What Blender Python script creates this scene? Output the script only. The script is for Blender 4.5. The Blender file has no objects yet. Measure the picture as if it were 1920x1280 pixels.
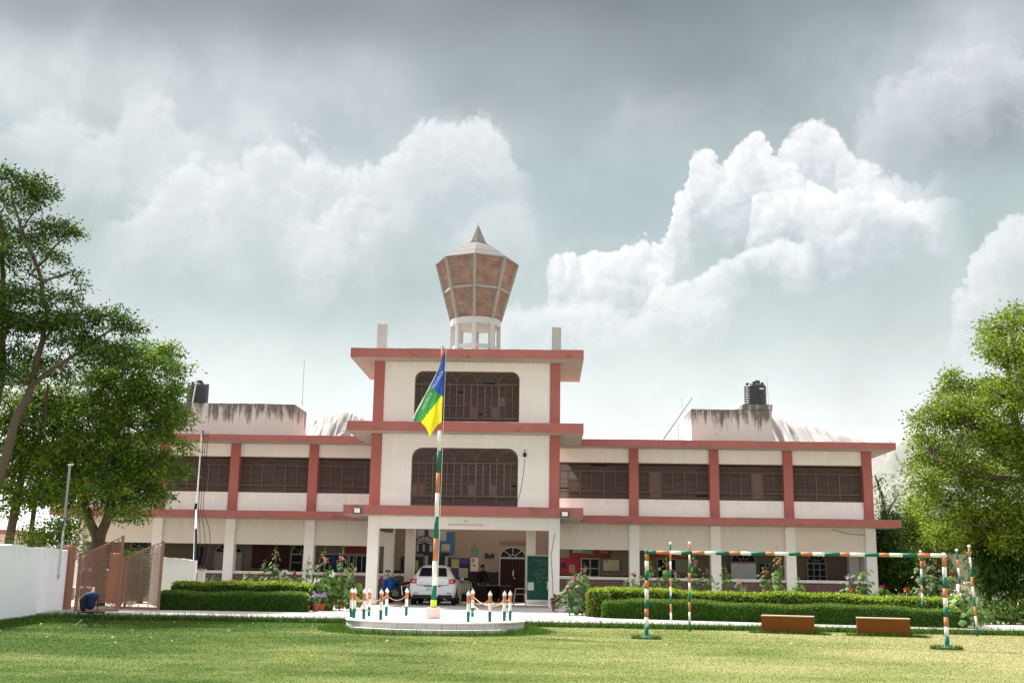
import bpy, bmesh, math, random
import numpy as np
from mathutils import Vector, Matrix

random.seed(7)
rng = np.random.default_rng(11)
SC = bpy.context.scene
COL = SC.collection

# ------------------------------------------------------------------ camera
FOC = 2069.49
YAW, PITCH, ROLL = 0.0315417, 0.2097002, 0.0166379
CAM = Vector((0, 0, 1.13))
_d = Vector((-math.sin(YAW)*math.cos(PITCH), math.cos(YAW)*math.cos(PITCH), math.sin(PITCH)))
_r0 = Vector((math.cos(YAW), math.sin(YAW), 0)); _u0 = _r0.cross(_d)
_r = math.cos(ROLL)*_r0 + math.sin(ROLL)*_u0
_u = -math.sin(ROLL)*_r0 + math.cos(ROLL)*_u0
cd = bpy.data.cameras.new('camera'); cam = bpy.data.objects.new('camera', cd); COL.objects.link(cam)
cd.sensor_width = 36; cd.lens = FOC/1920*36; cd.clip_start = .1; cd.clip_end = 20000
m3 = Matrix((_r, _u, -_d)).transposed()
cam.matrix_world = Matrix.Translation(CAM) @ m3.to_4x4()
SC.camera = cam

def ray(px, py): return _d*FOC + _r*(px-960) + _u*(640-py)
def aY(px, py, Y):
    v = ray(px, py); return CAM + v*(Y/v.y)
def aZ(px, py, z=0.):
    v = ray(px, py); return CAM + v*((z-CAM.z)/v.z)
def mpp(Y): return Y/FOC/.97          # metres per photo pixel at depth Y

# ------------------------------------------------------------------ exposure, sun, sky
EXPO = 1.7
SC.view_settings.view_transform = 'Standard'; SC.view_settings.look = 'None'
SC.view_settings.exposure = EXPO; SC.view_settings.gamma = 1
SC.view_settings.use_curve_mapping = False
SC.cycles.max_bounces = 6; SC.cycles.diffuse_bounces = 4; SC.cycles.glossy_bounces = 2
SC.cycles.transmission_bounces = 4; SC.cycles.transparent_max_bounces = 8
SC.cycles.use_denoising = True; SC.cycles.caustics_reflective = False; SC.cycles.caustics_refractive = False
SUN_EL = math.radians(50); SUN_AZ = math.atan2(-.74, .67)
sd = Vector((math.sin(SUN_AZ)*math.cos(SUN_EL), math.cos(SUN_AZ)*math.cos(SUN_EL), math.sin(SUN_EL)))
sl = bpy.data.lights.new('sun', 'SUN'); sl.energy = 4.0; sl.angle = math.radians(4.0); sl.color = (1., .965, .91)
so = bpy.data.objects.new('sun', sl); COL.objects.link(so)
so.rotation_euler = (-sd).to_track_quat('-Z', 'Y').to_euler(); so.location = (-40, 40, 60)

def azel(px, py):
    v = ray(px, py).normalized(); return math.degrees(math.atan2(v.x, v.y)), math.degrees(math.asin(v.z))

class NT:
    """small helper for node graphs"""
    def __init__(s, tree): s.t = tree
    def n(s, typ, **kw):
        nd = s.t.nodes.new(typ)
        for k, v in kw.items(): setattr(nd, k, v)
        return nd
    def lk(s, a, b): s.t.links.new(a, b)
    def val(s, sock, v):
        if hasattr(v, 'is_output'): s.lk(v, sock)
        else: sock.default_value = v
    def math(s, op, a, b=None, c=None, clamp=False):
        nd = s.n('ShaderNodeMath', operation=op, use_clamp=clamp)
        s.val(nd.inputs[0], a)
        if b is not None: s.val(nd.inputs[1], b)
        if c is not None: s.val(nd.inputs[2], c)
        return nd.outputs[0]
    def vm(s, op, a, b=None):
        nd = s.n('ShaderNodeVectorMath', operation=op)
        s.val(nd.inputs[0], a)
        if b is not None: s.val(nd.inputs[1], b)
        return nd.outputs['Value'] if op in ('LENGTH', 'DISTANCE', 'DOT_PRODUCT') else nd.outputs[0]
    def ss(s, x, lo, hi, a=0., b=1.):
        nd = s.n('ShaderNodeMapRange', interpolation_type='SMOOTHSTEP')
        s.val(nd.inputs[0], x); s.val(nd.inputs[1], lo); s.val(nd.inputs[2], hi); s.val(nd.inputs[3], a); s.val(nd.inputs[4], b)
        return nd.outputs[0]
    def mix(s, f, a, b, mode='MIX'):
        nd = s.n('ShaderNodeMix', data_type='RGBA', blend_type=mode)
        s.val(nd.inputs[0], f)
        for i, v in ((6, a), (7, b)):
            if hasattr(v, 'is_output'): s.lk(v, nd.inputs[i])
            else: nd.inputs[i].default_value = (*v[:3], 1)
        return nd.outputs[2]
    def noise(s, vec, scale, detail=4, rough=.5, dist=0., out=0):
        nd = s.n('ShaderNodeTexNoise')
        if vec is not None: s.lk(vec, nd.inputs['Vector'])
        nd.inputs['Scale'].default_value = scale; nd.inputs['Detail'].default_value = detail
        nd.inputs['Roughness'].default_value = rough; nd.inputs['Distortion'].default_value = dist
        return nd.outputs[out]
    def ramp(s, f, stops):
        nd = s.n('ShaderNodeValToRGB'); e = nd.color_ramp.elements
        while len(e) > 1: e.remove(e[-1])
        e[0].position = stops[0][0]; e[0].color = (*stops[0][1], 1)
        for p, c in stops[1:]:
            x = e.new(p); x.color = (*c, 1)
        s.val(nd.inputs[0], f); return nd.outputs[0]

def srgb(r, g, b):
    f = lambda c: (c/255/12.92) if c/255 <= .04045 else ((c/255+.055)/1.055)**2.4
    return (f(r), f(g), f(b))

def build_world():
    w = bpy.data.worlds.new('World'); SC.world = w; w.use_nodes = True
    t = w.node_tree; t.nodes.clear(); N = NT(t)
    out = N.n('ShaderNodeOutputWorld'); bg = N.n('ShaderNodeBackground'); bg.inputs[1].default_value = .1
    N.lk(bg.outputs[0], out.inputs[0])
    sky = N.n('ShaderNodeTexSky', sky_type='NISHITA'); sky.sun_disc = False
    sky.sun_elevation = SUN_EL; sky.sun_rotation = SUN_AZ % (2*math.pi); sky.dust_density = 3
    tc = N.n('ShaderNodeTexCoord'); d = N.vm('NORMALIZE', tc.outputs['Generated'])
    sep = N.n('ShaderNodeSeparateXYZ'); N.lk(d, sep.inputs[0])
    az = N.math('MULTIPLY', N.math('ARCTAN2', sep.outputs[0], sep.outputs[1]), 57.2958)
    el = N.math('MULTIPLY', N.math('ARCSINE', sep.outputs[2]), 57.2958)
    comb = N.n('ShaderNodeCombineXYZ'); N.lk(az, comb.inputs[0]); N.lk(el, comb.inputs[1]); P = comb.outputs[0]
    # wide soft noises on the direction sphere
    n1 = N.noise(d, 6.0, 6, .55, .3); n2 = N.noise(d, 13., 7, .58, .3)
    elw = N.math('ADD', el, N.math('MULTIPLY', N.math('SUBTRACT', n1, .5), 3.5))
    S = srgb
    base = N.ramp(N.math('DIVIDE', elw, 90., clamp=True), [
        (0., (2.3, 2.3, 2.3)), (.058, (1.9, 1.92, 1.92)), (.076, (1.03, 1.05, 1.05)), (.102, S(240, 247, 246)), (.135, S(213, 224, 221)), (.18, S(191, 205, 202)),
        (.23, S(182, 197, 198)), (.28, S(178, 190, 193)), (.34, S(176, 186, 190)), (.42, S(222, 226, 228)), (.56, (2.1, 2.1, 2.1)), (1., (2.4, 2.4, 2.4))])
    # dark cloud bank high in the picture, brighter rifts in it
    def blob(px, py, rx, ry, amp=1., warp=2.2, ang=0.):
        a, e = azel(px, py); k = 57.2958/FOC
        sx = N.math('MULTIPLY', N.math('ADD', N.math('SUBTRACT', az, a), N.math('MULTIPLY', N.math('SUBTRACT', n2, .5), warp*2)), 1/(rx*k))
        sy = N.math('MULTIPLY', N.math('ADD', N.math('SUBTRACT', el, e), N.math('MULTIPLY', N.math('SUBTRACT', n1, .5), warp*2)), 1/(ry*k))
        c, s_ = math.cos(ang), math.sin(ang)
        if ang:
            sx, sy = (N.math('ADD', N.math('MULTIPLY', sx, c), N.math('MULTIPLY', sy, s_)),
                      N.math('SUBTRACT', N.math('MULTIPLY', sy, c), N.math('MULTIPLY', sx, s_)))
        r2 = N.math('ADD', N.math('MULTIPLY', sx, sx), N.math('MULTIPLY', sy, sy))
        return N.math('MULTIPLY', N.math('POWER', 2.718, N.math('MULTIPLY', r2, -1.)), amp)
    def mx(lst):
        r = lst[0]
        for x in lst[1:]: r = N.math('SUBTRACT', N.math('ADD', r, x), N.math('MULTIPLY', r, x))
        return r
    col = base
    dark = mx([blob(1130, -30, 520, 112, .92), blob(420, -25, 460, 78, .7), blob(1330, 130, 210, 130, .5), blob(1850, 225, 190, 70, .55, 2.6),
               blob(60, -10, 260, 80, .5), blob(900, 190, 260, 90, .3), blob(1750, -40, 300, 70, .35)])
    col = N.mix(dark, col, S(120, 129, 133))
    mot = N.math('ADD', N.math('MULTIPLY', N.math('SUBTRACT', n1, .5), .42), N.math('ADD', N.math('MULTIPLY', N.math('SUBTRACT', n2, .5), .30), 1.))
    cs = N.vm('SCALE', col); N.lk(mot, cs.node.inputs['Scale']); col = cs
    teal = mx([blob(870, 385, 110, 55, .5), blob(560, 540, 330, 60, .4), blob(1550, 500, 110, 55, .45, 1.4), blob(1130, 400, 170, 90, .45),
               blob(1690, 450, 250, 120, .2), blob(360, 420, 60, 80, .35)])
    col = N.mix(teal, col, S(172, 192, 197))
    white = mx([blob(430, 345, 150, 95, .75), blob(330, 380, 90, 70, .5), blob(560, 430, 200, 80, .55), blob(720, 350, 110, 80, .75), blob(850, 265, 120, 52, .75),
                blob(300, 180, 260, 70, .6), blob(90, 170, 230, 60, .55), blob(620, 170, 200, 50, .3), blob(930, 430, 110, 60, .45), blob(1800, 110, 120, 60, .55), blob(1680, 170, 90, 60, .4),
                blob(1230, 230, 160, 60, .28), blob(900, 600, 120, 40, .4), blob(1560, 330, 200, 80, .35), blob(1160, 510, 170, 60, .5), blob(470, 245, 120, 40, .5),
                blob(1870, 30, 120, 60, .3), blob(720, 120, 70, 40, .25)])
    wisp = N.ss(n2, .36, .66)
    col = N.mix(N.math('MULTIPLY', white, N.math('ADD', N.math('MULTIPLY', wisp, .55), .5)), col, S(233, 237, 239))
    # billow field shared by the crisp cumulus: rounded lumps on lumps
    w1 = N.vm('MULTIPLY', N.vm('SUBTRACT', N.noise(P, .35, 3, .5, 0, 1), (.5, .5, .5)), (1.6, 1.6, 0))
    w2 = N.vm('MULTIPLY', N.vm('SUBTRACT', N.noise(P, 1.7, 4, .6, 0, 1), (.5, .5, .5)), (.55, .55, 0))
    q = N.vm('ADD', N.vm('ADD', P, w1), w2)
    def lumps(v, scale, smooth=.25):
        vo = N.n('ShaderNodeTexVoronoi', feature='SMOOTH_F1', voronoi_dimensions='2D'); N.lk(v, vo.inputs['Vector'])
        vo.inputs['Scale'].default_value = scale; vo.inputs['Smoothness'].default_value = smooth; vo.inputs['Detail'].default_value = 0.
        dd = vo.outputs['Distance']; return N.math('SUBTRACT', 1., N.math('MULTIPLY', dd, N.math('MULTIPLY', dd, 1.5)))
    def billow(v):
        return N.math('ADD', N.math('MULTIPLY', lumps(v, .42), .60), N.math('ADD', N.math('MULTIPLY', lumps(v, 1.05), .28), N.math('MULTIPLY', lumps(v, 2.7), .20)))
    b0 = billow(q); b1 = billow(N.vm('ADD', q, (-.30, .34, 0)))
    emb = N.math('MULTIPLY', N.math('SUBTRACT', b0, b1), .85)
    fine = N.noise(P, 3.0, 5, .62); broad = N.noise(P, .30, 4, .55)
    def cumulus(col, pts, L, L2, amp, top, low, dim=1., soft=.3, fx=None, shade=1., fi=.8):
        ae = [azel(*p) for p in pts]; a0, a1 = ae[0][0]-.3, ae[-1][0]+.3
        cu = N.n('ShaderNodeFloatCurve'); c = cu.mapping.curves[0]
        while len(c.points) > 2: c.points.remove(c.points[1])
        xs = [(a-a0)/(a1-a0) for a, e in ae]
        c.points[0].location = (0., max(0, ae[0][1]-2.5)/40); c.points[-1].location = (1., max(0, ae[-1][1]-2.5)/40)
        for x, (a, e) in zip(xs, ae): c.points.new(x, e/40)
        cu.mapping.update()
        azw = N.math('ADD', az, N.math('ADD', N.math('MULTIPLY', N.math('SUBTRACT', fine, .5), .5), N.math('MULTIPLY', N.math('SUBTRACT', broad, .5), 1.2)))
        N.lk(N.math('DIVIDE', N.math('SUBTRACT', azw, a0), a1-a0, clamp=True), cu.inputs['Value'])
        E_ = N.math('MULTIPLY', cu.outputs[0], 40.)
        dep = N.math('ADD', N.math('SUBTRACT', E_, el), N.math('MULTIPLY', N.math('SUBTRACT', b0, .72), amp))
        dep = N.math('ADD', dep, N.math('MULTIPLY', N.math('SUBTRACT', fine, .5), .28))
        depf = N.math('ADD', dep, N.math('MULTIPLY', N.math('SUBTRACT', broad, .5), 8.))
        ins = N.math('MULTIPLY', N.ss(az, a0, a0+fi), N.ss(az, a1-(fx or .8), a1, 1., 0.))
        al = N.math('MULTIPLY', N.math('MULTIPLY', N.ss(dep, 0., soft), N.ss(depf, L, L2, 1., 0.)), ins)
        sh = N.math('ADD', N.math('ADD', N.ss(dep, -.1, 3.4, .92, .42), N.math('MULTIPLY', emb, shade)), N.math('MULTIPLY', N.math('SUBTRACT', broad, .5), .5), clamp=True)
        cc = N.mix(sh, low, top)
        return N.mix(N.math('MULTIPLY', al, dim), col, cc)
    W1, W0 = (1., 1., 1.), S(196, 208, 212)
    SW, SL = S(240, 243, 243), S(203, 212, 213)
    col = cumulus(col, [(-60, 260), (40, 215), (130, 190), (180, 200), (225, 215), (240, 180), (275, 162), (320, 175), (370, 215), (430, 250)], 1.2, 5.5, 1.8, S(236, 240, 240), SL, .75, 1.5, 2.5, .8, 3.)
    col = cumulus(col, [(150, 440), (210, 400), (262, 375), (285, 345), (318, 310), (360, 288), (405, 300), (440, 282), (480, 262), (500, 240), (560, 245), (605, 250), (640, 290), (700, 340), (760, 400)], 2.2, 7.0, 2.2, SW, SL, .95, 1.2, 3., .9, 4.5)
    col = cumulus(col, [(500, 440), (580, 410), (620, 390), (650, 355), (672, 312), (720, 282), (770, 250), (790, 225), (850, 212), (900, 214), (940, 235), (970, 280), (1010, 330)], 1.8, 5.5, 1.9, SW, SL, .95, .9, 3., .9, 3.5)
    col = cumulus(col, [(840, 430), (870, 400), (900, 385), (940, 372), (985, 380), (1010, 420)], .8, 3.6, 1.2, S(226, 232, 232), SL, .6, 1.0, 1., 1., 1.5)
    col = cumulus(col, [(1600, 230), (1625, 180), (1660, 140), (1700, 135), (1740, 100), (1770, 85), (1830, 70), (1870, 60), (1905, 85), (1990, 60)], 1.5, 6.0, 2.0, S(228, 232, 234), S(190, 198, 204), .8, 1.3, 1., .8)
    col = cumulus(col, [(1780, 600), (1790, 545), (1812, 490), (1842, 445), (1868, 418), (1895, 392), (1925, 398), (1990, 430)], 1.6, 6.5, 1.5, S(243, 246, 246), S(212, 220, 221), .9, .5)
    col = cumulus(col, [(1452, 340), (1458, 270), (1480, 243), (1512, 222), (1545, 228), (1580, 262), (1640, 310), (1720, 330), (1800, 350)], 1.5, 6.5, 1.1, W1, S(200, 210, 216), .95, .4, 5.)
    col = cumulus(col, [(1024, 560), (1030, 505), (1045, 480), (1080, 463), (1112, 458), (1150, 464), (1172, 448), (1200, 440), (1240, 452), (1258, 430), (1266, 375), (1288, 345),
                        (1300, 300), (1322, 284), (1368, 286), (1395, 264), (1422, 252), (1450, 290), (1500, 320), (1570, 360), (1640, 400)], 2.0, 6.0, 1.25, W1, W0, 1., .22, 3.0)
    col = cumulus(col, [(1398, 430), (1404, 385), (1440, 352), (1482, 341), (1530, 347), (1570, 355), (1612, 338), (1642, 328), (1665, 345), (1740, 370), (1820, 410)], 1.6, 3.6, .95, W1, W0, 1., .25, 3.5)
    col = cumulus(col, [(1205, 575), (1280, 530), (1332, 500), (1382, 476), (1432, 455), (1475, 443), (1492, 450), (1530, 470)], .7, 3.4, .7, S(250, 252, 252), S(214, 224, 224), .95, .3, 1.2)
    col = cumulus(col, [(905, 660), (925, 600), (960, 565), (1000, 565), (1040, 560), (1080, 552), (1120, 560), (1180, 575), (1260, 600)], .8, 4.2, .9, S(246, 249, 249), S(222, 230, 230), .75, .7, 2.)
    # the whole is scaled so that it shows at these values through the exposure
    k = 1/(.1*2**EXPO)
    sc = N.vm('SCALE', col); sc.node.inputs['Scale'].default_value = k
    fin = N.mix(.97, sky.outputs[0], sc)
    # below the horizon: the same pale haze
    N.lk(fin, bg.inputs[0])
build_world()

# ------------------------------------------------------------------ object helpers
ORG = {}
def tag(o, label=None, cat=None, group=None, kind=None, category=None):
    cat = cat or category
    if label: o['label'] = label
    if cat: o['category'] = cat
    if group: o['group'] = group
    if kind: o['kind'] = kind
    return o
def thing(name, label, cat, loc=(0, 0, 0), group=None):
    o = bpy.data.objects.new(name, None); COL.objects.link(o); o.location = loc; o.empty_display_size = .2
    ORG[o.name] = Vector(loc); return tag(o, label, cat, group)

class MB:
    def __init__(s): s.v = []; s.f = []; s.m = []
    def add(s, vs, fs, mi=0):
        b = len(s.v); s.v += [tuple(v) for v in vs]; s.f += [tuple(i+b for i in f) for f in fs]; s.m += [mi]*len(fs); return s
    def hexa(s, p, mi=0):      # 8 points: bottom loop then top loop
        return s.add(p, [(3, 2, 1, 0), (4, 5, 6, 7), (0, 1, 5, 4), (1, 2, 6, 5), (2, 3, 7, 6), (3, 0, 4, 7)], mi)
    def box(s, x0, x1, y0, y1, z0, z1, mi=0, bev=0.):
        if bev:
            b = bev
            pts = []
            for z, e in ((z0, b), (z0+b, 0), (z1-b, 0), (z1, b)):
                x0_, x1_, y0_, y1_ = x0+e, x1-e, y0+e, y1-e
                c = b if e == 0 else b*.4
                pts.append([(x0_+c, y0_, z), (x1_-c, y0_, z), (x1_, y0_+c, z), (x1_, y1_-c, z), (x1_-c, y1_, z), (x0_+c, y1_, z), (x0_, y1_-c, z), (x0_, y0_+c, z)])
            return s.loft(pts, mi, True, True)
        return s.hexa([(x0, y0, z0), (x1, y0, z0), (x1, y1, z0), (x0, y1, z0), (x0, y0, z1), (x1, y0, z1), (x1, y1, z1), (x0, y1, z1)], mi)
    def bar(s, a, b, w, h=None, mi=0, up=(0, 0, 1)):
        a, b = Vector(a), Vector(b); d = (b-a).normalized(); h = h or w
        u = Vector(up)
        if abs(d.dot(u)) > .98: u = Vector((0, 1, 0))
        x = d.cross(u).normalized(); y = x.cross(d).normalized()
        x *= w/2; y *= h/2
        return s.hexa([a-x-y, a+x-y, b+x-y, b-x-y, a-x+y, a+x+y, b+x+y, b-x+y], mi)
    def loft(s, rings, mi=0, c0=False, c1=False, closed=True):
        n = len(rings[0]); vs = [p for r in rings for p in r]; fs = []
        for i in range(len(rings)-1):
            for j in range(n if closed else n-1):
                k = (j+1) % n
                fs.append((i*n+j, i*n+k, (i+1)*n+k, (i+1)*n+j))
        if c0: fs.append(tuple(range(n-1, -1, -1)))
        if c1: fs.append(tuple((len(rings)-1)*n+j for j in range(n)))
        return s.add(vs, fs, mi)
    def tube(s, pts, r, n=8, mi=0, caps=True):
        pts = [Vector(p) for p in pts]; k = len(pts)
        rs = r if isinstance(r, (list, tuple)) else [r]*k
        rings = []; ref = None
        for i in range(k):
            d = (pts[min(i+1, k-1)]-pts[max(i-1, 0)])
            if d.length < 1e-9: d = Vector((0, 0, 1))
            d.normalize()
            if ref is None: ref = Vector((0, 1, 0)) if abs(d.y) < .9 else Vector((1, 0, 0))
            x = (ref-d*ref.dot(d)).normalized(); y = d.cross(x); ref = x
            rings.append([pts[i]+(x*math.cos(6.28318*j/n)+y*math.sin(6.28318*j/n))*rs[i] for j in range(n)])
        return s.loft(rings, mi, caps, caps)
    def lathe(s, prof, n=16, mi=0, c=(0, 0, 0), caps=True, rot=0.):   # prof: (r, z)
        rings = [[(c[0]+r*math.cos(rot+6.2831853*j/n), c[1]+r*math.sin(rot+6.2831853*j/n), c[2]+z) for j in range(n)] for r, z in prof]
        return s.loft(rings, mi, caps, caps)
    def ball(s, c, r, n=10, k=6, mi=0, sc=(1, 1, 1)):
        rings = []
        for i in range(k+1):
            a = -math.pi/2+math.pi*i/k; rr = max(math.cos(a), .02)
            rings.append([(c[0]+sc[0]*r*rr*math.cos(6.28318*j/n), c[1]+sc[1]*r*rr*math.sin(6.28318*j/n), c[2]+sc[2]*r*math.sin(a)) for j in range(n)])
        return s.loft(rings, mi, True, True)
    def prism(s, poly, y0, y1, mi=0):     # poly of (x, z), extruded in y
        n = len(poly); vs = [(x, y0, z) for x, z in poly]+[(x, y1, z) for x, z in poly]
        fs = [tuple(range(n)), tuple(range(2*n-1, n-1, -1))]+[(i, i+n, (i+1) % n+n, (i+1) % n) for i in range(n)]
        return s.add(vs, fs, mi)
    def build(s, name, mats, parent=None, smooth=False, loc=None, **tags):
        me = bpy.data.meshes.new(name)
        if parent is not None: og = ORG[parent.name]
        elif loc is not None: og = Vector(loc)
        else:
            a = np.array(s.v); og = Vector(((a[:, 0].min()+a[:, 0].max())/2, (a[:, 1].min()+a[:, 1].max())/2, a[:, 2].min()))
        me.from_pydata([(v[0]-og.x, v[1]-og.y, v[2]-og.z) for v in s.v], [], s.f)
        if not isinstance(mats, (list, tuple)): mats = [mats]
        for m in mats: me.materials.append(m)
        if len(mats) > 1: me.polygons.foreach_set('material_index', s.m)
        if smooth: me.polygons.foreach_set('use_smooth', [True]*len(s.f))
        me.update()
        o = bpy.data.objects.new(name, me); COL.objects.link(o)
        if parent is not None: o.parent = parent
        else: o.location = og
        ORG[o.name] = Vector(og)
        bm = bmesh.new(); bm.from_mesh(me); bmesh.ops.recalc_face_normals(bm, faces=bm.faces); bm.to_mesh(me); bm.free()
        return tag(o, **tags)

def np_mesh(name, V, F, mat, parent=None, loc=(0, 0, 0), smooth=False):
    """numpy vertices (n,3) and faces (m,k) to one mesh object"""
    og = ORG[parent.name] if parent is not None else Vector(loc)
    V = np.asarray(V, dtype=np.float32)-np.array(og, dtype=np.float32); F = np.asarray(F, dtype=np.int32)
    me = bpy.data.meshes.new(name); k = F.shape[1]
    me.vertices.add(len(V)); me.vertices.foreach_set('co', V.ravel())
    me.loops.add(F.size); me.loops.foreach_set('vertex_index', F.ravel())
    me.polygons.add(len(F)); me.polygons.foreach_set('loop_start', np.arange(0, F.size, k, dtype=np.int32))
    me.polygons.foreach_set('loop_total', np.full(len(F), k, dtype=np.int32))
    if smooth: me.polygons.foreach_set('use_smooth', np.ones(len(F), dtype=bool))
    me.update(calc_edges=True); me.materials.append(mat)
    o = bpy.data.objects.new(name, me); COL.objects.link(o)
    if parent is not None: o.parent = parent
    else: o.location = og
    ORG[o.name] = Vector(og); return o

def dup(root, loc, rz=0., sc=1., **tags):
    r = root.copy(); COL.objects.link(r); r.location = loc; r.rotation_euler = (0, 0, rz)
    r.scale = (sc, sc, sc) if not isinstance(sc, tuple) else sc
    for k, v in tags.items(): r[{'cat': 'category'}.get(k, k)] = v
    for ch in root.children:
        c = ch.copy(); COL.objects.link(c); c.parent = r
        for g in ch.children:
            d = g.copy(); COL.objects.link(d); d.parent = c
    return r

# ------------------------------------------------------------------ materials
MATS = {}
def M(name, col, rough=.8, var=.14, vs=1.3, bump=.15, bs=45., spec=.3, metal=0., coat=0., isl=0., col2=None, fine=.08, trans=0., stain=None):
    """procedural material: base colour broken by large and fine noise, roughness noise, bump"""
    m = bpy.data.materials.new(name); m.use_nodes = True; N = NT(m.node_tree)
    bs_ = m.node_tree.nodes['Principled BSDF']
    g = N.n('ShaderNodeNewGeometry'); tc = N.n('ShaderNodeTexCoord'); P = tc.outputs['Object']
    big = N.noise(P, vs, 5, .6, .3); fn = N.noise(P, bs, 4, .6)
    f = N.math('ADD', N.math('MULTIPLY', N.math('SUBTRACT', big, .5), var*2.4), N.math('ADD', N.math('MULTIPLY', N.math('SUBTRACT', fn, .5), fine*2), 1.))
    if isl: f = N.math('ADD', f, N.math('MULTIPLY', N.math('SUBTRACT', g.outputs['Random Per Island'], .5), isl*2))
    c = N.vm('SCALE', (0, 0, 0)); nd = c.node
    if col2 is not None:
        src = N.mix(N.ss(big, .35, .65) if not isl else g.outputs['Random Per Island'], col, col2)
        N.lk(src, nd.inputs[0])
    else: nd.inputs[0].default_value = col
    N.lk(f, nd.inputs['Scale'])
    if stain: c = stain(N, c, g.outputs['Position'])
    N.lk(c, bs_.inputs['Base Color'])
    bs_.inputs['Metallic'].default_value = metal; bs_.inputs['Specular IOR Level'].default_value = spec
    N.lk(N.math('ADD', N.math('MULTIPLY', N.math('SUBTRACT', big, .5), .25), rough, clamp=True), bs_.inputs['Roughness'])
    if coat: bs_.inputs['Coat Weight'].default_value = coat; bs_.inputs['Coat Roughness'].default_value = .08
    if bump:
        b = N.n('ShaderNodeBump'); b.inputs['Strength'].default_value = bump; b.inputs['Distance'].default_value = .01
        N.lk(fn, b.inputs['Height']); N.lk(b.outputs[0], bs_.inputs['Normal'])
    if trans:
        tr = N.n('ShaderNodeBsdfTranslucent'); N.lk(c, tr.inputs[0]); ms = N.n('ShaderNodeMixShader'); ms.inputs[0].default_value = trans
        out = m.node_tree.nodes['Material Output']
        N.lk(bs_.outputs[0], ms.inputs[1]); N.lk(tr.outputs[0], ms.inputs[2]); N.lk(ms.outputs[0], out.inputs[0])
    MATS[name] = m; return m

def st_streak(z1, length, amt, col=(.10, .09, .08), scale=5.):
    """rain streaks running down from height z1"""
    def f(N, c, P):
        v = N.vm('MULTIPLY', P, (scale, scale, .35)); n = N.noise(v, 1.6, 6, .7, .4)
        sp = N.n('ShaderNodeSeparateXYZ'); N.lk(P, sp.inputs[0])
        h = N.ss(sp.outputs[2], z1-length, z1, 0., 1.)
        n2 = N.noise(N.vm('MULTIPLY', P, (2., 2., 1.2)), 2.5, 6, .75)
        k = N.math('ADD', N.math('MULTIPLY', h, .34), N.math('MULTIPLY', N.math('SUBTRACT', n2, .5), .3))
        mask = N.ss(N.math('ADD', n, k), .62, .84)
        return N.mix(N.math('MULTIPLY', mask, amt), c, col)
    return f
def st_patch(amt, col, scale=1.2, lo=.6, hi=.72, stretch=(1, 1, 1)):
    def f(N, c, P):
        n = N.noise(N.vm('MULTIPLY', P, stretch), scale, 7, .7, .5)
        return N.mix(N.math('MULTIPLY', N.ss(n, lo, hi), amt), c, col)
    return f
def st_all(*fs):
    def f(N, c, P):
        for g in fs: c = g(N, c, P)
        return c
    return f

cream = M('cream_plaster', (.88, .835, .81), .85, .06, .6, .12, 30, fine=.03,
          stain=st_all(st_patch(.2, (.62, .54, .48), .9, .54, .8, (2.6, 2.6, .4)), st_patch(.5, (.34, .28, .24), 2.6, .70, .79, (3., 3., .8)), st_patch(.35, (.36, .31, .27), 1.1, .62, .74, (5., 5., .22)), st_streak(4.55, .7, .2, (.52, .44, .38), 2.6), st_streak(9.5, .5, .06, (.52, .45, .39), 3.)))
cream_low = M('cream_plaster_worn_shaded', (.76, .69, .62), .85, .06, .7, .12, 30, fine=.03, stain=st_all(st_patch(.28, (.5, .42, .34), 1.1, .55, .8, (1.5, 1.5, .6)), st_streak(3.42, .8, .2, (.42, .36, .29), 2.6)))  # cream darkened to paint the shade under the overhang; patches and streaks are dirt
soffit = M('slab_concrete', (.47, .45, .43), .9, .16, .8, .25, 25, stain=st_patch(.6, (.16, .15, .14), 1.6, .56, .72))
redp = M('red_paint', (.36, .125, .11), .8, .20, 1.0, .18, 28,
         stain=st_all(st_patch(.4, (.24, .07, .06), 1.6, .55, .75, (1., 1., .8)), st_patch(.5, (.55, .30, .25), 9., .70, .78), st_patch(.75, (.11, .07, .06), 1.0, .575, .70, (1, 1, 1.8)), st_patch(.4, (.20, .09, .075), 1.4, .55, .7, (4., 4., .4))))
redcol = M('red_column_paint', (.40, .128, .112), .75, .10, .8, .12, 28, stain=st_patch(.4, (.56, .32, .27), 7., .69, .76))
stained = M('stained_plaster', (.58, .565, .54), .9, .08, 1., .3, 22,
            stain=st_all(st_streak(8.62, 1.6, .92, (.10, .09, .08), 2.6), st_patch(.35, (.30, .26, .22), 2.2, .55, .75)))
pale_conc = M('pale_concrete', (.42, .40, .385), .9, .1, 1.6, .2, 30, stain=st_patch(.3, (.3, .28, .26), 3., .58, .75))
white_wash = M('whitewash', (.86, .875, .90), .88, .04, .5, .12, 18, fine=.02, stain=st_all(st_patch(.3, (.6, .59, .57), .7, .54, .8, (1, 1, .6)), st_streak(1.72, .6, .18, (.42, .40, .36), 2.6), st_patch(.4, (.5, .48, .44), 5., .68, .76)))
backw = M('cream_wall_shaded', (.205, .16, .115), .88, .08, .7, .1, 30, fine=.03)  # same cream paint, darkened to hold the shade deep in porch and veranda
louv = M('louver_slats', (.150, .098, .085), .8, .16, .9, .1, 60, isl=.16, col2=(.122, .098, .088), spec=.15)
shut = M('shutter_wood', (.165, .098, .085), .75, .18, 2., .15, 50, isl=.25, col2=(.14, .10, .088), spec=.15)
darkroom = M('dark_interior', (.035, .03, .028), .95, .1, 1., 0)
winwood = M('window_frame_wood', (.15, .075, .06), .7, .15, 2., .1, 40, isl=.2)
arcpale = M('pale_muntin', (.27, .21, .18), .7, .1, 3., 0, isl=.3)
maroon = M('maroon_paint', (.018, .007, .0065), .7, .1, 1., .1, 40)
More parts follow.
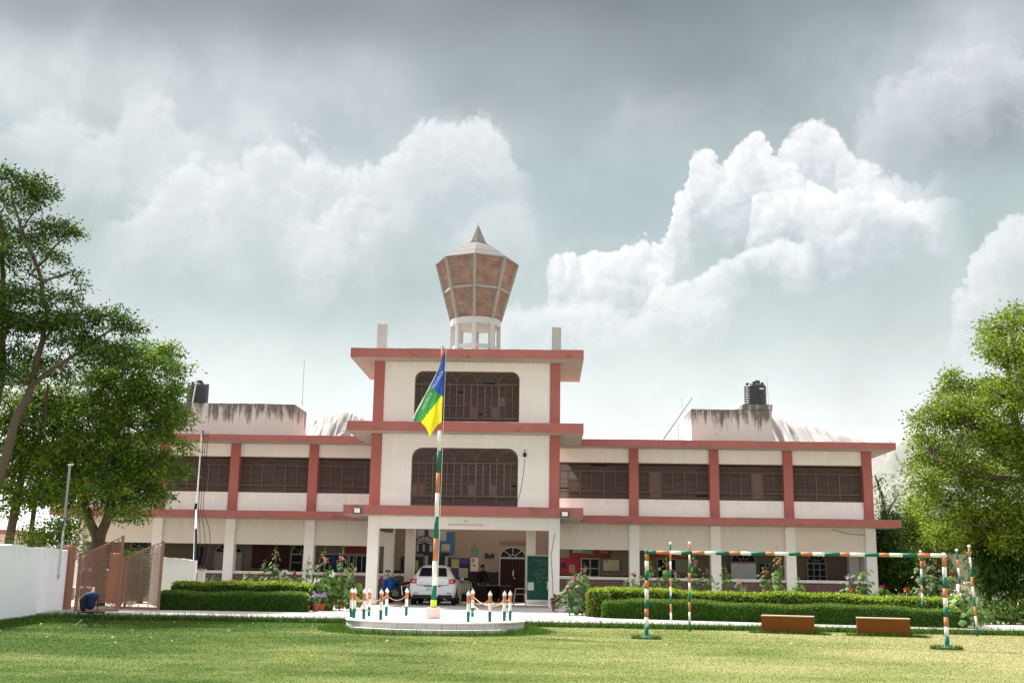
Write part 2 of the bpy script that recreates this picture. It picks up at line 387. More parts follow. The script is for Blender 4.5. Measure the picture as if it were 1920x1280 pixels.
capw = M('white_cap_stone', (.72, .67, .62), .7, .07, 1.2, .1, 35)
winframe = M('grey_window_frame', (.27, .265, .25), .6, .05, 2., 0)
glass_dark = M('dark_glass', (.012, .013, .015), .4, .1, 2., 0, spec=.06)
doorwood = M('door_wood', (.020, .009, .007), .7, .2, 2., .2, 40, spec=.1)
doorgrey = M('door_grey_green', (.30, .31, .27), .65, .1, 1.5, .1, 40)

def brickmat(name, bcol, b2, mcol, sx, sz, mortar=.02, rough=.85, bump=.5, spec=.2):
    m = bpy.data.materials.new(name); m.use_nodes = True; N = NT(m.node_tree); p = m.node_tree.nodes['Principled BSDF']
    tc = N.n('ShaderNodeTexCoord'); uv = tc.outputs['UV']
    br = N.n('ShaderNodeTexBrick'); N.lk(uv, br.inputs['Vector'])
    br.inputs['Color1'].default_value = (*bcol, 1); br.inputs['Color2'].default_value = (*b2, 1); br.inputs['Mortar'].default_value = (*mcol, 1)
    br.inputs['Scale'].default_value = 1; br.inputs['Brick Width'].default_value = sx; br.inputs['Row Height'].default_value = sz
    br.inputs['Mortar Size'].default_value = mortar; br.inputs['Mortar Smooth'].default_value = .2; br.inputs['Bias'].default_value = 0
    big = N.noise(tc.outputs['Object'], 2.2, 6, .65); f = N.math('ADD', N.math('MULTIPLY', N.math('SUBTRACT', big, .5), 1.5), 1.)
    s = N.vm('SCALE', br.outputs[0]); N.lk(f, s.node.inputs['Scale']); N.lk(s, p.inputs['Base Color'])
    p.inputs['Roughness'].default_value = rough; p.inputs['Specular IOR Level'].default_value = spec
    b = N.n('ShaderNodeBump'); b.inputs['Strength'].default_value = bump; b.inputs['Distance'].default_value = .012; b.invert = True
    N.lk(br.outputs['Fac'], b.inputs['Height']); N.lk(b.outputs[0], p.inputs['Normal'])
    return m
towerbrick = brickmat('tower_brick', (.30, .165, .125), (.23, .125, .095), (.27, .22, .19), .23, .075, .012)
dadotile = brickmat('dado_tile', (.075, .022, .02), (.105, .034, .03), (.22, .155, .14), .115, .075, .009, .45, .3, .4)

def uv_planar(o, fu, fv):
    me = o.data; uv = me.uv_layers.new(name='UVMap'); og = ORG[o.name]
    for l in me.loops:
        c = me.vertices[l.vertex_index].co+og; uv.data[l.index].uv = (fu(c), fv(c))

# ------------------------------------------------------------------ ground
XC = -3.11
YP, YO, YW, YS, YBK, YV = 43.0, 42.14, 47.82, 46.9, 54.2, 50.2
C0, C1, M0, M1, T0, T1 = 3.35, 3.71, 6.54, 6.92, 9.42, 9.79
B0, B1, W0, W1 = 3.38, 3.70, 6.62, 6.912

def lawn_mat():
    m = bpy.data.materials.new('lawn'); m.use_nodes = True; N = NT(m.node_tree); p = m.node_tree.nodes['Principled BSDF']
    g = N.n('ShaderNodeNewGeometry'); P = g.outputs['Position']
    sp = N.n('ShaderNodeSeparateXYZ'); N.lk(P, sp.inputs[0])
    big = N.noise(P, .16, 4, .55, .4); mid = N.noise(N.vm('MULTIPLY', P, (.55, 1., 1.)), .7, 5, .6); fn = N.noise(P, 9., 4, .7)
    x = N.math('ADD', N.math('MULTIPLY', sp.outputs[0], .048), N.math('ADD', N.math('MULTIPLY', big, 1.5), -.30))
    dry_shade = N.math('ADD', N.math('MULTIPLY', x, .75), N.math('MULTIPLY', mid, .55))  # darker leftwards: tree shade is painted into the grass colour along with dryness
    c = N.ramp(dry_shade, [(.12, (.028, .066, .008)), (.40, (.064, .104, .022)), (.66, (.178, .208, .066)), (.92, (.295, .282, .132))])
    dk = N.ss(N.noise(P, 3.0, 5, .7), .62, .74); c = N.mix(N.math('MULTIPLY', dk, .3), c, (.13, .15, .05)); soil = N.ss(N.noise(N.vm('MULTIPLY', P, (.6, 1., 1.)), .8, 6, .7, .5), .57, .72); c = N.mix(N.math('MULTIPLY', soil, .5), c, (.26, .23, .13))
    s = N.vm('SCALE', c); k = N.math('ADD', .90, N.math('MULTIPLY', fn, .2))
    ri = N.math('MULTIPLY', N.math('SUBTRACT', g.outputs['Random Per Island'], .5), .17)
    N.lk(N.math('ADD', k, ri), s.node.inputs['Scale']); N.lk(s, p.inputs['Base Color'])
    p.inputs['Roughness'].default_value = .85; p.inputs['Specular IOR Level'].default_value = .03
    tr = N.n('ShaderNodeBsdfTranslucent'); N.lk(s, tr.inputs[0]); ms = N.n('ShaderNodeMixShader'); ms.inputs[0].default_value = .25
    N.lk(p.outputs[0], ms.inputs[1]); N.lk(tr.outputs[0], ms.inputs[2]); N.lk(ms.outputs[0], m.node_tree.nodes['Material Output'].inputs[0])
    return m
lawnm = lawn_mat()
dirt = M('dry_earth', (.27, .23, .17), .95, .2, .12, .3, 3., fine=.15)
def pave_mat():
    m = bpy.data.materials.new('paving'); m.use_nodes = True; N = NT(m.node_tree); p = m.node_tree.nodes['Principled BSDF']
    g = N.n('ShaderNodeNewGeometry'); P = g.outputs['Position']
    br = N.n('ShaderNodeTexBrick'); N.lk(P, br.inputs['Vector']); br.offset = .5
    br.inputs['Color1'].default_value = (.40, .375, .355, 1); br.inputs['Color2'].default_value = (.355, .33, .315, 1); br.inputs['Mortar'].default_value = (.22, .20, .19, 1)
    br.inputs['Scale'].default_value = 1; br.inputs['Brick Width'].default_value = .3; br.inputs['Row Height'].default_value = .3; br.inputs['Mortar Size'].default_value = .009
    n = N.noise(P, .6, 6, .65); n2 = N.noise(P, 14., 4, .6)
    s = N.vm('SCALE', br.outputs[0]); N.lk(N.math('ADD', .78, N.math('ADD', N.math('MULTIPLY', n, .3), N.math('MULTIPLY', n2, .14))), s.node.inputs['Scale'])
    N.lk(s, p.inputs['Base Color']); p.inputs['Roughness'].default_value = .8
    b = N.n('ShaderNodeBump'); b.invert = True; b.inputs['Strength'].default_value = .4; b.inputs['Distance'].default_value = .008
    N.lk(br.outputs['Fac'], b.inputs['Height']); N.lk(b.outputs[0], p.inputs['Normal']); return m
pavem = pave_mat()

MB().add([(-1500, -60, -.16), (1500, -60, -.16), (1500, 1500, -.16), (-1500, 1500, -.16)], [(0, 1, 2, 3)]).build('ground', dirt, kind='structure')
MB().add([(-26, -4, -.12), (30, -4, -.12), (30, 29.35, -.12), (-26, 29.6, -.12)], [(0, 1, 2, 3)]).build('lawn', lawnm, kind='structure')
# garden beds behind the path (soil), and the small lawn at far right
MB().add([(-30, 33.2, -.03), (-7.6, 33.2, -.03), (-6.9, 47.6, -.03), (-30, 47.6, -.03)], [(0, 1, 2, 3)]).build('garden_bed', dirt, kind='structure')
MB().add([(1.2, 32.2, -.03), (26, 31.8, -.03), (26, 60, -.03), (.7, 60, -.03)], [(0, 1, 2, 3)]).build('garden_bed', dirt, kind='structure')
# paved path along the lawn with its kerb, and the forecourt up to the porch
mb = MB()
mb.hexa([(-26, 29.5, -.13), (30, 29.25, -.13), (30, 33.0, -.13), (-26, 33.6, -.13), (-26, 29.5, 0), (30, 29.25, 0), (30, 33.0, 0), (-26, 33.6, 0)])
mb.build('path', pavem, kind='structure')
MB().hexa([(-7.5, 33.3, -.13), (1.5, 33.3, -.13), (1.0, 43.0, -.13), (-6.95, 43.0, -.13), (-7.5, 33.3, .004), (1.5, 33.3, .004), (1.0, 43.0, .004), (-6.95, 43.0, .004)]).build('forecourt', pavem, kind='structure')

# ------------------------------------------------------------------ the school building
B = thing('school_building', 'long two-storey cream school building with red bands, porch and three-storey centre block', 'building', (XC, 45, 0))
def part(mb, name, mat, par=None, **k): return mb.build(name, mat, par or B, **k)

# floor of porch and veranda
part(MB().box(-6.95, .75, 43.0, YV, -.1, .02), 'porch_floor', pavem)
part(MB().box(-21, -6.95, YW-.3, YV, -.1, .05), 'veranda_floor', pavem); part(MB().box(.75, 14.2, YW-.3, YV, -.1, .05), 'veranda_floor', pavem)

# ---- centre block
PX = ((-6.80, -6.39), (.18, .58))
def wavy_slab(x0, x1, y0, y1, z0, z1, n=26, amp=.008):
    """a slab whose front edge is a little uneven, in two materials: painted faces, bare underside"""
    mb = MB(); xs = [x0+(x1-x0)*i/n for i in range(n+1)]
    dz = [random.uniform(-amp, amp) for _ in xs]; dz2 = [random.uniform(-amp, amp) for _ in xs]
    vs = []
    for i, x in enumerate(xs): vs += [(x, y0, z0+dz[i]), (x, y0, z1+dz2[i]), (x, y1, z1), (x, y1, z0)]
    f0, f1 = [], []
    for i in range(n):
        a, b = i*4, i*4+4
        f0 += [(a, b, b+1, a+1), (a+1, b+1, b+2, a+2), (a+2, b+2, b+3, a+3)]; f1.append((a+3, b+3, b, a))
    f0 += [(0, 1, 2, 3), (n*4+3, n*4+2, n*4+1, n*4)]
    mb.add(vs, f0, 0); mb.add(vs, f1, 1); return mb
def slab(name, x0, x1, y0, y1, z0, z1, side_bare=False):
    part(wavy_slab(x0, x1, y0, y1, z0, z1), name, [redp, soffit])
slab('canopy', -7.64, 1.47, YO, YW-.3, C0, C1)
slab('floor_slab', -7.64, 1.47, YO, 47.23, M0, M1)
slab('roof_slab', -7.64, 1.47, YO, 47.23, T0, T1)
part(MB().box(-7.3, 1.1, 42.5, 46.9, T1, T1+.03), 'roof_deck', pale_conc)
for (z0, z1) in ((C1, M0), (M1, T0)):
    for a, b in PX: part(MB().box(a, b, YP-.06, YP+.34, z0, z1, bev=.012), 'pillar', redcol)
for a, b in PX: part(MB().box(a, b+.02, YP-.06, YP+.36, .0, C0, bev=.015), 'porch_column', cream)
part(MB().box(PX[0][1]+.003, PX[1][0]-.003, YP, YP+.3, 2.88, C0), 'porch_beam', cream)
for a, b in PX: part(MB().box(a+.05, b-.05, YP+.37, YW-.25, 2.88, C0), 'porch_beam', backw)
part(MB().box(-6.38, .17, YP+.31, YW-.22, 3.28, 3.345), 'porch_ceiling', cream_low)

def wall_with_opening(x0, x1, z0, z1, loop, y0, y1):
    bm = bmesh.new()
    def ring(pts):
        vs = [bm.verts.new((x, y0, z)) for x, z in pts]
        return [bm.edges.new((vs[i], vs[(i+1) % len(vs)])) for i in range(len(vs))]
    e = ring([(x0, z0), (x1, z0), (x1, z1), (x0, z1)])+ring(loop)
    r = bmesh.ops.triangle_fill(bm, use_beauty=True, use_dissolve=False, edges=e)
    fs = [g for g in r['geom'] if isinstance(g, bmesh.types.BMFace)]
    ex = bmesh.ops.extrude_face_region(bm, geom=fs)
    bmesh.ops.translate(bm, verts=[g for g in ex['geom'] if isinstance(g, bmesh.types.BMVert)], vec=(0, y1-y0, 0))
    bm.verts.index_update(); mb = MB()
    mb.add([v.co[:] for v in bm.verts], [[v.index for v in f.verts] for f in bm.faces]); bm.free(); return mb
def round_loop(x0, x1, z0, z1, r, k=8):
    pts = [(x0, z0), (x1, z0)]
    pts += [(x1-r+r*math.cos(a), z1-r+r*math.sin(a)) for a in [math.pi/2*i/k for i in range(k+1)]]
    pts += [(x0+r-r*math.sin(a), z1-r+r*math.cos(a)) for a in [math.pi/2*i/k for i in range(k+1)]]
    return pts

def louver_window(x0, x1, z0, z1, Y, seed, rnd=0., tall=False):
    """dark louvred timber window set in an opening: frame, louvre slats, shutters' frames, panels, muntins"""
    R = random.Random(seed); y = Y+.14
    f = MB(); t = .05
    if rnd:
        lo = round_loop(x0, x1, z0, z1, rnd); li = round_loop(x0+t, x1-t, z0+t, z1-t, rnd-t)
        n = len(lo)
        f.loft([[(a, y-.02, b) for a, b in lo], [(a, y-.02, b) for a, b in li], [(a, y+.06, b) for a, b in li], [(a, y+.06, b) for a, b in lo]])
    else:
        for bx in ((x0, x1, z0, z0+t), (x0, x1, z1-t, z1), (x0, x0+t, z0+t, z1-t), (x1-t, x1, z0+t, z1-t)): f.box(bx[0], bx[1], y-.02, y+.06, bx[2], bx[3])
    w = part(f, 'window', winwood)
    # slats in ragged short lengths
    s = MB(); z = z0+t+.02; H = z1-z0; step = .062
    while z < z1-t-.02:
        xa, xb = x0+t, x1-t
        if rnd and z > z1-rnd:
            dz = z-(z1-rnd); k = rnd-math.sqrt(max(0, rnd*rnd-dz*dz)); xa, xb = xa+k, xb-k
        x = xa
        while x < xb-.02:
            L = R.choice((.35, .35, .7, 1.0)) if not tall else R.choice((.24, .24, .48)); e = min(x+L, xb)
            if R.random() > .003:
                tl = R.uniform(.031, .036); dz = R.uniform(-.003, .003); zz = z+dz
                s.hexa([(x, y+.0, zz-tl), (e-.004, y+.0, zz-tl), (e-.004, y+.05, zz+tl-.012), (x, y+.05, zz+tl-.012), (x, y+.0, zz-tl+.012), (e-.004, y+.0, zz-tl+.012), (e-.004, y+.05, zz+tl), (x, y+.05, zz+tl)])
            x = e
        z += step
    part(s, 'louver', louv, w, kind='stuff')
    # rails and mullions
    def vbar(x, za, zb, wd=.04, m=shut, nm='mullion'): part(MB().box(x-wd/2, x+wd/2, y-.035, y-.006, za, zb), nm, m, w)
    def hbar(z, xa, xb, wd=.04, m=shut): part(MB().box(xa, xb, y-.045, y-.012, z-wd/2, z+wd/2), 'rail', m, w)
    if not tall:
        zt, zb = z0+H*.76, z0+H*.2
        hbar(zt, x0+t, x1-t); hbar(zb, x0+t, x1-t)
        W = x1-x0; k = 6
        off = R.uniform(-.15, .15)
        for i in range(1, k):
            x = x0+W*i/k+off*(W/k)
            vbar(x, zb if i % 2 else z0+t, zt, .035 if i % 2 else .05)
        for i in range(k):
            if R.random() < .10:
                xa = x0+W*i/k+off*W/k; xb = xa+W/k
                part(MB().box(max(xa+.03, x0+t), min(xb-.03, x1-t), y-.012, y+.0, R.choice((zb, z0+t))+.03, R.choice((zt, zb+H*.3))-.03), 'panel', shut, w)
    else:
        zt, zb = z0+H*.74, z0+H*.07 if rnd < .33 else z0+H*.17
        W = x1-x0; k = 15
        hbar(zt, x0+t, x1-t, .05); hbar(zb, x0+t, x1-t, .05)
        zr = zb+(zt-zb)*(.36 if rnd < .33 else .36)
        hbar(zr, x0+W*.05, x0+W*.52, .03)
        if rnd >= .33: hbar(zb+(zt-zb)*.66, x0+t, x1-t, .03)
        for i in range(1, k):
            x = x0+W*i/k
            vbar(x, zb if i % 3 else z0+t, zt, .035 if i % 3 else .05)
            if R.random() < .42: vbar(x+.035, zb+.05, zt-.05, .012, arcpale, 'muntin')
        for i in range(k):
            q = R.random(); xa, xb = x0+W*i/k+.03, x0+W*(i+1)/k-.03
            if q < .2: part(MB().box(xa, xb, y-.012, y+.0, zb+.03, zr-.02), 'panel', shut if q < .1 else winwood, w)
            elif q < .3: part(MB().box(xa, xb, y-.012, y+.0, zr+.02, zb+(zt-zb)*.66-.02), 'panel', shut, w)
        # scalloped pale muntins of the arched top lights
        n = 5
        for i in range(n):
            cx = x0+W*(i+.5)/n; r = W/n*.5
            pts = [(cx+r*math.cos(a), y-.03, zt+.06+(z1-zt-.14)*math.sin(a)) for a in [math.pi*j/14 for j in range(15)]]
            part(MB().tube(pts, .007, 4), 'muntin', arcpale, w)
    # the dark room behind
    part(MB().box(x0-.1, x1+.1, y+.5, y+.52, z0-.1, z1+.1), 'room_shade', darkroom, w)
    return w

# tower front walls, with their rounded openings
LP1 = round_loop(-5.18, -1.03, M1+.13, 9.06, .32); LP0 = round_loop(-5.20, -1.04, C1+.05, 6.02, .42)
part(wall_with_opening(-6.387, .177, M1, T0, LP1, YP, YP+.14), 'wall', cream); part(wall_with_opening(-6.387, .177, C1, M0, LP0, YP, YP+.14), 'wall', cream)
louver_window(-5.18, -1.03, M1+.13, 9.06, YP, 5, .32, True)
louver_window(-5.20, -1.04, C1+.05, 6.02, YP, 9, .42, True)
for z in (8.98+.2, 6.14): part(MB().box(-6.38, .17, YP-.006, YP+.01, z, z+.012), 'plaster_line', cream_low)
for (z0, z1) in ((C1, M0), (M1, T0)):
    part(MB().box(-6.8, -6.6, YP+.345, 46.6, z0, z1), 'wall', cream); part(MB().box(.38, .58, YP+.345, 46.6, z0, z1), 'wall', cream)
    part(MB().box(-6.8, .58, 46.6, 46.8, z0, z1), 'wall', cream)

# ---- wings
wingX = {'R': [3.83, 7.27, 10.42, 13.79], 'L': [-10.05, -13.49, -16.64, -20.01]}
for side in 'RL':
    xs = wingX[side]
    xe = (.752, 14.05) if side == 'R' else (-20.27, -6.972)
    if side == 'R':
        slab('roof_slab', .59, 14.8, YS, YBK+.4, W0, W1); slab('floor_slab', .62, 14.85, YS, YBK, B0, B1)
    else:
        slab('roof_slab', -21.02, -6.81, YS, YBK+.4, W0, W1); slab('floor_slab', -21.07, -6.84, YS, YBK, B0, B1)
    for x in xs:
        part(MB().box(x-.2, x+.2, YW-.10, YW+.3, B1, W0, bev=.012), 'pillar', redcol)
        part(MB().box(x-.215, x+.215, YW-.12, YW+.33, 0, B0, bev=.015), 'veranda_column', cream)
    inner = xs if side == 'R' else xs[::-1]
    edges = ([.585]+inner) if side == 'R' else (inner+[-6.805])
    for i in range(len(edges)-1):
        a, b = edges[i], edges[i+1]
        a2 = a+.2 if a in xs else a; b2 = b-.2 if b in xs else b
        a2 += .003; b2 -= .003
        sl = 4.46 if side == 'R' else 4.52; hd = 6.02 if side == 'R' else 6.07
        part(MB().box(a2, b2, YW, YW+.2, B1, sl), 'parapet', cream)
        part(MB().box(a2, b2, YW, YW+.2, hd, W0), 'lintel', cream)
        louver_window(a2, b2, sl, hd, YW-.02, 20+i+(50 if side == 'L' else 0))
        # ground floor: lintel wall, dado with white cap
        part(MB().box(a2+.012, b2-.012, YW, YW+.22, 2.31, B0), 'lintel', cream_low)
        o = part(MB().box(a2+.012, b2-.012, YW+.02, YW+.2, .0, 1.07), 'dado', dadotile); uv_planar(o, lambda c: c.x, lambda c: c.z)
        part(MB().box(a2+.012, b2-.012, YW-.02, YW+.24, 1.07, 1.19, bev=.01), 'cap_rail', capw)
    # back wall of the veranda, ceiling, room above
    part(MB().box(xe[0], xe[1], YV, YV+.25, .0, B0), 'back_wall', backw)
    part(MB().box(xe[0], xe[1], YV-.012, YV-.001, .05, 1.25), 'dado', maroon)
    part(MB().box(xe[0], xe[1], YV+.3, YBK-.2, B1, W0), 'upper_rooms', darkroom)
    ex = (13.85, 14.05) if side == 'R' else (-20.27, -20.07)
    part(MB().box(ex[0], ex[1], YW+.34, YBK-.2, 0, B0), 'end_wall', cream); part(MB().box(ex[0], ex[1], YW+.31, YBK-.2, B1, W0), 'end_wall', cream)
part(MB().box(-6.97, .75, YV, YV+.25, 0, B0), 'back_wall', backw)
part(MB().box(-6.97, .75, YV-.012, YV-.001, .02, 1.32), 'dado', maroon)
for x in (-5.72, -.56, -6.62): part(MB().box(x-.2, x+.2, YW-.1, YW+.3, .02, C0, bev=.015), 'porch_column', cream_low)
# short returns of veranda side dado beside the porch
for a, b in ((-6.4, -5.93),):
    o = part(MB().box(a, b, YW+.02, YW+.2, .02, 1.07), 'dado', dadotile); uv_planar(o, lambda c: c.x, lambda c: c.z)
    part(MB().box(a, b, YW-.02, YW+.24, 1.07, 1.19), 'cap_rail', capw)

# ---- rooms and posts on the roof
def rough_box(x0, x1, y0, y1, z0, z1, n=22, amp=.02):
    mb = MB(); xs = [x0+(x1-x0)*i/n for i in range(n+1)]
    rows = []
    tops = [z1+random.uniform(-amp, amp*.6) for _ in xs]; tb = [z1+random.uniform(-amp, amp) for _ in xs]
    vs = []
    for i, x in enumerate(xs): vs += [(x, y0, z0), (x, y0, tops[i]), (x, y1, tb[i]), (x, y1, z0)]
    fs = []
    for i in range(n):
        a, b = i*4, i*4+4; fs += [(a, b, b+1, a+1), (a+1, b+1, b+2, a+2), (a+2, b+2, b+3, a+3)]
    fs += [(0, 1, 2, 3), (n*4+3, n*4+2, n*4+1, n*4)]
    return mb.add(vs, fs)
part(rough_box(-16.6, -11.14, 48.3, 50.8, W1, 8.47), 'rooftop_room', stained)
part(rough_box(6.41, 9.93, 48.3, 50.8, W1, 8.47), 'rooftop_room', stained)
part(rough_box(8.66, 9.96, 48.28, 50.2, 8.475, 8.70, 8), 'tank_plinth', stained)
for x, h in ((-6.78, 11.28), (.43, 11.2)): part(MB().box(x-.19, x+.19, 44.3, 44.68, T1, h, bev=.02), 'roof_post', pale_conc)
# conduit and fittings on the walls
for nm, px, py in (('wall_lamp', 984, 852),):
    p = aY(px, py, YP-.05); part(MB().box(p.x-.06, p.x+.06, YP-.13, YP, p.z-.09, p.z+.07, bev=.02).tube([p+Vector((0, -.05, .1)), p+Vector((0, .02, .2))], .02, 6), nm, darkroom)
cab = M('black_cable', (.02, .02, .022), .95, .05, 2, 0, spec=0.)
p = aY(984, 860, YP-.01); q = aY(968, 948, YP-.02)
part(MB().tube([p, p+Vector((-.05, 0, -.6)), p+Vector((-.16, 0, -1.3)), q], .008, 4), 'cable', cab)
def sag(a, b, s, n=10): return [a.lerp(b, i/n)+Vector((0, 0, -s*4*(i/n)*(1-i/n))) for i in range(n+1)]
part(MB().tube(sag(aY(1562, 992, YW-.03), aY(1640, 1000, YW-.03), .12), .01, 4), 'cable', cab)
part(MB().tube(sag(aY(1040, 1000, YP-.08), aY(1033, 1040, YP-.08), .05)+[aY(1036, 1085, YP-.08), aY(1037, 1120, YP-.08)], .008, 4), 'cable', cab)

# ---- brick tower on the roof
TWX, TWY = -2.97, 45.3
TW = thing('brick_tower', 'flaring octagonal brick tower with pointed cap standing on white posts on the roof', 'tower', (TWX, TWY, T1))
ribm = M('tower_rib_concrete', (.30, .275, .25), .9, .15, 3, .3, 30)
ringm = M('ring_beam_paint', (.48, .46, .445), .85, .08, 2., .2, 30, stain=st_patch(.3, (.35, .33, .3), 3., .58, .75))
capm = M('tower_cap_concrete', (.15, .138, .13), .9, .14, 2., .3, 25, stain=st_patch(.5, (.22, .2, .18), 5., .55, .75, (1, 1, 3)))
def octp(r, z, k, a0=-math.pi/2): return Vector((TWX+r*math.cos(a0+k*math.pi/4), TWY+r*math.sin(a0+k*math.pi/4), z))
lev = [(1.02, 11.62), (1.36, 12.84), (1.70, 14.08)]
for k in range(8):
    for j in range(2):
        (r0, z0), (r1, z1) = lev[j], lev[j+1]
        a, b, c, d = octp(r0, z0, k), octp(r0, z0, k+1), octp(r1, z1, k+1), octp(r1, z1, k)
        n = (b-a).cross(d-a).normalized()
        # a few courses are proud of the rest
        mb = MB(); rows = 15
        for i in range(rows):
            t0, t1 = i/rows, (i+1)/rows; o = n*random.uniform(-.012, .006)
            p = [a.lerp(d, t0)+o, b.lerp(c, t0)+o, b.lerp(c, t1)+o, a.lerp(d, t1)+o]
            q = [x-n*.1 for x in p]; mb.hexa([p[0], p[1], q[1], q[0], p[3], p[2], q[2], q[3]])
        ob = mb.build('brick_panel', towerbrick, TW); ex = (b-a).normalized(); ez = (d-a).lerp(c-b, .5).normalized()
        uv_planar(ob, lambda v: (v-a).dot(ex)+k*.37, lambda v: (v-a).dot(ez)+.0)
    for j in range(2): MB().bar(octp(lev[j][0]+.01, lev[j][1], k), octp(lev[j+1][0]+.01, lev[j+1][1], k), .13, .13, up=octp(1, 0, k)-octp(0, 0, 0)).build('rib', ribm, TW)
    MB().bar(octp(1.365, 12.84, k), octp(1.365, 12.84, k+1), .1, .1).build('band', ribm, TW)
    MB().bar(octp(1.70, 14.08, k), octp(1.70, 14.08, k+1), .10, .08).build('eave', ribm, TW)
    # roof facet in stepped courses
    rs = [1.78, 1.36, .98, .64, .36]; zs = [14.1, 14.42, 14.68, 14.88, 15.03]
    mb = MB()
    for i in range(4):
        a, b = octp(rs[i], zs[i], k), octp(rs[i], zs[i], k+1); c, d = octp(rs[i+1]+.02, zs[i+1]-.015, k+1), octp(rs[i+1]+.02, zs[i+1]-.015, k)
        dn = Vector((0, 0, -.04)); mb.hexa([a+dn, b+dn, c+dn, d+dn, a, b, c, d])
    mb.build('roof_facet', capm, TW)
    MB().bar(octp(.97, T1, k), octp(.97, 11.36, k), .17, .17, up=octp(1, 0, k)-octp(0, 0, 0)).build('post', ringm, TW)
    MB().bar(octp(.95, 10.42, k), octp(.95, 10.42, k+1), .12, .16).build('rail', ringm, TW)
MB().lathe([(.9, 11.34), (1.06, 11.34), (1.07, 11.61), (.9, 11.61)], 24, c=(TWX, TWY, 0)).build('ring_beam', ringm, TW)
MB().lathe([(.05, 11.40), (.95, 11.40), (.95, 11.5), (.05, 11.5)], 24, c=(TWX, TWY, 0)).build('floor_disc', pale_conc, TW)
MB().lathe([(.41, 15.0), (.41, 15.05), (.37, 15.06), (.21, 15.43), (.04, 15.82), (.015, 15.84), (.015, 15.93)], 8, c=(TWX, TWY, 0), rot=-math.pi/2).build('spire', M('spire_concrete', (.20, .185, .175), .9, .15, 3, .3, 20), TW)

# ---- tanks and rods on the roof
blackpl = M('black_plastic', (.022, .027, .032), .45, .08, 2., .05, 30, spec=.5)
def tank(label, x, y, z, r, h, nrib=9):
    T = thing('water_tank', label, 'water tank', (x, y, z))
    pr = [(.02, 0), (r*.97, 0)]
    for i in range(nrib):
        z0 = h*.86*i/nrib; z1 = h*.86*(i+1)/nrib; d = z1-z0
        pr += [(r*.97, z0+d*.1), (r, z0+d*.3), (r, z0+d*.75), (r*.97, z0+d*.95)]
    pr += [(r*.93, h*.9), (r*.6, h*.97), (.02, h*.99)]
    MB().lathe(pr, 28, c=(x, y, z)).build('body', blackpl, T, smooth=False)
    MB().lathe([(.02, h*.96), (r*.34, h*.96), (r*.34, h*1.06), (r*.28, h*1.09), (.02, h*1.09)], 18, c=(x+.05, y-.1, z)).build('lid', blackpl, T)
    for a in (3.6, 4.4, 5.4, .4): MB().box(x+r*.86*math.cos(a)-.05, x+r*.86*math.cos(a)+.05, y+r*.86*math.sin(a)-.05, y+r*.86*math.sin(a)+.05, z+h*.86, z+h*.98).build('lug', blackpl, T)
    return T
T = tank('black ribbed water tank on the right rooftop room', 9.42, 49.3, 8.70, .49, 1.12)
MB().box(9.52, 9.70, 48.79, 48.83, 9.46, 9.52).build('sticker', capw, T)
T = tank('black ribbed water tank on the left rooftop room, half behind the tree', -15.92, 49.5, 8.48, .49, 1.1)
galv = M('galvanised_steel', (.55, .56, .57), .45, .1, 4., .05, 30, metal=.6)
MB().tube([(-15.95, 48.9, 8.44), (-15.80, 48.85, 9.7)], .03, 6).build('fill_pipe', capw, T)
def rod(name, label, cat, a, b, r, mat=galv, extra=None):
    mb = MB().tube([a, b], r, 6)
    if extra: extra(mb)
    return tag(mb.build(name, mat), label, cat)
rod('antenna_rod', 'thin upright antenna rod above the right end of the left rooftop room', 'antenna', aY(566.5, 758, 48.6)+Vector((0, 0, -.06)), aY(571, 673, 48.6), .018)
a, b = aY(1243, 824, 48.4), aY(1298, 745, 48.4)
def lat(mb):
    o = Vector((.05, 0, .03)); mb.tube([a+o, b+o*.4], .012, 5)
    for i in range(12): mb.bar(a.lerp(b, i/12), a.lerp(b, (i+.5)/12)+o, .014)
rod('lattice_pole', 'slanting lattice pole leaning on the roof left of the right rooftop room', 'pole', a, b, .016, M('rusty_steel', (.34, .29, .25), .7, .2, 4, .1, 40), lat)
rod('antenna_rod', 'short thin rod rising behind the slanting lattice pole', 'antenna', aY(1279, 768, 49.), aY(1279, 745, 49.), .012)
rod('antenna_rod', 'short thin rod at the foot of the right rooftop room', 'antenna', aY(1272.5, 826, 48.), aY(1272.5, 790, 48.), .012)
rod('antenna_rod', 'thin rod beside the black tank on the right roof', 'antenna', aY(1441, 757, 49.), aY(1438, 706, 49.), .010)
# lamps on the canopy front
lampm = M('floodlight_glass', (.75, .78, .76), .25, .03, 3, 0, spec=.6)
for px, py, lab in ((670, 957, 'square floodlight on the left end of the porch canopy'), (1059, 963.5, 'square floodlight on the right end of the porch canopy')):
    p = aY(px, py, YO-.07); L = thing('floodlight', lab, 'floodlight', p, 'floodlights on the canopy')
    MB().box(p.x-.15, p.x+.15, YO-.12, YO-.03, p.z-.12, p.z+.12, bev=.02).build('housing', blackpl, L)
    MB().box(p.x-.11, p.x+.11, YO-.128, YO-.118, p.z-.075, p.z+.085).build('glass', lampm, L)
    MB().box(p.x-.03, p.x+.03, YO-.03, YO+.0, p.z-.1, p.z+.1).build('bracket', blackpl, L)
p = aY(873, 984, YP-.04); L = thing('tube_light', 'thin unlit tube light on the porch beam', 'lamp', p)
MB().tube([(p.x-.62, YP-.05, p.z), (p.x+.62, YP-.05, p.z)], .018, 8).build('tube', capw, L)
MB().box(p.x-.66, p.x+.66, YP-.03, YP-.002, p.z-.02, p.z+.02).build('batten', M('beige_batten', (.5, .42, .33), .7, .1, 3, 0), L)
MB().box(p.x-.04, p.x+.04, YP-.05, YP-.002, p.z+.1, p.z+.2).build('junction_box', cream_low, L)

